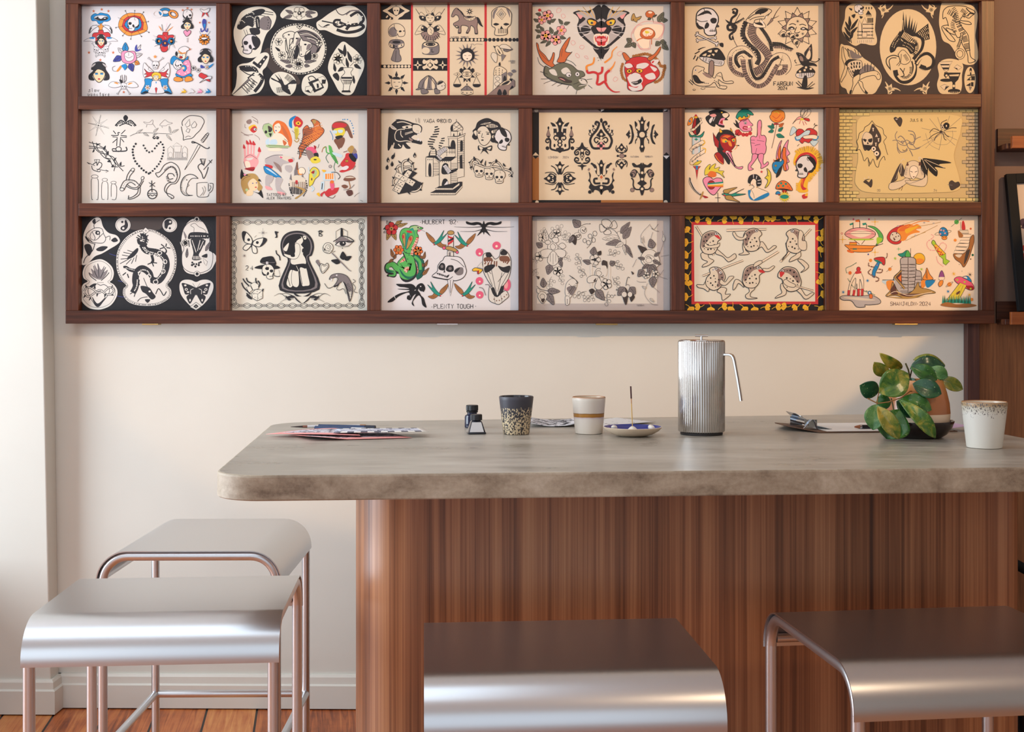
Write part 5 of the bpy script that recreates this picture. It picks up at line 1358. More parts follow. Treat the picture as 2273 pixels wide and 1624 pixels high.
(1505, 0, 'c', 'tan print of a big coiled snake with skull, sun and toadstools, top row', '''
c k 28.5 104,27 97,40 95,52 103,66 117,76 124,88 120,100 112,109;c c 26.5 104,27 97,40 95,52 103,66 117,76 124,88 120,100 112,109;c k 7 101,32 97,42 97,54 105,66 116,76 120,86 117,96;c c 3 96,36 92,48 96,60 106,71 115,80 115,90;D k 1.6 4 98,34 94,44 94,54 100,64 110,73 117,82;c k 5 122,40 131,52 137,64 139,76;D k .6 2 103,36 103,50 110,62 122,74;c v 12 112,36 110,50 118,63 130,76 135,88 126,100 114,107;c k .6 106,36 104,50 112,66 125,78 129,88 121,98 112,102;H k 1 11 2.8 112,36 110,50 118,63 130,76 135,88 126,100 114,107;D k .5 2 124,46 131,58 135,70
c k 16 112,92 98,76 84,80 81,92 88,104 98,107;c c 14.4 112,92 98,76 84,80 81,92 88,104 98,107;c k 4.6 110,86 98,77 87,82 86,92 92,100;c v 5.4 78,84 78,96 84,106 98,112;H k 1 5 2.6 78,84 78,96 84,106 98,112;D k .6 2 106,82 96,73 83,77 80,90 86,102
c k 17 101,86 104,104 110,117 120,121 130,115 138,100 146,88 156,87 160,98 154,105;c c 15.4 101,86 104,104 110,117 120,121 130,115 138,100 146,88 156,87 160,98 154,105;c k 4.6 106,88 109,104 115,116 124,114 132,102 140,90 150,84;c v 6.4 97,88 99,106 107,121 119,128 132,122 142,106 148,96;H k 1 6.4 2.8 97,88 99,106 107,121 119,128 132,122 142,106 148,96;D k .6 2 103,90 107,112 119,120 129,112 137,98 146,86 157,90;c v 8 142,105 150,108 158,104 159,96;H k 1 8 2.8 142,105 150,108 158,104 159,96
c k 8-2 140,66 152,66 162,70 171,73;c v 3.4-1 142,70 154,70 164,74 170,75;H k .8 4 2 142,70 154,71 168,75
f c 1 101,32 104,26 112,18 122,12 134,13 139,16 136,20 130,24 128,28 122,28 114,30 112,36;s k 114,20 122,13 134,14 126,20;c k 1.2 104,28 112,22 120,20;c k 1 106,30 114,26 128,24;f e .8 112,34 120,34 122,28 126,32 130,38 128,41 114,40;s k 114,35 122,33 126,38;c k .8 136,20 133,24;p w 130,24 131,29 132,24;p w 124,34 126,30 127,36;e k 122.5 21 1 .8;f v .7 132,38 136,32 139,27 141,30 137,34;c n 1.4-.6 141,28 146,18 152,10;c n 1.2-.4 142,27 147,25 150,23
skside 43 33 1.6 0 1;s k 28,24 40,16 47,17 50,22 43,20;c k 1 26,28 34,32 44,31;bone 43 58 1.35 26 1;bone 42 58 1.1 -8 1;bone 43 58 1.35 26 1;s k 62,64 67,64 67,70 62,68
c k 3.4-2 83,16 82,19 86,19 88,15 84,13 80,15;c k 3.4 88,15 86,22 80,27 78,34;c k 3.8 80,36 74,38 75,44 82,44 82,40 79,40;c k 4-2.4 79,35 86,39 84,46 77,52 78,58 82,57 80,54;s k 70,29 76,32 82,34 98,26 84,36 76,36;H k .6 3 1 86,35 98,27
* k 177 41 31 20 10 0;* c 177 41 29 19 10 0;* k 177 41 24 17 10 18;* v 177 41 22 16 10 18;E c .9 177 41 16.5 16.5;c k 1.2 165,37 170,35 175,37;c k 1.2 180,37 185,36 190,38;s k 163,42 169,39 174,43 168,44;s k 181,43 186,40 192,43 186,45;e w 169 42.5 2 1;e w 186 42.5 2 1;s k 162,44 166,44 164,47;s k 190,44 194,42 193,46;c k 1.2 176,40 173,48 177,49 181,47;E k .6 177 52.5 2 1.8;* k 177.5 31.5 3.4 .8 8 0;* k 185 50 3.4 .8 8 0;E c .8 156 51 5 4;s k 153,52 158,49 159,53 156,55;E c .8 164 49 4 4;s k 162,50 166,48 166,52;E c .8 170 54 4.4 4.4;s k 167,56 172,52 173,57;E c .8 175 62 4.4 4.4;s k 173,64 178,60 177,66
c k 2.2-.4 30,74 36,71 41,70;c k 1.6 25,80 32,76;c k 1.6 23,88 26,82;c k 1.6 27,90 30,84;f k 1 32,84 40,76 56,71 64,76 70,88 60,88 44,86;f w .8 32,85 44,85 56,88 68,90 66,97 56,97 40,92;H k .6 6 1.6 35,87 48,90 66,94;s c 36,82 42,79 41,83;s c 44,76 50,74 49,78;s c 54,75 59,74 57,78;s c 43,83 48,81 47,84;s c 50,80 54,80 53,83;f v 1 47,92 53,92 52,112 46,110
f c .9 22,104 27,98 34,99 39,101 38,106 46,110 54,116 58,110 64,108 68,120 80,120 82,123 74,124 66,122 60,118 62,126 72,128 70,132 60,130 54,122 46,127 30,127 22,120;e w 26 104 1.8 1.8;e k 26 104 .9 .9;c k .8 30,108 36,104;s k 22,112 28,112 34,120 40,122 30,124 24,120;s v 36,108 46,110 50,116 42,114;D k .8 2.4 56,112 64,114 68,120;D k .8 2.4 26,114 34,122 46,124;D k .8 2.4 52,118 58,122 62,128;c k 1 16,120 22,126;c k 1 18,118 24,124;c k .8 40,129 56,129;E c .6 24,133 0 0'''.replace('E c .6 24,133 0 0', '''E c .6 24 133 2 1;E c .6 37 131 3 1.4
t k .95 6 142 121 FARGUN;t k .9 4.6 148 128.5 2024
f k .8 185,97 178,84 176,78 184,80 188,84 188,78 196,68 198,66 199,78 198,88 194,92 202,94 206,98 200,97;s v 180,84 184,84 186,90 182,90;s c 190,84 195,74 197,82 194,88;e v 195.5 72 1.6 2.2;c k 1.2 196,90 204,92 210,88 208,87;c k 1 176,94 173,90 175,89;c k .8 184,95 174,97
f k .8 176,108 184,100 192,98 200,102 203,108 190,108;f w .7 176,109 188,108 202,108 198,114 184,116 176,114;H k .6 6 1.6 178,111 190,111 201,110;d c 1.8 181,106 190,100 188,104 197,102 178,112;f k .8 187,114 191,114 191,129 184,129;c k 1 175,122 184,130;c k 1 178,120 186,128;c k 1 200,121 192,129;c k 1 203,124 194,130;s k 176,129 190,130 202,130 190,133''')),
(1845, 0, 'n', 'brown-black print with a serpent bird in a tall pale oval, top right', '''
p K 14,0 225,0 225,3 14,3
s C 22,12 32,5 46,3 58,6 66,16 66,30 65,44 68,58 66,66 58,67 46,64 36,68 26,62 18,50 16,42 20,28
skside 41 14.5 .62 -10 1;s k 26,12 31,13 30,16;s k 46,10 49,10 47,14;s k 30,23 36,21 34,27;s k 42,24 47,25 44,28;c k 1.2 30,64 28,50 28,36;V k 28,40 27,24 4;V k 28,46 21,32 4;V k 29,44 40,28 4;V k 29,50 39,40 4;V k 28,54 20,40 4;V k 28,58 33,47 4;V k 28,62 18,47 4
q c .6 40,56 40,38 42,30 45,36 46,56;q c .6 46,34 50,26 53,34 61,34 61,56 46,56;p k 51,22 55,15 60,22;D k .8 2 51,23.5 60,23.5;H k .7 7 1 53,30 62,30;D k .9 2 46,36 62,36;D k .9 2 46,42 62,42;D k .9 2 37,47 62,47;D k .9 2 37,52 62,52;q c .6 46,48 53,48 53,55 46,55;D k .8 2 37,57 63,57;s c 35,62 45,58 60,58 64,63 50,65;H k .4 4 3 36,62 62,61;e k 52 12 .8 2;e k 56 12 .8 2;e k 60 12 .8 2
m 113;* C 77.5 14.5 9 4.5 4 20;e K 77.5 14.5 2.6 2.6;r C .7 77.5 14.5 1.5 1.5;c C 3-.6 82,16 88,12 92,7;c C 3-.6 77,19 77,23 75,27;c C 2.4-.6 74,12 73,9 77,7;* C 87 131.5 8 4 4 20;e K 87 131.5 2.6 2.6;r C .7 87 131.5 1.5 1.5;c C 3-.6 92,131 98,132 103,135;c C 3-.6 84,128 82,124 80,121;c C 2.4-.6 90,136 88,139 84,139;m
e C 114 70 42 56.5
s K 104,46 108,46 128,64 120,70 108,62 102,54;p k 105,45 107,16 110,46;p k 109,47 111,20 114,50;p k 112,49 117,22 117,52;p k 115,51 121,26 120,54;p k 118,52 125,30 122,55;p k 121,54 128,32 124,56;l C .7 107,44 106.5,30;H C 1.2 9 2.2 104,50 114,56 124,64
s k 103,46 98,52 92,60 87,70 88,78 94,76 98,70 104,70 112,72 118,80 124,76 124,66 114,62 104,60;D C .7 2.4 101,50 94,60 90,70;D C .7 2.4 102,56 96,64 93,72;D C .7 2.4 104,66 114,70 120,76;D C .7 2.4 106,62 116,66 122,72
c k 5 121,54 130,54 136,60 134,72 128,80 122,88;c C 2 121,55 129,56 133,62 131,72 125,80;H k 1 4 1.8 118,58 126,62 128,72 122,82;q k .6 122,52 144,35 146,58 138,60;H C .8 5 2.6 128,52 143,40;H C .8 5 2.6 132,54 144,48;H C .8 5 2.6 136,58 145,54;d k 1.2 142,41 142,47 143,52
c k 7 122,90 124,100 122,112 114,120 104,120 97,112 95,104;c C 3 122,90 124,100 121,111 114,117 105,118 99,112;H k 1 4 1.8 118,98 118,108 112,115 106,114;c k 6 126,96 132,86 142,80 150,86 150,96 142,101 132,98;c C 2.6 127,95 133,87 142,83 148,88 147,96 141,99;H k 1 4 2 130,84 140,79 152,86 152,97 140,103 131,99
f C .8 106,74 112,78 118,88 112,95 104,94 101,86 100,80;H k .7 5 1.5 108,80 114,90;c k 1.4 100,84 92,82 83,86 82,94 87,102;c k 1.2 97,86 90,86 86,90 87,97 88,104;c k .8 99,80 102,90 97,97;c k .8 104,80 103,92 100,98;c k 1.4 102,101 106,106 108,112 103,114;c k 1 109,101 107,107
s C 164,5 176,3 196,5 210,9 217,20 216,38 214,54 217,70 218,86 212,95 200,96 190,90 184,78 176,66 166,60 162,46 160,30
f C 1.1 170,12 178,9 196,9 204,12 212,16 213,20 208,24 204,27 196,24 192,30 204,32 208,36 200,36 190,33 194,40 203,52 205,68 207,84 214,90 204,93 202,80 194,64 194,54 188,56 184,50 182,46 170,42 184,60 176,60 168,50 164,40 172,37 174,38 170,26 166,28 166,18
H k 1.1 8 2.2 172,16 184,24 190,38 198,56 203,76;H k 1 6 2.4 180,10 186,22 180,36 184,48;c k 1.6 200,12 206,18 212,20;c k 1.8 202,24 206,20 212,21;H k 1 6 2 192,14 200,20 196,24;c k 4.4 194,50 192,60 188,70;c C 2.6 194,50 192,60 188,70;r k 3.6 191 80 6 6.6;r C 2 191 80 6 6.6;H k .9 4 2 194,50 191,62 188,72;c k 1.2 166,40 174,48 184,52
s C 164,90 176,87 190,90 196,98 194,112 194,128 190,138 176,140 162,138 157,126 160,112 158,98
q c .6 160,92 180,91 176,97 174,104 171,106 167,104;p k 162,95 176,95 175,97 163,97;p k 164,100 175,100 174,103 166,103;p k 168,107 173,107 174,112 170,116 167,112;e C 171 112 1.6 1.6;E k .6 171 119 9 2.2;q k .8 173,108 192,108 188,118 184,122 180,122 176,117;p C 175,111 190,110 189,113 176,113;H k .8 3 2 176,114.5 189,114.5;p k 180,122 184,122 184,132 180,132;e C 182 127.5 1.8 2;E k .6 182.5 135 9 3;H C .8 2 2 174,137 191,137;q c .5 182,100 187,96 194,100 188,104;p k 182,100 187,101 188,104;q c .5 162,128 168,125 175,128 168,134;p k 168,134 175,128 170,128
e C 206 118.5 8.5 19.5;c k 2 207,103 207,113;e k 207 104 1.8 3.4;e C 207 106 .8 1.6;l k 1.4 202,112 213,111;q k .5 201,119 208,113 213,113 213,119;p C 205,117 208,115 208,118;q k .5 200,127 208,122 211,122 211,128;l C .6 207,112 207,128;p g 204,128 209,129 206,135
s C 13,70 20,67 30,69 40,76 48,86 60,94 72,106 75,118 70,130 60,140 28,140 22,132 13,122
f C .9 16,72 18,70 19,80 22,90 24,100 22,110 18,117 15,122 14,118 18,106 20,98 16,86;s k 20,94 26,88 36,88 42,90 32,94 24,98;f c .8 24,96 32,90 44,90 46,100 42,110 34,116 28,110;s k 34,106 44,104 44,116 34,122
H k 2 4 4 26,96 34,94 44,94;H k 2 4 4 26,102 34,99 44,99;H k 2 4 4 28,108 36,105 44,104;D k .9 2.6 24,98 30,108 34,115
c k 1 26,84 24,76 20,71;c k 1 28,86 26,78 24,72;c k 1.2 34,86 30,78 24,72;c k 1 38,85 36,76 34,73;c k 1 42,84 40,78 40,74;c k 1 46,84 44,80;s g 28,74 38,80 46,84 40,87 30,86
s g 42,108 46,100 52,96 60,98 66,106 58,108 48,112;c k 1 46,102 46,94;c k 1 50,106 50,94;c k 1 54,106 54,94;c k 1 58,104 60,92;c k 1 62,106 64,98;f C .9 44,110 56,106 66,105 72,110 73,116 69,118 64,112 52,114 42,118;e k 69 110 .8 .8
f C .9 34,114 42,110 42,118 38,124 34,130 30,140 28,138 32,126 32,118;f C .9 40,120 46,122 48,130 54,138 50,138 44,130;s k 28,134 31,134 29,140 27,139;s k 50,134 55,138 51,139'''),
# ---- middle row
(160, 230, 'W', 'print of thin black line doodles around a beaded heart, middle row', '''
* k 39 32 17 3.2 8 12;* W 39 32 15.4 2.4 8 12;l k .4 39,32 43,17;l k .4 39,32 55,37;l k .4 39,32 35,48;l k .4 39,32 24,29;e k 39 32.5 1 1
m 79.5;s k 79.5,17 76,20 77,24 79.5,27;c k 1.6 79.5,29 74,25 70,26 64,33;c k 1.6 79.5,29 74,31 70,33;H k 1.4 4 2.4 78,28 70,28 65,33;m
c k 1.3 58,47 68,47 68,43 71,43;l k 1.3 60,49 67,50 66,63;l k 1.3 72,47 81,48 81,50 72,50 71,63;l k 1.2 61,40 65,45;l k 1.2 79,39 73,45;l k 1.2 67,52 60,58;l k 1.2 73,52 77,57;E W 1.3 69 67.5 4 3.6;c k 1.4 60,70 60,67 65,67;c k 1.8 80,64 80,70 60,70.5
c k 1.1 25,57 32,59 42,60;c k 1.1 25,63 36,64;c k 1.1 25,66 34,66;c k 1.1 30,56 34,66 40,72 46,74 54,76 60,82 66,90 72,96 76,100;c k 1.1 36,58 38,68 44,72;c k 1.1 33,66 44,66 52,74 50,80 58,82;c k 1.1 40,62 50,68 54,76 62,80 70,92 78,92;c k 1.1 42,74 48,80 56,84 60,92 68,94;c k 1.1 60,82 64,90 62,100;c k 1.1 44,70 50,78;s k 36,60 42,59 38,62;s k 46,66 50,62 49,68;s k 30,72 33,66 33,71;s k 50,75 54,70 54,76;s k 62,82 66,80 63,85;s k 70,90 73,86 73,92;s k 52,86 56,83 57,87;s k 58,94 61,90 62,94
m;c k 1.1 29,92 31,98 40,101 42,99;c k 1.1 31,90 36,87 37,92;c k 1.1 37,92 40,87 44,89 43,94 37,99;l k .7 33,83 35,88;l k .7 41,83 39,88;l k .7 33,83 41,83;l k .7 36,83 37,88;l k .8 22,87 34,92;l k .6 22,87 26,90;l k .8 36,97 54,100;l k .6 50,98 54,100 50,102
E W .7 33.5 108 5 2.4;c k .8 30,111 28.5,115 29,140 31,142;c k .8 37,111 39,116 38.5,140 36,142;E W .6 48.5 113 4 2.2;c k .7 46,116 44,120 44,140 48,142;c k .7 51,116 53,120 53,140 52,142;E W .6 61.5 117 4 2;c k .7 59,119 58,124 58,138;c k .7 63,119 66,124 65,141 59,142
l k .6 86,48 92,45;c k .6 88,47 96,44 110,43 126,44 148,45;V W 95,44 105,38 3 .4;V W 106,44 114,48 3 .4;V W 121,42 128,36 3 .4;V W 140,46 148,55 3 .4;V W 146,43 144,33 3 .4;V W 148,43 158,38 3 .4;V W 126,44 120,47 2 .4
o g .5 106,27 114,28 119,24 120,27 118,31 110,30;l g .5 119,29 124,36;l g .5 111,31 110,35;o g .5 130,32 134,27 138,24 142,27 149,29 142,31 138,33;l g .5 133,33 134,36
c k 1.6 123,48 120,50 122,52 124,50;c k 1.8 125,49 128,50 127,52 125,51
D k 1.7 4.6 99,58 94,60 90,68 91,78 94,86 99,92 105,98 112,103 116,104;D k 1.5 4.6 103,58 106,62 110,69 114,72 118,71 122,68;D k 1.5 4.4 120,70 126,62 131,57 135,62 136,68 135,74 133,81 129,89 124,95 118,101 113,104
c k .9 164,33 163,28 166,23 174,18 184,18 192,20 196,26 194,32 190,39 184,45 178,51 168,53 165,54 165,48 163,40 162,34;q W .7 168,31 174,23 175,32 170,35;q W .7 177,32 182,26 185,31 183,35 178,36;q W .7 171,37 175,38 173,43 169,41;c k .6 168,50 172,48 176,49
c k 1 202,43 198,46 191,55;c k 1 203,44 200,50 194,58;H k .7 3 2.4 201,45 193,57;c k 1.3 183,58 178,58 179,56 188,60 198,66 203,66 203,64;q W .8 187,61 190,63 180,80 167,98
q W .4 149,63 155,58 163,63;q W .4 142,67 146,63 150,67 150,80 142,80;q W .4 164,67 167,63 171,67 171,80 164,80;q W .4 151,63 162,63 161,72 152,72;H g .4 9 2 151,76 163,76;l k .6 141,81 171,81;l k .6 141,83 171,83;r g .4 146 76 3 4;r g .4 167 76 3 4
c k 1.2 196,92 192,89 188,91 187,95 192,103 195,111 199,104 202,94;l k 1 190,82 198,82 196,90 193,90 190,82;l k .8 192,83 194,90;l k .8 196,83 195,90;l k 1 195,98 208,83;l k .9 203,84 207,88
c k 1 125,106 124,103 130,101 136,92 142,88 148,87 156,92 160,101 159,110 154,118 146,120 140,128 142,136 148,140 146,141;c k 1 125,106 128,109 134,104 140,98 148,93 154,98 156,108 152,116 142,118 137,126 139,132 145,134 151,138 149,141;c k 1.1 141,108 143,104 149,104 152,108;c k 1.1 142,108 144,112 150,111;H k .8 2.6 1.8 136,100 144,94 152,96 156,106;H k .8 2.6 1.8 140,106 142,114 146,116
E W .9 90 98 2.6 2.2 -40;c k 1 87,98 82,106 80,114;c k 1 92,100 86,107 84,114;E W .9 74 127 3 2.4;c k 1 71,126 76,116 82,113 92,114 98,119 102,123;c k 1 77,128 82,119 88,117 94,121;c k 1 82,120 88,124 96,124 102,117 103,112;c k 1 80,122 88,126 98,126 106,114;E W .9 104.5 110.5 2 2.6 30;D k .5 2.6 75,124 81,116 92,115;c k 1 98,124 97,132 90,138 84,140;c k 1 101,124 100,134 92,140 84,142;D k .5 2.6 98,126 96,134 88,139;l k 1 83,142 84,136
l k 1.2 118,114 118.5,131;l k 1 114,117 123,123;l k 1 123,117 115,123;r k 1.3 119 134 7 7;l k 1 112,133 126,133;c k 1 113,137 116,135 119,137 122,135 125,137
c k 1 187,111 181,106 173,105 165,110 161,120 162,130 168,136 178,136;c k .8 187,111 178,111 173,116 171,122 169,130 172,135 179,136;H k .5 2 2 170,108 163,116 163,128 170,135;l k .6 171,119 174,121 171,123;e k 170 113 1 .7
c k .7 185,118 192,117 201,117;c k .8 185,118 185,130 187,138 200,138 203,134;c k .8 202,118 202,130;c k .8 204,118 209,119 208,128 203,133;c k .7 204,121 206,124 203,130;c k .5 190,137 195,130 193,124;c k .5 194,136 198,128 196,122'''),
(490, 230, 'W', 'print of a red-haired woman, a red-brown hawk and a praying mantis, middle row', '''
s v 38,26 44,23 46,28 40,30;r v 1 42 27 3 3;s y 42,34 50,31 54,36 52,42 46,42 42,38;s r 44,38 50,33 54,38 50,43 46,42;E w .5 51 38 2.4 2;e k 51.5 38 1 1;c v .9 46,19 54,24 55,30;c v .9 48,24 55,28;c v .9 30,42 38,46 48,46;c v .9 34,46 42,48;c v .8 36,30 36,35 38,36;c v .8 50,46 56,50 58,54
p S 34,66 37,66 38,82 35,82;p S 39,60 42,60 42,76 39,76;p S 44,60 47,60 46,76 44,76;p S 48,61 51,61 50,76 48,76;p S 56,72 60,70 54,84 52,82;s r 34,60 37,66 33,66;s r 38,54 43,60 38,60;s r 43,53 47,60 43,60;s r 48,55 52,61 47,61;s r 57,64 60,71 55,71;s S 36,78 46,74 54,80 56,88 48,98 38,96 34,86;s W 38,81 48,80 46,83 40,84;s e 36,86 42,86 44,94 38,95;s R 36,96 50,94 48,100 38,98;c k .5 36,80 44,76 54,82;c k .5 34,86 38,96 50,98
s j 62,38 64,32 70,29 76,32 78,40 76,48 70,50 66,46;s n 70,33 76,36 76,40 72,42;e k 67 42 2 2.4;e k 72.5 40.5 2 1.8;p k 71,44 76,44 74,50;c k .5 62,38 64,31 72,29
s o 78,30 84,25 94,28 100,36 104,46 106,56 103,64 98,56 94,48 88,44 80,44 77,36;s h 90,32 98,42 102,56 94,46;s e 80,32 86,29 89,34 88,40 82,44 79,38;s e 80,44 88,44 96,50 100,58 96,64 82,64 72,60 70,54 76,50;s h 92,54 98,58 94,62;s a 67,54 72,52 72,60 67,60;s a 74,54 82,53 84,59 78,62 73,60;e B 82 40 1.2 .9;c k .6 80,34 83,35;c k .6 85,34 88,35;s j 68,61 84,61 100,63 102,65 84,66 70,65;c k .5 70,62 102,63;c k .5 72,65 100,66;s e 72,66 90,66 88,70 72,70;c k .6 94,52 100,57
s b 101,28 103,22 110,18 112,20 106,26 106,36 102,34;s r 108,26 112,19 118,22 122,28 118,35 110,34;s y 111,29 115,26 119,29 115,32;e k 115 29 1.2 1.2;s Y 109,36 114,34 116,40 115,48 112,54 110,46;H n .6 5 2 112,36 112,52;c z 1.4 113,50 116,53 113,57 109,54;c k .5 106,40 110,44;c k .5 118,44 115,46
f h .8 122,38 128,32 132,36 138,34 136,28 134,25 138,23 146,27 148,34 153,38 152,44 144,52 132,60 124,68 118,80 116,82 117,74 116,68 115,66 120,58 122,48;s z 136,25 141,24 141,28 138,30;c k .6 133,25 136,27;H n 1 14 2.4 128,34 130,46 124,60 120,76;H O .7 12 3 142,28 146,38 138,50 126,60;l O .6 124,50 150,40;l O .6 122,56 148,46;l O .6 120,62 140,52;c O .5 117,68 120,80;D e .6 2.6 130,38 140,34 146,32
s P 127,66 136,64 142,70 143,78 136,78 130,74;s v 126,70 134,70 140,80 132,84;s k 138,74 144,73 145,79 140,79;s Y 133,82 142,78 148,84 144,88 136,88;e k 140 83 2.4 1;s R 138,62 142,64 140,68;c k .6 146,60 144,66
s m 165,32 170,27 180,26 188,30 192,38 196,50 192,50 186,40 178,58 176,68 172,62 168,54 176,48 166,40;s r 166,31 172,28 186,30 184,35 168,36;s Y 168,38 182,36 184,44 176,50 170,46;s a 166,40 172,40 172,44 167,44;s a 174,39 181,39 180,43 175,43;s k 170,49 180,47 178,54 173,53;s m 171,56 182,50 184,56 178,66;D b .9 4 176,24 190,24 196,34 197,46;c b .8 162,40 166,48 166,54
s l 160,62 164,64 166,70 172,82 174,90 168,84 162,74;c l 1.6 152,66 156,64 157,72 162,74;c M 1 150,72 152,66 156,64;s a 166,72 180,76 178,80 168,76;c T .8 160,74 156,80 160,88;c T .8 170,86 168,94 170,100;H k .6 4 2 166,76 173,88
s r 178,88 184,80 186,74 192,74 196,82 200,88 196,96 188,100 180,102 176,100 184,96 178,92;s K 190,76 196,72 202,76 200,86 194,84;s B 194,72 202,74 202,82;s z 188,68 194,62 198,66 194,74;s v 198,66 202,72 196,74;E y .6 187 85 2.2 1.8;e k 187 85 .9 .9;s w 178,96 186,92 190,94 186,98 180,98;c v 1.4 182,72 188,70;c v 1.6 174,94 178,90;c v 1.4 196,98 200,92
s z 30,116 32,108 40,104 50,104 56,110 58,118 62,124 58,130 54,126 54,116 46,112 40,118 42,128 36,134 31,124;s s 42,116 48,111 54,116 55,124 50,129 44,128 41,122;s s 40,128 48,130 46,136 38,136;s K 29,106 31,97 34,103 41,106 34,108 30,112;s K 55,114 58,112 62,120 60,116;s K 48,130 56,132 60,128 63,140 56,134;s p 34,104 38,105 35,107;e r 52 124 1.6 .9;e B 47.5 118 1 .8;e B 53 117.5 1 .8;e j 38.5 128 2 2.2;c q .5 32,114 36,110 44,107
s G 66,82 78,76 90,76 98,80 108,80 108,85 100,88 92,90 86,98 76,92 68,90;s x 86,78 100,78 106,82 100,86;s r 100,83 106,82 107,86 102,87;c k .5 66,82 78,77 92,76;s P 88,78 92,80 89,81;s v 78,86 88,92 90,102 84,96;s G 96,92 104,92 106,98 102,102 96,98;s r 66,90 76,92 76,96 68,94
f b .5 64,93 72,95 84,104 90,110 84,110 74,106 66,102;s a 67,96 74,98 84,107;s G 68,106 78,108 76,116 72,120 76,128 68,126 66,116;s G 82,110 92,112 88,124 96,132 88,134 82,126;s S 66,122 74,124 76,128 68,127;s S 84,130 94,132 95,135 86,134
p g 109,100 113,86 115,100 118,112 109,112;p m 112,88 114,86 115,98 112,98;E e .5 120 100 5.4 5.6;c O 1.8 115,98 116,104 122,105;s x 103,112 112,106 124,110 126,124 104,124;s r 111,114 114,114 114,119 111,119;H q .8 12 2 104,122 126,122;H k 1.2 10 2 102,128 120,130;s z 108,122 126,128 114,140 110,140 122,130;D k 1 2.6 101,116 103,128 108,138;D k 1 2.6 126,112 128,126 122,138;p g 102,112 104,104 106,114;p g 120,108 121,102 123,110
f Y .6 132,100 138,94 145,98 146,106 140,112 136,120 131,122 131,110;s j 135,100 140,97 143,103 138,110;s R 134,102 139,99 138,104;e m 135 112 1.2 2;c a 2 134,122 138,126 135,130;c a 1 130,94 132,104
p a 152,102 168,100 170,114 152,114;p O 155,104 168,103 168,112 155,112;H e .8 9 3 155,108 168,108;p a 149,116 154,115 153,128 148,128;l k 1.4 151,118 150,127;s y 150,98 156,99 153,102;s y 142,134 146,132 147,138;E G .5 162.5 93 2 2
s r 158,118 164,112 168,108 172,112 176,122 172,132 164,136 158,138 154,132 160,126 152,134 150,138 148,134 155,128;s P 162,116 168,118 168,126 164,128;e o 165 116 2.8 2.6;c q .8 158,138 166,140 170,136;c k .9 164,102 172,102 177,108 174,112
s m 182,113 186,108 194,107 200,111 196,114 188,115;s x 184,110 192,108 198,110;c M 1.2 190,115 192,124 188,128;s m 179,122 184,120 189,123 184,126;s q 186,130 194,128 196,134 190,137;c g .8 182,128 192,126 198,120
t k .5 3.8 68 133 TATTOOS;t k .5 3.8 92 133 BY;t k .5 3.8 68 138 ALEX;t k .5 3.8 83 138 TRAVERS;c g .5 198,138 202,134 206,132;c g .5 207,143 211,145'''),
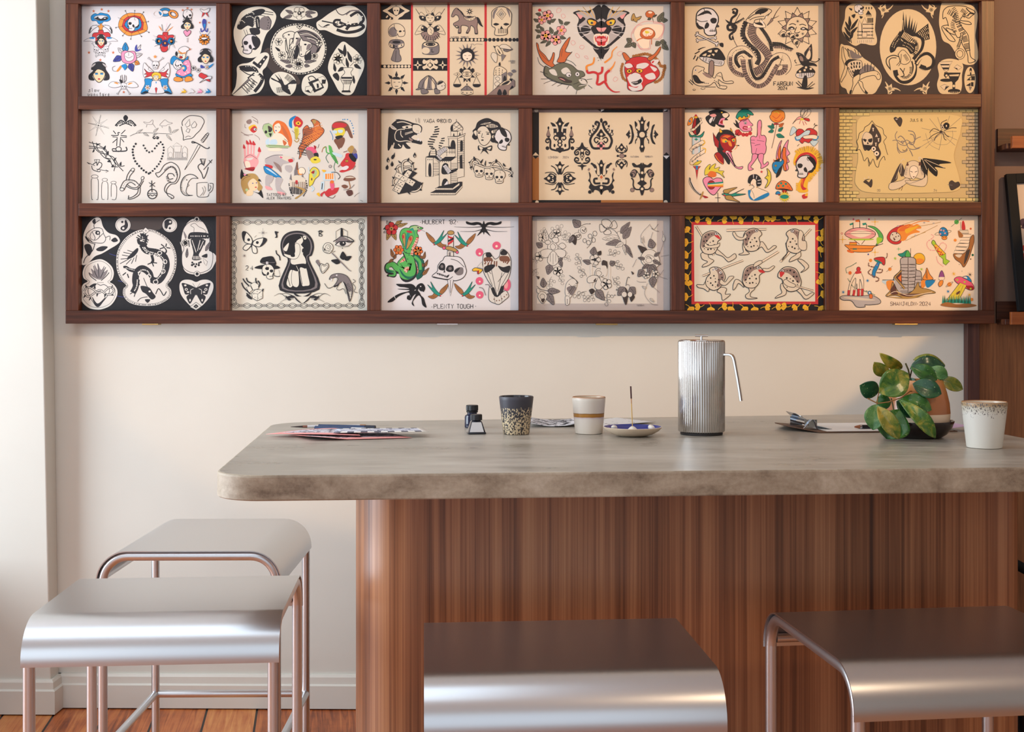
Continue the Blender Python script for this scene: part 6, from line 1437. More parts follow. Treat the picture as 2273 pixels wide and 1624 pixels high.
(830, 230, 'x', 'cream print headed VAGABOND with a brick tower, panther and skulls', '''
t k .9 5.2 74 23 VAGA;* k 95.5 25 3.6 1.6 8 0;e x 95.5 25 1 1;t k .9 5.2 99 23 BOND
f k 1 22,40 24,34 32,26 40,24 50,26 58,29 66,31 71,35 70,42 66,44 64,46 60,46 55,50 60,54 66,55 71,56 70,60 60,58 52,57 47,58 50,62 54,66 48,66 43,60 40,66 30,66 27,60 21,69;s x 58,32 66,32 70,36 69,42 64,44 58,40;s x 42,34 54,32 56,36 46,37;e k 49 35 2 1.4;s x 24,30 34,38 28,38 24,34;s G 26,32 32,37 27,36;c x 1.2 31,46 34,40 40,38 46,38;c x 1.2 31,46 32,53 38,56 48,55 56,57;c x 1.2 40,40 40,46 43,50;c x 1.4 34,28 44,27 56,31;p w 66,44 65,48 64,45;p w 69,42 69,46 67,43;p w 64,55 66,50 67,55;p w 68,56 69,52 70,56;s v 52,50 58,54 54,55;c x .8 46,46 58,42;c x .8 46,44 57,41;D k .4 2 62,39 67,41;s k 32,24 38,23 40,26;c k .5 63,28 62,22;c k .5 66,28 66,21;c k .5 68,29 68,22;c x 1.6 30,58 28,66;c x 1.4 36,60 40,64
c k 1.8 90,35 95,34;c k 1.8 90,39 97,37;c k 1.8 89,42 97,41;c k 1.8 87,46 96,45;c k 1.8 84,49 94,49;c k 1.8 82,52 91,54;c k 1.8 80,56 90,57;c k 1.8 80,60 88,60;c k 1.8 82,63 88,64;c k 1.8 84,66 90,66;c k 1.6 100,52 105,51;c k 1.6 99,55 105,55;c k 1.6 97,58 103,59;c k 1.6 96,62 101,63;c k 1.6 96,65 99,66
l k .8 122,23 123,28;f x .9 123,27 128,31 132,36 130,40 116,40 114,36 117,31;c k .6 118,32 130,39;c k .6 124,28 131,36;c k .6 127,31 117,39;c k .6 130,34 122,40;c k .6 122,28 115,35;s k 114,34 117,31 117,40 114,40
q x .8 114,41 124,41 124,48 114,49;q x .8 124,41 131,39 131,46 124,48;p k 117,48 118.5,43 120,48;p k 126,47 127.5,42 129,46;q x .8 109,49 124,49 124,52 110,52;q x .8 124,49 136,44 135,47 124,52;q x .8 111,52 124,52 124,96 111,96;q x .8 124,52 134,48 134,106 124,108;H k .7 10 2.6 129,52 129,106;s k 114,64 115,56 117.5,54 120,56 121,64;p k 128,56 130,54 132,56 132,70 128,71;p k 127,78 131,75 132,104 128,105
q x .8 92,72 104,64 121,64 121,78 98,88;H k .6 13 2.4 110,68 120,68;l k .6 104,72 121,72;l k .6 108,64 108,78;q k .6 109,64 121,64 121,67 111,67;q w .7 93,71 104,64 109,68 97,78;H k .6 7 1.6 95,75 106,66;q w .7 90,79 94,75 102,82 97,86;H k .6 6 1.6 92,78 100,84
f k .7 84,70 91,67 93,74 92,77 82,77;q x .6 84,69 91,67 92,77 83,77;l k .6 84,71 92,71;l k .6 84,74 92,74;q k .6 77,79 82,77 92,77 100,86 90,80;q x .9 77,80 88,80 88,108 77,108;s k 81,106 81,92 83,88 85,92 85,107;d k .8 80,83 83,83 86,83;q x .7 88,80 97,88 97,104 88,108;H k .6 9 2.4 92,86 92,106
q k .6 97,85 106,79 121,79 114,85;q x .9 97,85 114,85 114,123 97,123;q x .7 114,85 122,79 124,79 124,96 134,96 134,108 124,110 124,117 114,122;H k .6 9 2.4 119,86 119,120;d k .7 99,86 102,86 105,86 108,86 111,86;s k 101,104 101,93 105,88 110,90 112,98 124,96 122,100 112,104;q w .7 102,93 107,90 115,100 110,105;H k .6 6 1.8 104,92 112,103;s k 101,122 102,114 105,111 109,113 110,122;q w .5 103,122 108,115 110,115 110,122
q k .7 96,123 128,116 131,116 131,120 118,128 91,126;q x .8 92,125 117,125 117,128 92,128;q x .7 117,125 127,117 127,121 117,128;q k .7 84,132 92,128 118,128 131,120 131,122 121,132;q x .8 84,132 121,132 121,135 84,135;q x .7 121,132 131,121 131,124 121,135;D k .4 2 86,133.5 120,133.5;D k .4 2 94,126.5 116,126.5
f k .9 151,36 154,28 162,23 170,22 178,26 184,28 188,34 187,42 186,50 183,56 176,57 172,52 170,44 158,36 154,40 154,50 150,53 146,49 148,44 147,40;f x .8 153,40 158,34 166,34 172,42 174,50 170,58 164,62 158,59 154,50;s x 158,31 166,28 174,28 166,31;s x 166,33 176,30 184,34 174,36;H k .8 5 1.5 158,31 170,28;H k .8 5 1.5 168,34 182,33;s x 175,40 185,38 184,42 176,44;s x 176,47 184,46 182,50 176,51;H k .8 5 1.4 176,42 185,40;H k .8 5 1.4 176,49 184,48;s x 148,42 152,40 152,48;e k 156 43.5 2 1;e k 169 45 2.2 1;l k .9 153,41 159,41;l k .9 166,42 173,43;c k .8 161,44 160,50 163,50;e k 161 54 2 1
s k 155,62 164,65 175,62 174,70 167,68 170,75 163,70 158,75 161,68 155,69;s x 156,63 162,66 158,68;s x 174,64 168,66 172,68
skside 190 53 1.2 18 1;s k 186,36 192,36 197,44 197,50 190,46
skull 156 100 .86 0 1 wx;skull 171 104 .84 0 1 wx;skull 186 109 .88 0 1 wx;c k 3.4 146,98 144,88 148,83 154,84 158,90;c x 1.6 146,98 144,88 148,83 154,84 158,90;c k 3.2 148,88 158,92 168,95 178,93 190,96 200,99 205,103 200,107;c x 1.6 148,88 158,92 168,95 178,93 190,96 200,99 205,103 200,107;c k 3 174,92 178,87 184,87 190,94 192,98;c x 1.4 174,92 178,87 184,87 190,94 192,98;s k 148,84 148,78 152,83;s k 142,88 140,87 145,85;s k 164,90 166,84 166,92;s k 180,87 181,82 184,86;s k 192,92 192,88 196,93;s k 200,98 203,94 204,99;s k 145,96 142,95 146,92;s k 203,108 206,109 204,104;s k 172,89 170,87 175,87;s k 158,86 162,82 160,88
e k 21 84 2.2 3;p k 19,83 21,79 23,83;e k 27 90 2.2 3;p k 25,89 27,85 29,89;e k 28 79 2.2 3.4 20;p k 28,77 31,72 31,79;e k 19.5 95 2.2 3;p k 18,94 20,90 22,94;e k 60.5 77 2.2 3;p k 58.5,76 60.5,72 62.5,76;e x 21.5 85 .7 1.4;e x 60.8 78 .7 1.4
c k 3.4 36,102 34,96 38,92 46,94 54,94 58,100;c x 1.6 36,102 34,96 38,92 46,94 54,94 58,100;c k 3.4 44,104 42,92 44,86 50,84 56,88 58,98;c x 1.6 44,104 42,92 44,86 50,84 56,88 58,98;c k 3 32,110 29,114 30,120 36,122;c x 1.4 32,110 29,114 30,120 36,122;c k 3.4 50,124 50,128 60,130 68,126 70,119 64,118 62,126;c x 1.6 50,124 50,128 60,130 68,126 70,119 64,118 62,126;s k 49,84 52,80 52,85;s k 38,88 36,84 41,88;s k 56,88 60,87 57,91;s k 33,98 30,97 34,95;s k 29,112 27,108 31,110;s k 28,120 26,122 30,121;s k 70,118 73,117 71,121;s k 70,126 71,129 67,128;s k 52,130 54,135 49,131;s k 60,96 64,96 61,99
q k .8 44,101 52,97 64,103 56,110 72,119 62,128 46,132 36,134 34,130;q x .9 34,101 44,106 50,98 57,101 51,110 62,116 57,123 47,117 38,133 28,128 38,112 30,108;l k .7 44,106 38,112;l k .7 44,106 51,110 47,117 38,112;l k .7 34,120 43,125;d k .8 37,107 50,103 52,106 44,110 46,114 54,114 57,117 53,117 40,117 42,120 37,119 39,122 34,124 37,126 31,127 35,129'''),
(1165, 230, 'c', 'tan print of black symmetrical ornaments inside a black and mauve border', '''
p v 10,0 21,0 21,150 10,150;p K 10,4 21,8 21,77 10,77;p M 10,80 21,80 21,148 10,148;p v 10,7 113,7 113,13 10,13;p K 113,7 206,7 206,13 113,13;p v 205,7 217,7 217,77 205,77;p K 205,77 217,77 217,148 205,148;p K 10,143 113,143 113,148 10,148;p M 113,143 205,143 205,148 113,148;p K 11,77 16,72 21,77;p c 11,77 16,72 21,77;p K 11,77 16,82 21,77;p K 205,77 210,72 215,77;p w 205,77 210,82 215,77;p w 113,7 118,9 113,12;p K 108,9 113,7 113,12;e x 17 10 3 2.8;p K 10,7 20,7 20,9 14,7;E w .4 209 9 3 3;p K 206,12 212,6 212,12;e x 18 146 2.6 2.6;e x 209 146 3 3
m 52;s k 52,22 47,30 45,26 49,34 50,42 50,60 52,72;s k 38,28 44,30 47,36 48,44 50,46 46,48 43,46 42,36;p x 41,34 47,34 47,37 41.5,37;c k 2.8 52,70 44,69 38,66 38,56 36,52 33,54;c k 2 37,54 33,52 31,56 34,58 36,56;c k 1.8 50,49 45,48 43,51 46,54 48,52;d k 2.8 46,45;d c 1.7 45,45;f v .4 35,38 37,44 38,47 35,51 32,47 33,43;s k 33,48 37,48 36,51;e k 35 36 1.4 2.4;e k 44 62 1.5 2.6;d k 2.9 33.5,66;m;e k 52 33 3 4;e c 52 30 1.7 1.9;e k 52 45 5 4;e k 52 56 4 3.4;e c 52 56 1.9 1.9;e k 52 61 4 3;e c 52 61 1.9 1.9;s k 46,67 52,65 58,67 52,73
m 113;c k 3.4 113,66 102,66 98,60 97,54 100,47 106,40 109,34 110,29 106,27 105,30;c k 1.8 110,30 106,27 104,30 107,32;e k 97 45 2.6 2.6;e x 97 45 1.5 1.5;e k 102.5 39 2.6 2.6;e x 102.5 39 1.5 1.5;e k 101.5 33 1.6 2.6;e x 101.7 30.5 1 1.8;e k 96.5 40 1.6 2.6;e x 96.5 37.5 1 1.8;s k 113,38 109,43 106,47 109,49 113,52;c k 2 112,53 106,50 103,54 106,58 109,55;m;e k 113.5 25 2 3.4;p k 111.5,25 113.5,21 115.5,25;e c 113.5 45.5 2 2;e c 113.5 51 2 2;e k 113 62.5 6 6;p S 111.5,57 115,57 115,69 111.5,69;p S 107,61 119,61 119,64.6 107,64.6;e k 113 62.5 2.6 2.6
m 174;s k 174,21 171,25 168,24 170,28 171,34 170,40 166,36 167,30 163,26 164,36 167,42 164,46 167,50 164,54 164,60 168,50 171,54 171,62 170,66 174,70;s k 155,31 159,33 161,42 162,48 159,58 154,60 158,52 158,40;s k 150,46 153,42 155,39 156,43 159,46 156,49 154,52 153,49;p x 162,44 168,44 168,48 162,48;p x 165,34 168,34 168,37 165,37;p x 165,55 168,55 168,57 165,57;m;e k 174 46 7 6.4;e c 174 46 4.2 4.2;e c 174 28 1.7 1.8;e c 174 63.5 1.6 1.8;e c 157 46 1.7 1.7;e c 191 46 1.7 1.7
t g .45 3 35 78 LONDON;t g .45 3 56 78 2024;t g .45 2.2 157 77.5 NATASHA;t g .45 2.2 178 77.5 TORBATI
m 85;s k 85,59 82,63 79,65 76,65 82,69 82,76 84,82 84,90 78,92 83,94 85,97;c k 2.4 84,69 78,68 74,72 76,76 80,74;c k 2.4 84,88 78,88 74,84 76,80 80,82;c k 1.6 80,74 79,71 76,73;c k 1.6 80,82 79,85 76,84;m;e c 85 69.5 2.2 2.2;e c 85 86.4 2.2 2.2;p k 85,72 88.5,78 85,84 81.5,78;p c 85,74 87.4,78 85,82 82.6,78;p k 85,76 86.3,78 85,80 83.7,78
m 143.5;s k 143.5,59 141,62 139,65 141,68 143.5,70;c k 1.7 143,66 138,66 137,70 140,70;c k 1.2 143,72 138,72 135,68 136,62;s k 143.5,97 141,94 139,91 141,88 143.5,86;c k 1.7 143,90 138,90 137,86 140,86;c k 1.2 143,83 138,84 135,88 136,94;e k 138 77.5 1.8 1.8;m;E v .5 144 77.5 3.6 3.6;e c 143.5 64.5 1.7 1.7;e c 143.5 91 1.7 1.7;p k 137,72 150,72 144,74
m 52;s k 52,86 49,90 45,90 49,95 49,103 46,101 52,106;c k 1.4 49,104 45,96 39,92;c k 1.2 47,106 42,102 34,102 30,103;s k 28,111 33,108 38,103 46,107 47,112 44,118 38,118 32,114;c c 1.4 38,106 42,107 41,110;c c 1.4 38,116 42,115 41,112;s k 52,135 49,131 45,130 49,127 49,120 46,121 52,116;c k 1.4 49,118 45,126 39,128;c k 1.2 47,117 42,120 34,119 30,118;m;e c 52 111 5.5 6;e c 52 94 2.4 2.4;e c 52 127 2.2 2.2;e c 35.5 110.5 2.2 2.2;e c 68 110.5 2.2 2.2
m 113.5;s k 113.5,84 110,89 107,87 110,92 111,100 111,106 106,104 104,98 101,92 97,89 104,90 107,95 107,104 111,110 113.5,112;s k 102,89 98,88 104,96;p x 102,96 106,96 106,99 102,99;s k 95,101 98,106 97,112 99,118 104,122 113.5,121 113.5,135 110,130 104,128 101,132 98,128 95,124 97,118 94,114 96,110;c k 3 112,118 104,118 103,112 108,111;p v 95,95 97,97 95,100 93,98;d k 2.8 96.5,131;m;p c 113.5,104 118,109 113.5,114 109,109;p h 113.5,106 116,109 113.5,112 111,109;e c 113.5 124.5 2.3 2.3;e k 113.5 91 2.4 3;e c 113.5 91.5 1.8 1.8
m 174;s k 174,91 170,90 166,91 162,88 159,89 162,94 170,95 171,100 170,104 165,98 160,98 156,104 158,108 164,108 167,102 170,108 171,114 167,118 172,122 170,126 174,135;s v 158,101 164,99 164,109 158,108;r k 1.2 160.5 105.5 3.4 3.4;e k 159 106 1.6 2;c k 2 158,110 161,114 161,122 165,127 172,127;E v .5 159.5 128 3 3;m;e c 174 102.5 2 2;e c 174 112 2 2;e c 174 126.5 2 2'''),
(1505, 230, 'e', 'bright print with a red devil, pink pointing finger and flaming skull', '''
f O .6 14,32 16,24 21,20 22,26 19,31;e b 17.5 26 1.2 1.6;f R .9 21,36 23,26 26,20 31,22 33,32 32,42 27,46 22,42;s k 27,21 31,23 33,34 31,44 27,45;E y .6 26.5 20 3 2;e r 26.5 17.5 1.8 1.6;q e .7 18,38 24,36 35,24 36,28 24,40 19,42;c k .7 35,24 32,21 36,22;t k .6 3.4 20 37 L;t k .6 3.4 24 34 I;t k .6 3.4 27 31.5 V;t k .6 3.4 31 28 E
f t .8 16,42 20,47 26,46 28,48 34,46 39,41 36,49 30,50 24,49 18,49;q a .8 21,50 33,50 33,74 21,75;p w 24,52 30,52 30,74 24,75;p t 27,51 30,53 27,55 24,53;q e .7 17,68 22,62 36,54 40,57 36,61 22,68 20,72;t k .55 2.8 20 66 YO;t k .55 2.8 25 63.5 UR;t k .55 2.8 31 60 OWN;q e .7 18,84 24,78 38,68 41,68 40,73 28,80 21,86;c y 1.4 38,54 40,58 36,62;c y 1.4 36,66 41,67 40,73;t k .6 3.4 21 83 L;t k .6 3.4 25 80 I;t k .6 3.4 28 77.5 F;t k .6 3.4 32 74 E;c z 1 18,85 18,90 24,91;f Y .6 22,91 28,86 35,85 30,90;e b 29 84.5 1.2 .9;q r .6 22,93 34,93 30,97 28,113 26,97;p b 26,92 30,92 29,98 27,98
f k .8 41,21 47,16 46,12 56,9 66,10 74,14 76,18 72,22 74,24 68,24 64,22 62,26 64,31 68,32 68,35 62,34 56,30 54,34 46,30;s S 47,17 54,15 57,18 52,20;s p 60,30 64,22 70,22 66,27 68,32 63,31;s R 62,28 66,24 66,30;s e 66,15 73,14 75,17 71,21 67,19;e y 65 13 1.4 1.2;s w 46,25 50,20 52,22 48,29;c w 1 52,26 55,20
f t .8 86,20 90,12 98,8 106,10 112,16 109,17 102,15 104,19 96,20 90,23;f y .6 89,22 92,19 95,21 98,18 101,21 105,18 107,17 104,22 92,25;p r 92,24 104,21 104,24 92,27;f p .8 91,28 97,24 104,23 107,27 111,31 110,33 107,34 109,36 109,40 104,41 97,41 92,37 90,32;E w .5 100 28.5 2 2;e k 100 28.8 1 1;c k 1 96,26 102,24;c R 1.6 104,35 98,34 97,37 103,38;s k 82,28 86,30 85,24 89,28 91,36 86,34;F R k 89 43 4.6 5 0;d r 3 88,41 92,44 97,46 102,46 107,44;s e 104,33 108,34 104,36
f k .8 56,56 58,46 64,40 74,39 81,43 84,48 84,56 80,66 78,72 76,90 68,80 60,72 58,64;f R .8 62,50 68,45 78,46 85,50 86,58 82,66 76,70 68,68 63,60;s o 64,52 70,47 78,48 72,52 66,58;s O 74,55 78,56 80,63 76,62;s y 66,54 72,53 74,56 68,58;s y 80,53 84,52 84,56 81,56;e t 71 56 1.4 1.3;e t 82.5 54.6 1.2 1.2;c k 1.2 65,51 71,51 74,54;c k 1.2 79,52 83,50 86,48;f y .6 62,43 62,37 66,42;f y .6 78,40 78,36 81,42;q R .8 52,43 56,50 61,56 60,66 55,62 53,54;s R 66,70 72,67 80,70 78,73 70,73;c k 1.4 86,62 91,62;f R .7 54,76 60,72 67,80 67,90 58,84;c O 1 55,76 60,84 67,90;f p .8 70,72 77,71 80,78 83,88 88,94 96,93 94,97 86,95 80,88 74,78;c k 1.6 73,73 79,82 85,93;e w 73 71 2 1;c O .9 86,50 85,60 88,63 84,68
f p .9 117,48 118,30 120,25 123,25 124,32 123,46 128,47 131,52 130,60 131,66 128,75 117,75 110,74 109,66 108,58 108,50 112,48;c M .6 118,36 118,47;c M .6 123,34 123,46;c k .5 117,54 122,55 128,56;c k .5 108,54 114,54;c k .5 108,58 114,59;c k .5 117,66 115,74;c M .6 121,47 121,52;c k .6 114,62 122,60
f p .8 111,75 117,75 118,79 112,88 108,94 112,97 105,99 104,92 106,88 109,84;f p .8 120,75 127,75 126,86 128,90 133,86 134,90 127,95 123,96 123,90 119,82
f O .7 138,16 140,11 147,9 154,10 158,14 158,22 152,27 144,28 138,24 136,19;c r .7 140,18 146,22 152,16;c Y 1 142,13 147,12 150,15;c r .8 143,24 150,26 156,20;s R 143,29 148,29 150,31 142,31;c q .7 147,29 144,44 142,54 139,66;V t 143,36 133,33 5 .5;V t 141,35 140,29 4 .5;V t 142,40 134,42 5 .5;V o 150,34 157,29 5 .5;V t 149,41 156,35 5 .5;V t 146,46 158,50 6 .5
r k .5 187 13 4.4 7.6 30;r k .5 191 15 4 8 45;r k .5 185 12 3.2 6 5;f S .6 170,30 177,21 182,19 184,22 176,24;e Y 184 23 3 1.6;f r .5 186,22 194,22 195,26 190,25;c r .6 182,24 180,30;c r .6 188,26 191,31;c r .6 185,26 187,32
f r .7 175,44 178,38 184,38 188,41 192,37 199,37 206,42 205,49 198,54 194,58 188,56 184,59 178,52;f a .7 174,49 180,47 190,40 196,40 194,46 184,50 180,54 175,53;f e .7 186,48 200,46 207,48 206,53 198,52 188,52;c b 1.6 174,50 176,54 182,53;c b 1.6 200,53 206,53 208,48;c k .7 180,60 177,63;c k .7 200,38 205,31;c k 1 203,33 207,32;c k 1 202,32 203,29;f a .5 170,34 176,39 170,46 166,46;f a .5 196,56 208,55 202,63
f p .8 146,82 147,70 151,58 154,55 150,68 150,80;f o .8 150,82 148,74 152,62 152,80;f p .8 153,80 155,68 160,58 164,54 162,66 166,74 162,78 165,86 162,88 164,96 160,100 157,97 160,90;f o .8 155,80 156,66 160,66 160,76 162,84 160,92 161,98 157,98;f b .8 141,88 146,84 152,86 156,83 157,88 154,92 149,98 146,104 142,100 140,94;s o 142,82 142,86 144,86;s o 147,80 150,85 146,85;E y .5 145 92 1.6 1.4;e k 145 92 .7 .7;s k 146,104 150,96 155,92 152,104 146,110;s k 142,85 150,82 150,86;c k .6 141,98 145,99
s y 171,86 176,72 184,68 196,66 206,72 212,82 211,92 202,104 194,114 192,124 193,130 186,132 178,130 178,120 182,112 188,104 200,94 202,84 196,76 184,76 176,84 174,92;H y 1.6 7 2 174,74 184,68 198,67 208,76 212,88;H z .6 8 3 174,74 184,68 198,67 208,76 212,88;s r 173,88 180,76 192,72 203,78 206,88 200,98 190,110 186,122 191,126 185,128 182,120 186,110 198,98 202,86 194,76 184,78 176,86;s o 183,112 186,112 184,122;H y 1.4 5 2 212,92 202,104 194,114;H y 1.4 6 2 178,116 178,128
skside 189 94 1.3 0 -1;s K 192,80 200,80 205,88 203,98 200,90;s r 184,136 190,134 192,139 186,141;s y 188,136 192,132 192,137
f Y .6 40,106 40,98 44,92 48,90 46,98 50,92 56,89 54,96 62,94 60,99 68,100 66,104 69,110 62,104 56,102 52,106 46,104;s o 44,106 48,100 56,102 56,108 48,109;f p .9 37,114 41,109 48,109 52,112 58,110 65,112 66,120 60,128 54,135 48,133 41,124;E R .7 49.5 120.5 5.6 6.6;p t 44,118 67,115.5 67,118 44,120;p e 44,120 67,118 67,119.5 44,121;p y 44,121 67,119.5 67,121.5 44,122;p o 44,122 67,121.5 67,124 44,123
c k 1.2-2 18,110 19,116 24,126 34,135;c w 1 19,114 25,126 33,134;c k .5 17,109 17,118 24,129 33,136;s z 36,131 38,131 36,138 32,142;s R 36,136 41,137 45,139 40,140
l k .7 59,132 59.5,146;l k .7 55,139.5 63,139.5
f t .7 65,134 72,133 80,134 98,126 86,133 101,134 84,137 72,137;f z .7 68,132 68,128 76,126 88,124 78,130 74,133;f z .7 70,137 72,142 82,144 92,146 84,141 78,136;e r 69 136 1.6 1.2
f k .8 104,116 106,108 112,105 118,106 123,112 123,120 118,122 115,116 112,112 108,118;f e .6 108,116 112,111 116,114 116,118 118,124 124,127 134,132 128,140 112,143 106,138 108,128 113,124 111,121 108,120;l w 1 112,105 112,110;l w 1 117,107 116,112;l w 1 118,114 123,113;l w 1 118,118 123,118;s b 104,129 108,129 107,136 112,143 106,140;s b 112,143 124,136 134,132 134,137 120,143;c k .5 108,127 112,134 113,140;e r 110.5 119.6 .8 .6;d z 1 106.5,121 117,124
f Y .8 132,96 137,102 138,112 134,121 129,125 133,116 132,112 129,110 132,107 133,102;e k 134 107 .7 .7;* r 124 101 2.6 .9 5 0
f o .8 145,125 148,118 155,114 163,117 169,125 169,129 158,128 148,127;d t 1.8 153,118 160,119 156,122 149,122;d r .8 163,123 165,125;s k 148,126 158,126 168,128 160,128;f R .7 155,128 160,128 162,134 156,135;f b .6 145,134 147,130 151,131 152,134;s R 148,134 150,134 154,137 151,137;* Y 158 138 9 5 14 0;e t 158 138 6.4 3.2'''),
(1845, 230, '3', 'yellowed print with a brick border, torn-paper skull and winged woman', '''
BRICK
s 4 40,24 60,18 120,17 188,18 192,40 186,60 182,80 190,110 188,128 150,132 60,132 38,122 36,106 40,80 38,50
s n 61,30 66,34 70,40 74,48 74,56 70,62 74,74 68,84 66,78 58,66 50,70 46,60 46,50 56,42;c k .9 61,25 56,31 50,35 48,40 42,44 40,52 38,56 40,64 37,70 42,68 46,76 49,85 54,80 58,90 62,82 66,92 70,94 72,86 78,78 80,84;c k .8 61,26 66,32 76,37 78,45 82,50 78,56 80,62 82,70 84,76;c k .8 55,82 56,93 58,86;e c 51 49 5.4 7.4;f c .5 47,48 52,42 60,46 62,54 60,62 50,62 47,56;s k 47,53 52,53 51,57;s k 55,53 61,52 60,57 56,57;p k 54,56 53,60 56,60;H k .7 3 1.3 49,63 60,62;s k 48,61 60,63 56,70 50,66;l k .7 48,52 53,54;l k .7 56,54 61,51
t e 1.3 4.4 61 36.5 T;t e 1.3 4.4 66 45 A;t e 1.3 4.4 69 52 T;t e 1.3 4.4 65 58.5 T;E e .4 63 67 3.6 3.6;e k 63 67 1.2 1.4;E e .4 67.5 74 3.8 3.8;e k 67.5 74 1.3 1.4
f n .6 93,22 96,20 99,22 102,20 105,23 105,28 102,34 97,28;e G 97 23 1.6 1;t k .55 4 117 22.5 JULS;t k .55 4 133 22.5 B
c g 1 98,41 95,47 97,54 102,60 110,62 116,58 122,62 126,66 133,64;c g 1 91,55 95,54 100,55 106,58 112,54 120,58 124,54;c g 1.2 99,51 103,48 108,52 112,60 115,66 122,68 131,66;c g 1.2 114,40 122,42 125,50 122,60 117,60 116,56;c g 1 124,54 128,51 133,49;c g 1.2 98,58 99,66 104,72 112,70 112,66;c g 1.2 107,60 104,56 109,56;c g 1.2 116,68 119,73 121,78;c g 1 98,64 99,70 102,74;c n .8 106,68 108,70 112,68;c g 1.2 117,45 122,47 124,54
c g .45 130,66 164,44 192,21;c g .45 134,36 164,44 187,54;c g .45 136,55 164,44 176,18;c g .45 146,22 164,44 184,62;c g .45 158,20 164,44 160,69;c g .45 140,66 164,44 186,41;c g .35 146,42 150,54 158,60 172,60 180,50 180,40;c g .35 140,44 146,60 160,68;e c 165 34 3 4;s K 166,32 170,28 175,30 175,35 171,38 168,36;E c .6 165 35 2.4 3;e k 165 35 1 1.4;e c 171 33 1 1.6;e n 163 41.5 2.4 2;c n 1 163,33 164,28 172,24;c n 1 162,42 152,46 145,52;c n 1 163,43 156,48 153,55;c n 1 160,40 152,37 146,43;c n 1 168,40 178,36 186,36;c n 1 167,42 172,48 175,49;c n 1 166,44 168,52 171,54
s n 104,88 108,96 110,104 104,108 100,100 98,112 93,116 88,118 94,104 99,94;l c .7 104,88 96,112;l c .7 105,88 103,104;c c 1.2 103,86 107,82 109,84;s K 134,82 150,82 170,85 178,88 160,90 170,96 154,94 158,100 156,108 146,100 144,96 142,112 138,112 134,98;l c .7 136,84 142,98;l c .7 138,83 156,100;l c .7 140,83 168,95;c c 1.4 132,86 130,80 133,80 136,83
f c .6 109,100 112,90 118,85 126,85 132,90 134,98 138,104 136,112 126,110 116,111 108,108;H g .5 4 1.4 112,94 110,106;H g .5 4 1.4 133,94 136,106;f e .6 116,100 118,94 123,92 128,95 129,102 126,108 122,112 118,108;l k .8 117,100 121,101.5;l k .8 124,101.5 128,100;e q 122.5 108.6 1.4 .8;s q 113,86 115,91 112,92;s q 131,86 134,90 130,92
f c .6 86,120 90,117 104,114 112,110 120,116 112,118 104,124 92,128 86,126;f c .6 110,114 126,114 138,110 140,104 143,110 141,120 134,123 116,120;c g .6 112,116 118,118 136,112;c q .6 100,128 106,122 104,129
f n .6 48,116 52,114 56,117 60,112 61,118 59,124 54,120;e c 49.5 111 1.2 1.2;e c 55.5 109 1.2 1.2;s n 49,114 53,112 58,112;f n .6 175,118 179,114 184,117 189,116 191,121 186,125 178,128;c g .6 173,120 180,121
t g .4 3.4 68 127 20;t g .4 3.4 152 127 24'''),
# ---- bottom row; first print has bluish glass reflection streaks painted in
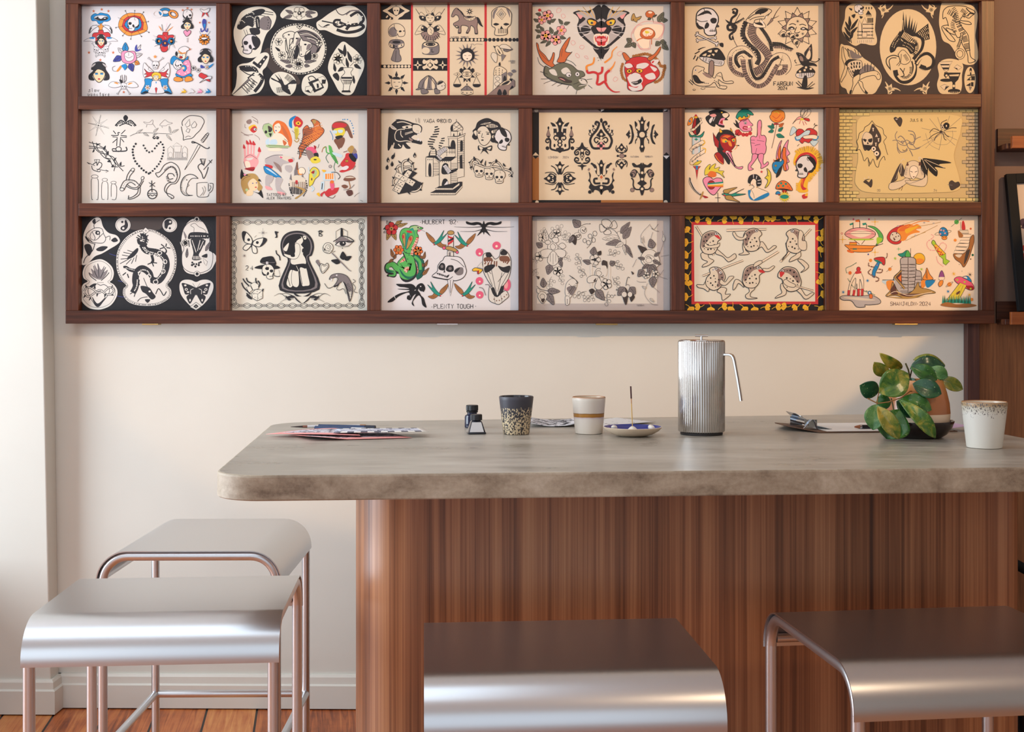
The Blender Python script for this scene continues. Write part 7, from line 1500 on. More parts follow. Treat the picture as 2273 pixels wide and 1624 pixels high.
(160, 470, 'n', 'black print with white cut-outs, yin-yang discs and a dragon, bottom left', '''
p K 8,0 215,0 215,150 8,150;s n 70,0 130,0 130,26 80,24;c B .5 55,62 80,70;c B .5 68,102 100,110;c B .5 62,124 110,132
s W 34,9 42,10 46,22 54,31 66,35 71,43 66,49 56,55 44,62 34,66 26,74 18,79 13,76 16,66 17,50 17,34 24,18
f W .9 21,36 24,30 34,24 44,25 47,33 50,40 46,46 36,46 28,44;f W .8 27,34 32,28 40,30 40,38 34,42 28,40;E k .5 38 31 3.4 3;e W 38.5 31 1.4 1.4;c k .9 30,30 34,38 33,42;c k .9 46,32 38,40;c k .9 24,38 30,45;c k 1 21,38 24,44 34,48;s k 19,36 22,38 26,44 21,41;c k 1 33,24 33,18 41,12;s k 30,14 34,10 35,17 32,18;s k 18,50 26,48 30,56 26,65 22,62;s k 36,55 44,51 53,52 46,58 38,58;s k 58,42 64,38 68,43 62,45;c k .9 50,38 56,36 56,42;c k 1.2 34,47 30,58 20,68 17,76
E W .5 75.5 19.5 11.4 11;r k .4 75.5 19.5 9.6 9.4;s k 80,12 83,18 82,24 77,28 72,26 73,22 78,19 78,14;d k 1.8 74.5,15;d W 1.8 76,24.3
E W .5 145 19.5 11 10.8;s k 137,20 138,13 144,11 148,13 148,18 143,20 141,25 138,24;r k .4 145 19.5 9.2 9.2;d W 1.8 145.5,15;d k 1.8 145,24.3
f W .4 96,28 110,25.5 124,28 140,38 150,50 155,66 154,84 148,100 142,108 147,116 146,126 136,134 122,139 100,139 84,134 76,124 76,114 80,109 72,100 66,84 66,64 72,48 82,36
o k .5 97,31 110,28 123,31 138,40 147,52 152,66 151,84 145,99 139,109 144,117 143,125 134,132 121,136 101,136 86,131 79,123 79,115 83,109 75,99 69,84 69,64 75,50 84,39;D k .8 2.4 97,29.5 110,27 124,29.5 139,39 148.5,51 153.5,66 152.5,84 146.5,99 141,108 145.5,117 144.5,125.5 135,133 121.5,137.5 100.5,137.5 85,132.5 77.5,123.5 77.5,114.5 81.5,109 73.5,99.5 67.5,84 67.5,64 73.5,49 83,37.5 97,29.5
q W .8 104,28 109,23 115,28 109,33;d k .8 109.5,28
c k 9-4 102,36 108,38 106,46 100,46 98,40;c W 4 103,38 106,40 105,44;H k 1.6 9 2.6 98,42 102,36 110,38 106,52 112,58 128,60 138,68 138,86 132,98 124,104
c k 10 104,48 110,57 124,60 136,66 140,78 136,92 128,102 118,100 114,90 104,84 96,90 94,102 96,110;D W 1 2.6 106,50 112,58 124,62 134,68 137,78 133,92 126,100;D W 1 2.4 116,96 112,88 104,86 98,90;D W 1 2.6 103,50 112,61 128,66 133,76 128,92;r W 1.2 130 61 3 2.4;r W 1.2 138 74 2.6 3;r W 1.2 135 88 3 3;r W 1.2 124 104 3.4 3;r W 1.2 102 92 3.6 3;r W 1.2 114 96 3 3
s k 96,54 98,58 92,66 84,70 82,68;c k 1 92,60 82,57;c k 1 90,63 76,60;c k 1 86,66 74,64;c k 1 84,69 72,70;c k 1 84,70 71,77;c k 1 88,70 80,78;c k 1 92,68 88,77;c k 1 96,64 94,74
c k 3-1 136,64 140,58 136,52;c k 1.6 136,53 130,55;c k 1.6 137,52 132,48;c k 1.6 139,52 140,47;c k 1.6 140,53 146,54;c k 4 118,64 120,72 118,76;c k 1.6 119,75 112,78;c k 1.6 119,76 121,81;c k 1.6 119,75 126,76
c k 6-3 96,88 86,86 80,82 76,82;D W .7 2 94,87 86,85 80,83;c k 1.6 80,90 75,94;c k 1.6 82,92 84,98
c k 9 96,100 94,112 90,120;D W 1 2.4 97,98 96,110 92,118;s W 103,96 112,94 116,102 114,112 108,106 104,104;c k 1 106,98 112,112 118,122;s k 102,110 114,112 120,120 124,126 118,130 110,122 104,118;e W 115 118 1.6 1.4;c k 1.4 124,122 128,114 132,118 136,124 140,118;c k 1 112,126 102,128 97,133;s k 108,130 116,130 112,135;c k 1.2 92,118 86,122;c k 1.2 94,120 92,126
e W 183 46 21 36;s W 163,44 165,56 163,62 164,80 170,90 184,93 200,90 210,80 211,62;o k .8 184,13 172,17 164,28 161,44 166,54 163,64 164,80 172,88 184,91 196,89 206,82 209,66 207,55 210,44 208,28 197,16
E W .6 185 11 4 3.8;e k 185 11 2.2 2.2;E W .6 185.5 92 4.4 4;e k 185.5 92 2.4 2.4
f W .6 176,20 182,17 188,22 196,26 198,31 182,31 181,24;s k 174,32 182,30 198,31 204,34 202,40 196,40 188,44 180,40 172,40;D W .9 3 173,36 184,36 202,36;D W .9 3 173,40 184,41 200,40;s k 176,41 186,40 197,42 192,56 188,64 192,70 184,72 178,70 180,60;c W 1 178,42 184,60;c W 1 190,42 186,58;c W 1 195,43 189,56;c W .9 174,42 178,52;c k 1.2 173,42 174,52;c k 1.2 198,42 196,50;H W .9 5 2 178,68 192,68;D k 1.6 3.6 176,72 182,78 192,74;d k 1.8 178,79 183,81 188,79;s g 165,28 170,36 168,40;F W k 168 46 5 8 0;V g 170,68 171,54 4;V g 198,58 206,43 5;s k 192,66 200,62 200,68;q W .6 194,68 201,74 199,80 196,76
s W 160,106 166,101 176,101 184,104 192,101 202,101 209,106 209,116 203,128 192,140 184,145 176,140 165,128 160,118
m 184;f k .6 184,114 178,110 170,107 163,106 165,113 168,122 174,122 170,126 172,132 175,136 179,130 184,120;e W 169.5 115 2.2 2;e k 169.5 115 1.1 1.1;e W 168 109 1.8 1.4;e W 172 119 2 1.2;c W .8 180,114 176,116 176,122;e W 175 131 1.2 2;m;e k 184 118 1.6 6;c k .5 184,114 179,106;c k .5 184,114 190,106;q W .9 175,141 184,134 192,140 184,146;q k .5 180,140.5 184,137 187.5,140 184,143;d W .7 184,140.4
s W 38,70.5 48,72 58,80 62,90 60,100 56,104 62,108 67,116 66,126 58,138 46,144 36,145 24,142 14,132 12,120 16,108 23,103 17,98 16,88 22,77
o k .5 38,73 48,75 56,82 59,91 57,100 53,104 60,109 64,117 63,126 56,136 46,141 36,142 26,139 17,130 15,120 18,110 26,104 20,98 19,88 24,79
s g 38,100 30,96 25,90 30,92 28,84 34,88 33,78 38,86 38,76 43,86 48,80 47,89 53,86 50,94 44,100;c k 1 38,98 34,90 32,80;c k 1 40,98 39,86 38,77;c k 1 42,98 46,90 50,82;c k 1.2 36,102 28,96 25,90;c k 1.2 43,102 50,96 55,90;D k .6 2 36,105 46,105
f W .9 38,107 32,107 25,112 24,120 30,132 38,141 46,133 54,122 55,114 48,108 42,109;s k 30,126 38,136 50,126 44,136 38,141 32,134;s k 25,112 32,107 36,108 30,112;c k 3 18,120 24,126 34,120 42,116 50,122 58,122 62,116 56,112 48,118;c W 1.3 18,120 24,126 34,120 42,116 50,122 58,122 62,116 56,112 48,118;c k 3 18,118 22,112 30,114 38,120 44,118;c W 1.3 18,118 22,112 30,114 38,120 44,118;s k 20,112 20,108 23,112;s k 26,128 25,132 29,127;s k 18,124 17,128 21,124;s k 60,112 60,108 58,113;s k 48,122 48,127 51,122;s k 60,122 62,124 58,124;s k 36,122 37,126 39,121;s k 32,113 34,109 35,114'''),
(490, 470, 'i', 'pale print bordered by a drawn chain, with a keyhole figure', '''
CHAIN
f k 1 89,50 92,38 100,31 113,28.5 126,31 135,40 138,52 135,64 131,71 146,115 88,116 100,73 92,64;f g .8 90.5,50 94,39 101,33 113,30.5 125,33 133,41 136,52 133,63 129,71 143,113 91,114 102,73 94,63;f K .8 92.5,50 96,40 103,35 113,33 123,35 131,42 133,52 131,62 127,70 139,111 94,112 104,73 96,62
s i 104,86 99,100 98,108 104,112 110,104 112,94;f i .6 110,46 116,46 122,52 126,58 122,62 126,70 125,78 106,78 104,70 108,66 116,62 112,54;s i 114,38 120,37 122,44 116,50 112,44;s K 100,50 104,40 112,35 120,38 114,42 108,50 106,60 102,62;s i 93,55 101,46 98,58;f i .6 107,86 114,84 116,96 116,108 112,112 106,108 105,96;f i .6 117,84 126,82 130,96 132,108 126,110 120,108;f K .5 104,80 124,77 126,84 118,82 114,88 104,84;l i .6 112,80 116,88;l K .8 117,86 121,108;l K .8 98,92 103,110;s i 122,36 126,36 127,40 124,41;e k 124.5 38 .8 .8;s K 122,54 130,56 128,60 121,60;f i .6 110,48 116,48 118,58 114,68 106,70 96,66 94,62 104,64 110,60;s K 104,58 108,58 110,66 104,66
moth 47 46 1.35 18 1 wi;* g 62.5 31 5 .7 8 0;* g 35 65 4 .6 8 0;l g .3 62.5,24 62.5,38;l g .3 56,31 69,31;c k .4 50,38 53,35
t k 1.1 9 80 29 I;s k 80,29 86,30 84,32 84,38 80,38 82,36;t k 1.2 8 146 28 B;l k .8 144,29 152,29
t k .8 6.4 37 80 2;t k .8 6.4 44 80 4
f K .6 60,76 61,69 67,67 75,66 79,69 81,79;s K 50,83 60,79 80,79 88,83 80,85 62,85;p w 67,74 70.5,74 70.5,79 67,79;l g .7 60,76 80,75;skside 70 89 .86 0 1 wi;s K 66,83 71,82 71,86 67,86;c k 1.6 82,57 83,62 87,66 88,72;c k 1 78,94 84,96 88,95;c g .5 86,86 88,94
q i .7 44,108 50,104 56,108 56,114 48,116;q i .7 38,112 44,110 47,116 42,120;q i .8 46,120 52,115 62,116 62,128 54,132 47,128;l k .6 46,120 55,122 62,116;l k .6 55,122 54,132;d k .6 49,122 51,127 58,120 60,126 54,118 56,128;c k 1.8 42,110 36,104 33,99;c k 1.8 46,106 40,103 38,98;c k 1.8 54,106 52,102 52,98;c k 1.8 56,112 58,107 55,102;c k 1.8 40,118 34,112 31,105;c k 1.8 44,122 38,116;c k 1.8 46,128 38,124;c k 1.8 62,118 63,114;s k 38,120 45,126 46,130 40,127
m 121;s k 107,119 116,124 120,125 112,125;s k 95,128 104,124 110,127 102,128;c k .8-.3 96,126 88,121 79,125;c k .9-.3 110,126 98,121 88,122;s k 96,124 104,130 100,131;s k 108,124 114,130 120,136 112,131;c k .6-.3 108,129 96,130 88,134;m
l k .6 179,24 171,29 171,42 179,39 188,44 188,29 179,24;s K 178,26 181,26 181,44 178,44;c k 1.2 167,44 172,41 180,36 190,38 198,43;s g 170,46 178,37 188,40 196,46 184,44;f W .6 170,49 176,45 184,44 192,46 196,44 190,50 180,51;E k .4 181 47 4.6 3.4;e W 182 46 1.1 1;c k 1.4 170,49 176,44.5 186,44 198,44;H k .5 2.4 2 186,43 197,43;d k .7 180.5,54;D k .4 2 173,52 182,53 192,51
rose 159 54 .82 20 1 wi;c g 1.6 165,61 174,70 184,80;c g 1.6-.6 184,80 190,86 194,88;V K 182,71 181,59 9;V K 184,71 194,66 6;V K 177,75 164,72 7;c k .6 166,60 170,58
q g .5 141,74 144,72 150,80 147,82;e g 143.5 73 2.4 2;f i .9 151,91 147,82 149,77 154,79 158,76 160,81 157,86;o k .6 151,89 149,82 150,79 154,81 157,79 158,82
f g .8 161,100 164,94 172,91.5 180,92 188,96 194,106 196,116 194,126 191,133 188,122 184,112 180,104 176,106 170,111 168,110 172,104 174,99 170,97 164,99;s i 180,104 184,108 190,118 194,118 192,130 189,122;s k 182,104 186,108 191,124 192,132 188,120;H k .6 6 2 186,106 192,116 192,126;p w 163,99 164,104 166,99;p w 170,98 170,104 172,99;s k 167,109 170,111 177,105 173,110;e w 172 94 1.3 1.1;c k .8 168,110 162,113 158,112 154,106;c k .7 175,108 172,114 176,116 182,114 186,122;c k .7 196,100 200,103 196,106 200,112 198,118 203,120'''),
(830, 470, 'w', 'print lettered PLENTY TOUGH with a green cobra, dagger through skull and eagle', '''
t k .95 6 72 12 HULBERT;t k .95 6 110 12 '82;d k .6 69,15.5 124,15;t k .95 6.2 89 137 PLENTY;t k .95 6.2 123 137 TOUGH;d k .6 86,141 151,140
V z 28,22 16,26 5;V z 30,20 44,18 6;V z 32,18 42,13 5;V z 24,28 19,42 7;V z 28,30 33,42 7;V z 34,22 50,17 5;V t 20,22 14,26 3;V t 24,18 24,14 3;V w 21,18 19,13 4;V w 20,28 14,31 4;F r z 26 25 9.5 5 -18
c k 10.6 62,64 52,66 44,72 38,80 36,92;c l 9 62,64 52,66 44,72 38,80 34,88;c r 4 50,68 42,73 38,82;H e .8 3.6 2 50,68 42,73 38,82;c k 11 56,66 66,70 70,80 68,92 62,96;c T 9.6 56,66 66,70 70,80 68,92 62,96;c l 4 60,66 68,74 69,86;c r 4 58,70 62,80 64,88 62,92;H e .8 3.6 2 58,70 62,80 64,88 62,92
c k 10-3 34,84 28,78 20,80 20,88 30,90 30,95 22,94 20,96;c l 8-2 34,84 28,78 21,80 21,87 30,89 30,94 22,94;s T 18,84 21,90 30,89 24,87
c k 13 48,84 44,92 48,98 56,94 58,86 54,72 48,58;c l 11 55,82 42,80 43,92 50,95 56,90 56,80 53,68 48,56;s T 38,84 42,94 52,100 60,94 54,96 46,94;c r 4 52,84 48,84 47,87 50,88;H e .8 3.4 1.6 53,83 48,83 46,87 50,89
f l .9 46,60 42,48 38,38 40,28 46,24 52,24 55,21 62,20 68,22 73,24 70,26 66,26 64,31 66,36 65,44 60,56 58,66 54,62;s j 54,24 60,21 68,22 66,26 58,27;s t 50,30 58,24 60,40 50,56 46,54 47,40;s l 53,32 58,28 60,42 52,54;f z .6 42,34 46,32 47,42 46,52 43,44;e r 43.4 37 1.6 2.8;f z .6 52,38 56,35 58,40 52,52 48,55 50,44;e r 54 40 2 3;s r 48,28 54,28 57,31 51,31;c r 3.6 65,38 62,46 58,54 56,64;H e .9 4 2 65,38 62,46 58,54 56,64;p P 65,27 71,27 66,30;e k 65.5 23.5 1.2 1;c k .4 70,27 76,29;d T .9 44,48 48,60 50,70 54,80 52,64 56,56 46,54
F o z 36.5 56.5 7.4 6 0;F o z 65.5 58 7 6 10;V M 29,68 25,55 5;V M 29,70 21,76 4;V M 30,70 33,62 4;V M 74,70 76,59 4;V M 73,69 67,65 4;V M 75,82 80,71 4;V M 74,82 72,76 4;V M 72,94 82,83 5;c k .6 74,72 74,84 68,96;c k .6 28,74 30,66
swallow 92 42 .92 0 1;swallow 136 44 .92 0 -1;swallow 96 118 .92 0 -1;swallow 134 118 .92 0 1
s k 20,0 20,0 20,0''' .replace('s k 20,0 20,0 20,0', '''s K 33,107 44,107 56,107 62,112 60,117 64,116 68,120 70,124 74,128 76,134 78,142 72,138 70,128 66,124 60,130 58,134 60,140 56,136 59,128 62,122 58,125 54,131 49,129 50,124 54,124 54,126 52,120 46,121 36,126 28,133 20,134 26,128 38,121 50,118 52,116 38,115 36,114 52,114 46,112 38,111
c K 4.4 63,116 66,110 71,108 74,113 72,118;e K 71 113 4.4 5;e w 69.4 110.6 1.1 .9;c w .8 30,124 32,129
m 163;s K 163,14 161,18 158,16 152,15 144,16 137,14 138,18 148,20 155,19 160,23 158,28 153,36 161,30 163,33;m;c K 1.1-.3 160,22 140,23 119,22;c K 1.1-.3 166,22 190,23 208,22;c K 1.1-.3 160,26 148,29 128,29;c K 1.1-.3 166,26 180,29 198,29
q W .9 110,34 118,34 118,74 110,74;p r 110,35 118,38 118,42 110,38;p r 110,46 118,40 118,44 110,50;p k 110,42 118,38 118,41 110,45;s w 111,33 118,33 117,37 112,36;d r .8 113,47 115,46;E z .8 114 31 5 3.2;f z .9 106,53 110,51 118,53 124,57 124,61 116,58 108,56;E P .6 104 53.5 2.4 2.4;E P .6 123.5 60 2 2;q W .9 109,58 118,60 118,74 109,74;p g 111,60 114,60 114,73 111,73
f w 1 102,72 106,66 116,66 126,67 132,72 136,82 137,90 132,98 122,102 110,101 98,99 88,97 87,94 94,88 95,80 99,74;f k .5 96,82 100,76 105,78 105,86 98,86;e g 101 81 2 2.4;f k .5 107,86 110,80 117,80 118,87 112,89;e g 113 84 2.4 2.4;p k 103,90 105,85 106,90;s g 119,88 124,83 132,83 132,92 124,94;s k 119,88 124,84 128,83 122,90;c k 1.2 93,91 102,94 110,97;H k .7 3.6 1.7 93,91 102,94 110,97;c k 1 88,96 96,98 110,100 117,96;s k 108,95 112,93 110,97;c k .8 114,70 124,73 134,82;q w .8 109,101 118,101 113.5,125;l g 1 113.5,101 113.5,120
e P 156.5 60 5.6 6;e e 157 62 1.6 1.6;e P 182 50 6.2 6;e e 182 51 1.8 1.8;e P 156.5 102.5 5.6 5.8;e e 157 103.5 1.4 1.4;e P 157 123 5.6 5.6;e e 157 124 1.4 1.4;e P 197 108 6 9.6;e S 196 108 3 6
f W .9 162,66 166,61 172,61 176,66 180,70 186,66 188,58 192,55.5 198,60 203,70 203,84 200,98 192,110 186,118 183,124 176,112 168,100 162,86;s k 166,62 172,60 175,66 168,68;s k 188,60 192,56 198,60 196,64 189,64;H m 2 8 4 163,72 170,76 182,77;H m 2 8 4 188,72 196,72 202,76;s m 164,68 174,68 176,74 164,74;s m 187,66 199,66 201,73 188,73;D w 1 3 164,74 174,74;s k 164,82 174,78 180,80 172,88 165,90;s k 184,80 192,82 202,80 200,90 190,88;c k .7 164,82 174,92;c k .7 168,90 176,110;c k .7 174,84 182,122;c k .7 190,90 184,118;c k .7 200,90 188,112;c k .7 196,88 184,104;s k 173,116 178,112 183,124 188,112 193,110 190,122 183,126 176,122;f W .8 172,110 170,124 172,132 180,136 186,137 194,131 200,125 196,117 190,120 183,126 177,122;D m 1 4.6 174,126 184,132 197,123;l k .5 178,122 180,136;l k .5 188,122 190,134;f y .8 146,86 150,83 156,84 161,86 158,90 154,92 153,88 148,88;s R 153,88 156,87 155,93;q W .5 153,82 160,74 162,84;c g 1 165,108 170,108 172,112;c g 1 156,112 162,114 166,124''')),
(1165, 470, 'G', 'greyish print of fine pencilled flowers, leaves and birds, bottom row', '''
p W 18,11 196,11 196,136 18,136
spray 40 34 1 10 1;spray 46 34 1 50 1;spray 24 40 .8 -20 1;spray 54 62 .8 90 1;spray 20 84 .8 200 1;spray 40 96 .9 160 1;spray 50 92 .8 120 1;spray 22 70 .7 230 1;spray 54 40 .8 60 1
F W k 27 38 7 5 0;F W k 47 32 6 5 20;F W k 22 66 7 5 0;F W k 49 88 7 5 10;V W 32,44 30,26 8;V W 38,40 42,28 7;V g 26,52 17,46 9;V g 38,78 34,93 11;V g 50,74 56,68 6;V g 52,72 55,82 6
f W .6 34,50 38,45 45,46 49,52 47,58 41,60 35,57;f W .6 38,50 42,47 46,52 43,56 39,55;f W .6 42,58 34,55 24,58 25,66 32,68 39,63;f W .6 43,58 51,55 60,58 60,65 54,68 46,63;f W .6 42,58 35,66 34,75 42,80 49,75 49,66;c k .5 38,62 38,74;c k .5 46,62 46,74;c k .5 42,62 42,78;f W .6 50,50 56,46 61,51 56,55;f W .6 30,44 36,42 38,47 32,48;f W .6 40,40 48,38 50,44 44,46
V g 82,22 71,12 12;E W .5 87 27 4.6 5;E W .5 78 36 5.6 5.4;D n .9 2 84,25 88,29 90,24;D n .9 2 75,33 79,38 82,34 77,35;c k .6 83,21 90,18 97,18 96,17;c k .5 80,26 79,31;V n 71,34 75,49 9;V g 72,36 66,46 7
o k .6 119,24 114,17 115,12 122,11 128,15 129,22;o k .6 126,22 132,13 136,17 137,22 133,25;o k .6 120,24 112,18 111,25 113,30 120,28;o k .6 121,26 117,31 121,34 128,32 126,27;c k .5 124,24 132,27 137,32;r k .5 123 24 1.6 1.6
f W .5 137,31 141,29 146,34 150,42 149,50 144,46 140,38;V g 142,32 156,15 9 .4;V g 146,40 158,22 10 .4;V W 140,38 115,40 9 .4;V g 142,44 120,48 9 .4;V W 146,46 134,52 7 .4;V g 148,48 160,68 7 .4;V W 146,48 150,64 4 .4;D k .6 2 153,52 158,64;D n .5 2 144,32 152,26;D n .5 2 120,41 136,40
spray 92 54 1.3 -10 1;spray 122 64 .9 40 1;spray 130 76 .9 80 1;spray 84 80 .9 -60 1;spray 92 96 .9 -80 1;spray 92 118 1 210 1;spray 130 96 .9 110 1;spray 124 118 1 150 1;spray 104 122 .9 200 1
p W 97,68 100,68 100,112 97,112;p W 124,70 127,70 127,103 124,103;p W 112,70 127,70 127,73 112,73;V n 116,72 122,84 8;V g 101,64 103,52 10;V n 109,64 113,58 6;V g 98,76 86,72 7;V g 126,78 134,74 8;F W k 104 71 8 5 0;c k .8 100,80 106,82;f W .6 104,90 108,84 114,86 117,91 114,96 106,96;f W .6 106,89 110,87 114,91 111,95 107,94;f W .6 110,97 102,94 93,98 94,105 103,104;f W .6 110,97 106,104 104,112 110,116 115,110;f W .6 111,97 118,99 122,106 118,110;F W k 121 107 8 5 30;V g 106,116 118,131 12;V n 100,114 99,122 8;s n 106,98 104,104 102,102;s W 112,82 120,80 122,90 118,96
f W .5 60,122 61,108 66,101 72,99 77,104 76,114 70,124 66,128;s g 62,114 68,110 76,112 70,124;D k .7 2.4 64,106 70,112 66,118;c k .7 68,96 72,98 79,105 75,106;c k .7 66,94 71,98;f W .5 60,126 66,126 66,136 61,138;D k .7 2 63,128 63,136;c n .6 66,124 76,108;c n .6 64,122 74,108
V g 28,112 27,98 9;V g 34,117 52,118 9;V g 34,121 43,138 10;f W .6 20,122 24,118 30,120 33,126 27,136 20,128;E W .6 26 125.5 3.6 3.6;c k .6 18,110 24,115 34,117;f W .4 18,114 22,115 22,121 18,119;s n 24,130 27,135 30,129
c k .7 156,98 153,97 151,104 150,110;c g .6 150,108 154,108 156,112;V n 148,112 150,138 9;V g 148,112 138,124 12;V g 156,112 164,122 11;V n 160,122 158,133 7;E W .5 147.5 122.5 4 4.2;E W .5 156 122.5 3.6 4
s n 158,88 162,91 160,93;s n 18,96 22,97 20,100;c k .5 16,95 22,96
* k 136.5 115.5 2.6 .5 4 0;* k 133.5 123.5 2 .4 4 0
V g 190,54 186,40 11;V n 182,62 168,50 9;c g .5 180,54 172,36 186,18;c g .5 178,46 176,36;c g .5 184,50 190,30;c g .5 200,62 206,44 204,28;c g .5 202,66 214,64;c g .5 200,96 212,100;c g .5 180,104 170,104 166,102;c g .5 182,106 178,122 188,136 198,138;c g .5 184,106 196,116 200,120;c g .5 166,70 160,82;c g .5 192,106 206,86;V W 174,46 174,38 3 .3;V W 206,44 206,34 4 .3;V W 180,114 174,110 3 .3;V W 186,128 192,134 3 .3
f W .6 172,68 178,58 188,56 196,62 200,72 196,82 186,80 176,78;f W .5 176,72 182,64 190,66 194,74 188,78 180,77;E W .5 184 72 4.4 3.6;c k .8 180,68 184,66 188,70;V g 184,78 174,84 6;V g 186,78 184,96 7;V g 188,78 196,88 7;V g 190,72 202,78 6;V g 178,70 168,68 5;V g 192,66 200,60 5;F W k 194 92 5 5 0;F W k 180,92 0 0 0'''.replace(';F W k 180,92 0 0 0', ''';F W k 180 94 5 5 30;V g 176,86 168,96 10;V g 190,96 190,112 11;c n .5 188,24 192,26 198,18;c n .5 186,20 192,27 199,29
t g .4 2 166 137.5 TUESDAY;t g .35 1.4 169 140.5 1997'''.replace(';t g .35 1.4 169 140.5 1997', ''))),
(1505, 470, 'i', 'print of six frogs brandishing sticks inside a red and yellow-leaf border', '''
p K 0,0 230,0 230,150 0,150
p r 20,15 208,15 208,137 20,137;p i 23.5,19.5 203.5,19.5 203.5,133 24.5,133
GINKGO
q e .6 26,22 28,21 54,64 52,65;f x .9 40,60 34,62 36,70 44,74 38,78 36,82 44,80 50,76 53,72 46,68 44,62;f x .9 58,56 66,62 74,68 84,62 86,68 76,74 72,72 66,66 56,62;frog 48 44 1.35 10 1;s r 54,35 60,35 63,40 60,40;f x .8 40,46 46,50 58,48 62,46 60,52 50,54 40,52
q e .6 72,26 131,24.5 131,27 72,29;f x .9 96,48 99,44 104,48 100,56 106,62 96,64 90,63 97,60 96,54;f x .9 116,52 124,44 130,50 134,56 142,50 146,52 138,58 131,60 124,52 118,56;frog 110 40 1.3 0 1;f x .8 100,32 96,38 88,36 84,30 81,32 86,40 94,42 102,38
q e .6 196,25 198,26 153,75 151,73;f x .9 160,46 162,60 158,66 154,72 158,68 163,60 166,52;f x .9 172,52 176,62 168,68 165,74 172,72 182,66 180,56;f x .9 180,70 186,72 194,80 190,86 182,90 188,84 184,78 178,72;frog 174 42 1.35 10 -1;f x .8 180,28 186,32 184,42 190,44 190,56 182,56 178,48
q e .6 36,94 96,71 97,73 37,96;f x .9 46,106 40,104 38,108 28,108 30,112 38,114 44,118 46,116;f x .9 64,112 72,114 70,122 78,122 72,128 66,131 64,122 58,118;frog 56 98 1.3 30 -1;f x .8 64,100 70,104 76,96 83,96 78,102 70,109 62,106;e w 52.6 86 2 1.8;e w 63 90 2 1.8;e k 52 86 .8 .8;e k 63.4 90 .8 .8
q e .6 148,58 150,60 114,82 112,80;f x .9 94,104 86,100 82,108 82,116 86,112 90,106 98,112;f x .9 104,110 112,108 114,114 108,120 108,126 118,128 104,129 100,124 106,118;frog 110 94 1.35 10 1;s r 119,86 125,86 129,90 122,90;f x .8 112,82 114,76 122,72 125,75 118,80;f x .8 126,84 134,84 141,80 143,82 136,88 128,88
f x .9 154,106 152,112 154,120 148,124 144,128 152,126 160,122 160,112;f x .9 178,110 184,116 190,124 198,120 202,121 194,128 188,129 182,122 174,114;frog 166 98 1.45 -20 -1;s r 151,89 158,90 155,95 152,97;q e .6 158,106 160,105 201,116 200,118;f x .8 160,100 166,104 174,108 172,112 162,110 156,104'''),
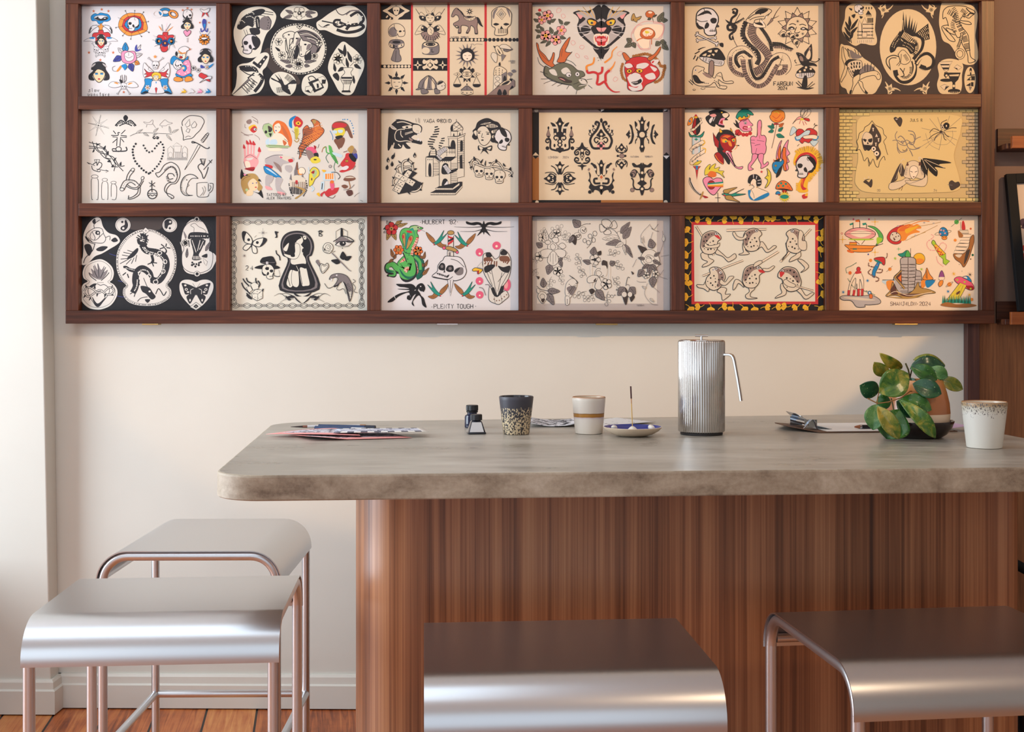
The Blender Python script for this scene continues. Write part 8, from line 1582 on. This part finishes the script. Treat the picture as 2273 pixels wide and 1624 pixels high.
(1845, 470, 'e', 'bright print of an airship, comet, stone tower and flying saucer, bottom right', '''
f S .8 20,33 26,27 36,24 50,24 62,28 66,33 62,38 52,41 36,41 26,38;s e 28,32 44,27 60,32 44,38;c q .6 20,33 44,32 66,33;c q .5 26,28 44,29 62,29;p k 32,25 32,16 33,16 33,25;p k 42,24 42,13 43,13 43,24;p k 52,24 52,18 53,18 53,24;p t 27,18 32,16 32,19 28,20;p o 36,12 42,11 42,15 36,15;p t 46,17 52,16 52,19 47,20
s L 27,40 61,40 58,42 32,42;l q .9 34,42 42,48;l q .9 50,42 45,48;f l .7 54,21 64,22 72,28 77,36 76,44 72,46 66,50 70,42 70,34 64,26;s L 68,38 76,40 72,46 68,47
f O .8 20,49 30,49 64,50 77,47 64,52 60,58 50,60 32,59 25,54;s o 25,56 34,60 30,61 24,59;q o .6 27,45 38,45 38,49 27,49;p y 28,47 37,47 37,48.5 28,48.5;p t 32,54 38,54 38,56 32,56;d o .7 46,54.6 51,54.6 56,54.6;l q .6 28,54.6 62,54.6
f r .6 84,42 83,36 88,28 98,22 108,20 104,30 104,44 98,48 90,47;s O 98,28 104,22 116,18 122,20 128,18 134,24 126,26 132,30 122,32 114,36 110,42 102,42;s o 100,28 108,20 118,19 114,24 110,28;s y 110,26 124,22 132,20 120,28 112,32;c z .7 104,20 130,12 158,12;c z .7 128,22 150,18 163,15;c z .7 110,43 134,32 158,20;c z .7 118,38 140,30;c O 1.2 112,22 132,14 146,14;f x .7 87,38 90,31 96,30 102,34 103,40 98,44 91,43;d q 1 91,34 97,32 100,36 93,39 96,37;d q 1.4 94,41;e G 99 21 1.6 1.2;e G 138 16 1.6 1.2;e G 152 17 1.6 1;e G 125 35 1.6 1.2
e l 186 15 3.4 3.4;l k .5 178,22 194,9;f b .7 160,32 162,25 167,23 172,27 173,35 164,36;d S 1.5 163,27 167,28 169,32 162,33;r k .5 166 31 12.4 2.6 -12;E O .6 168 38.5 4 3;d k .6 166.6,38 169.6,38
p L 149,46 153,42 160,57 157,60;f L .7 149,46 151,42 154,44 156,50 152,50;q y .7 152,49 156,48 170,62 161,66;d r 1.3 155,53 158,55 160,59 163,60 165,63 162,63 158,58;q L .7 161,66 170,62 170,70 176,73 170,79 166,76 166,70;D S .8 2 147,33 152,37 142,46 146,56 156,56 164,46 171,50 168,58;D S .8 2 156,64 158,74 166,81
s r 194,16 196,13 198,17 199,26 194,26;l k .5 192,15 192.5,26;q x .6 190,27 203,27 204,32 192,32;q e .6 195,33 208,33 206,38 192,38;q e .6 192,42 206,42 204,47 190,46;q e .6 189,47 204,47 202,52 186,51;q e .6 185,52 201,53 200,57 185,57;q e .6 183,57 198,58 196,62 182,62;f M .7 182,62 196,62 204,52 206,40 211,34 212,44 208,58 204,70 197,82 192,76 184,70;s x 184,64 194,63 190,68;s n 200,60 206,56 202,70 197,78;s M 188,28 192,30 196,36 190,38;d T 1.8 210,64;d q 1 207,70;d h 1.6 207,25
e O 184 42 2.2 2.2;e O 58.5 72 2.4 2.4;e y 130.5 69.5 8.6 8.4;e O 131 73 7 4;r k .6 130.5 69.5 8.6 8.4
e O 87 85 2.6 2.6;l k .4 82,89 91,80;sparkle 65 15 .9 0 1;sparkle 17 41 .9 0 1;sparkle 65 60 .9 0 1;* b 54 102 3.4 .8 8 0;* b 18 119 3.4 .8 8 0;* L 95 69 3 .8 8 0;* L 134 85 3 .8 8 0;* y 182 92 4.4 .8 8 0;* y 205 123 3.4 .8 8 0;* b 173.5 118 3.4 .8 8 0;* k 206 93 5 .6 8 0;sparkle 100 55 .5 0 1 yl;d P 1.4 56,11 33,11;d B 1.2 55,63;r r .5 16 32 1.3 1.3;d k .5 117,20 190,78 194,88
f t .6 99,63 106,61 112,57 115,61 116,67 108,66 105,67;f l .6 110,66 113,57 117,62 117,67;l k .5 118,54 118,67
f G .9 103,70 114,67 125,70 126,85 132,88 134,94 133,112 124,118 103,120 95,110 93,97 103,86;H n .8 11 5 108,72 108,120;H n .8 9 5 120,72 120,118;H n .8 8 5 129,90 129,112;l n .9 114,68 114,120;l n .9 126,85 123,116;c n .6 104,78 114,78 125,79;c n .6 104,86 114,88 125,86;c n .6 104,96 114,98 125,96;c n .6 104,106 114,108 125,106;q q .7 95,97 104,88 105,106;p o 99,98 104,93 104,104;q z .6 93,97 104,86 105,88 96,97 110,113 108,115
l k .8 76,101 94,101;l k .8 133,101 155,101;s a 76,102 93,102 92,108 80,107;s O 82,103 93,103 90,116 84,114;s O 134,102 142,102 138,112 134,112;s b 140,102 154,102 148,110 142,112;f O .7 136,100 140,90 142,83 146,92 151,100;s M 140,96 142,86 143,99
f z .7 81,125 88,116 91,104 95,112 102,120 112,122 122,116 129,104 132,112 145,115 155,120 140,122 125,127 110,128 96,124;s q 88,122 93,108 100,122 116,126 130,122 145,118 122,120 104,122;c e .8 84,124 96,118 116,124 150,119;s z 81,126 120,127 140,125 112,129
t q .6 5.4 88 133.5 SHANJI;d q .6 111,136.5;t q .6 5.4 114 133.5 LDN;d q .6 128,136.5;t q .6 5.4 131 133.5 2024
f r .7 64,69 72,67 79,68 80,76 78,79 72,74 66,73;s t 64,71 70,72 76,76 70,76;f b .6 68,76 72,74 70,82 66,90 65,97 61,95 62,86;d P .8 68,79;D m 1 2.2 56,74 56,80 64,82;D m 1 2.2 66,90 74,90 76,86 70,85;D m 1 2.2 60,84 55,90 62,95 70,98 70,102 66,103;D m .8 1.8 80,70 83,66 83,61
D T .6 1.6 24,92 22,84 30,80 38,75;D T .6 1.6 24,98 28,104 34,112 46,116 60,122;D T .6 1.8 50,116 58,120 66,124;e o 28 90.5 2.4 2.6
E r .6 40.5 85 2.8 3.4;f e .6 36,90 40,88 44,90 48,100 48,114 47,127 44,127 46,112 43,100 42,106 42,126 39,127 38,106 34,126 31,126 36,108 36,98 30,108 27,126 24,126 27,108 32,96;p r 24.5,116 28,116 27,126 24,126;p r 32.5,116 36,116 34.5,126 31.5,126;p r 39,114 42.5,114 42,127 39,127;p r 44.5,114 48,114 47,127 44,127;s r 37,88 44,88 44,91 36,92
f G .8 13,127 20,124 40,125 60,124 72,130 72,136 58,138 50,138 50,141 38,141 30,132 18,131;s x 18,127 40,127 66,131 40,131;E b .5 57 120 2.6 2.6;e w 57 120 1.4 1.4;f o .5 57,122 61,123 61,128 57,128
f u .6 160,100 161,92 164,87 167,92 168,99 164,101;s e 160,97 168,97 166,101 161,101;f O .6 162,102 166,102 165,108 161,111 159,107
f P .7 183,99 190,96 202,100 210,107 212,114 206,116 194,110 185,104;s R 200,110 210,110 211,115 204,115;f b .6 195,97 202,95 207,100 208,104 202,101;s e 196,97 200,96 202,99;d L 1.5 187,101 198,104 207,114;q Y .7 191,105 201,109 190,130 172,130;c q .5 196,109 188,128;c z .5 193,108 180,128;s q 186,120 191,117 190,121 186,123;e O 175.5 107.5 3.2 3.2;r k .4 175.5 107.5 6.4 1.4 -35;e O 208.5 130 2.4 2.4
FOREST
s M 162,138 172,134 186,137 204,136 216,139 200,142 174,141'''),
]
def bricks():
    rnd = random.Random(4)
    out = []
    rows = [8.5 + 5.05 * i for i in range(27)]
    for i, y in enumerate(rows):
        far = i in (0, 26)
        xl = [12 + (-4 if i % 2 else 0)]
        nleft = 21 if far else rnd.choice((2, 2, 3)) if i > 1 else 6
        nright = 0 if far else rnd.choice((2, 2, 3))
        for k in range(nleft):
            x = xl[0] + k * 9.9
            if i == 25 and k > 2 or i == 1 and k > 3:
                if rnd.random() < .45:
                    continue
            out.append('q 1 .55 %.1f,%.1f %.1f,%.1f %.1f,%.1f %.1f,%.1f' % (x + .4, y, x + 9.4, y + rnd.uniform(-.3, .3), x + 9.4, y + 4.6, x + .4, y + 4.6))
        for k in range(nright):
            x = 210 - k * 9.9 + (4 if i % 2 else 0)
            out.append('q 2 .55 %.1f,%.1f %.1f,%.1f %.1f,%.1f %.1f,%.1f' % (x + .4, y, x + 9.4, y, x + 9.4, y + 4.6, x + .4, y + 4.6))
    return ';'.join(out)

def chain():
    out = []
    def run(x0, y0, x1, y1, n):
        ang = math.degrees(math.atan2(y1 - y0, x1 - x0))
        for i in range(n):
            t = (i + .5) / n
            x, y = x0 + (x1 - x0) * t, y0 + (y1 - y0) * t
            if i % 2 == 0:
                out.append('r k .6 %.1f %.1f 5.6 3.6 %.0f;r k .5 %.1f %.1f 3.4 1.6 %.0f' % (x, y, ang, x, y, ang))
            else:
                out.append('r k .6 %.1f %.1f 5.4 1.5 %.0f;e g %.1f %.1f 3.4 .5 %.0f' % (x, y, ang, x, y, ang))
    run(18, 16, 212, 14, 23)
    run(18, 139, 212, 139, 23)
    run(20, 18, 20, 138, 15)
    run(209, 18, 209, 138, 15)
    return ';'.join(out)
def ginkgo():
    rnd = random.Random(9)
    out = []
    for i in range(13):
        out.append('ginkgo %.1f 11.5 .62 %.0f 1' % (17 + i * 16, rnd.uniform(-120, 120)))
        out.append('ginkgo %.1f 141 .62 %.0f 1' % (17 + i * 16, rnd.uniform(60, 300)))
    for i in range(7):
        out.append('ginkgo 15.5 %.1f .66 %.0f 1' % (30 + i * 16, rnd.uniform(-160, 20)))
        out.append('ginkgo 211.5 %.1f .66 %.0f 1' % (28 + i * 16, rnd.uniform(-20, 160)))
    return ';'.join(out)
def forest():
    rnd = random.Random(2)
    out = []
    for i in range(17):
        x = 166 + i * 2.5
        h = 9 + rnd.random() * 5
        y = 137 - 2 * math.sin(i / 16 * math.pi)
        out.append('p %s %.1f,%.1f %.1f,%.1f %.1f,%.1f' % ('tT'[i % 2], x - 1.6, y, x, y - h, x + 1.6, y))
    return ';'.join(out)
MACRO = {'BRICK': bricks, 'CHAIN': chain, 'GINKGO': ginkgo, 'FOREST': forest}
board = new_mat('mount_board', rgb(150, 120, 92), .9)
for i, (ox, oy, pc, label, data) in enumerate(ART):
    r, c = divmod(i, 6)
    x0, x1 = XO[1 + 2 * c] + .0008, XO[2 + 2 * c] - .0008
    z1, z0 = ZO[1 + 2 * r] - .0008, ZO[2 + 2 * r] + .0008
    YP = -.030
    sh = Sheet(ox, oy, YP)
    sh.b.box(x0, x1, YP, -.0262, z0, z1, sh.key(pc))
    for mname, fn in MACRO.items():
        if mname in data:
            data = data.replace(mname, fn())
    try:
        sh.run(data)
    except Exception as e:
        raise RuntimeError('%s: %r' % (label, e))
    # keep every stroke inside the sheet
    sh.b.v = [(min(max(x, x0), x1), y, min(max(z, z0), z1)) for x, y, z in sh.b.v]
    ctr = Vector(((x0 + x1) / 2, YP, z0))
    sh.b.v = [(x - ctr.x, y - ctr.y, z - ctr.z) for x, y, z in sh.b.v]
    me = bpy.data.meshes.new('flash_print')
    me.from_pydata(sh.b.v, [], sh.b.f)
    for k in sh.keys:
        me.materials.append(ink(k))
    me.polygons.foreach_set('material_index', sh.b.m)
    o = bpy.data.objects.new('flash_print', me)
    o.location = ctr
    sc.collection.objects.link(o)
    tag(o, label, 'print', 'flash prints in the rack')
    MB().box(x0 - ctr.x, x1 - ctr.x, -.0062, -.005, 0, z1 - z0).build('glazing', M['pane'], o)
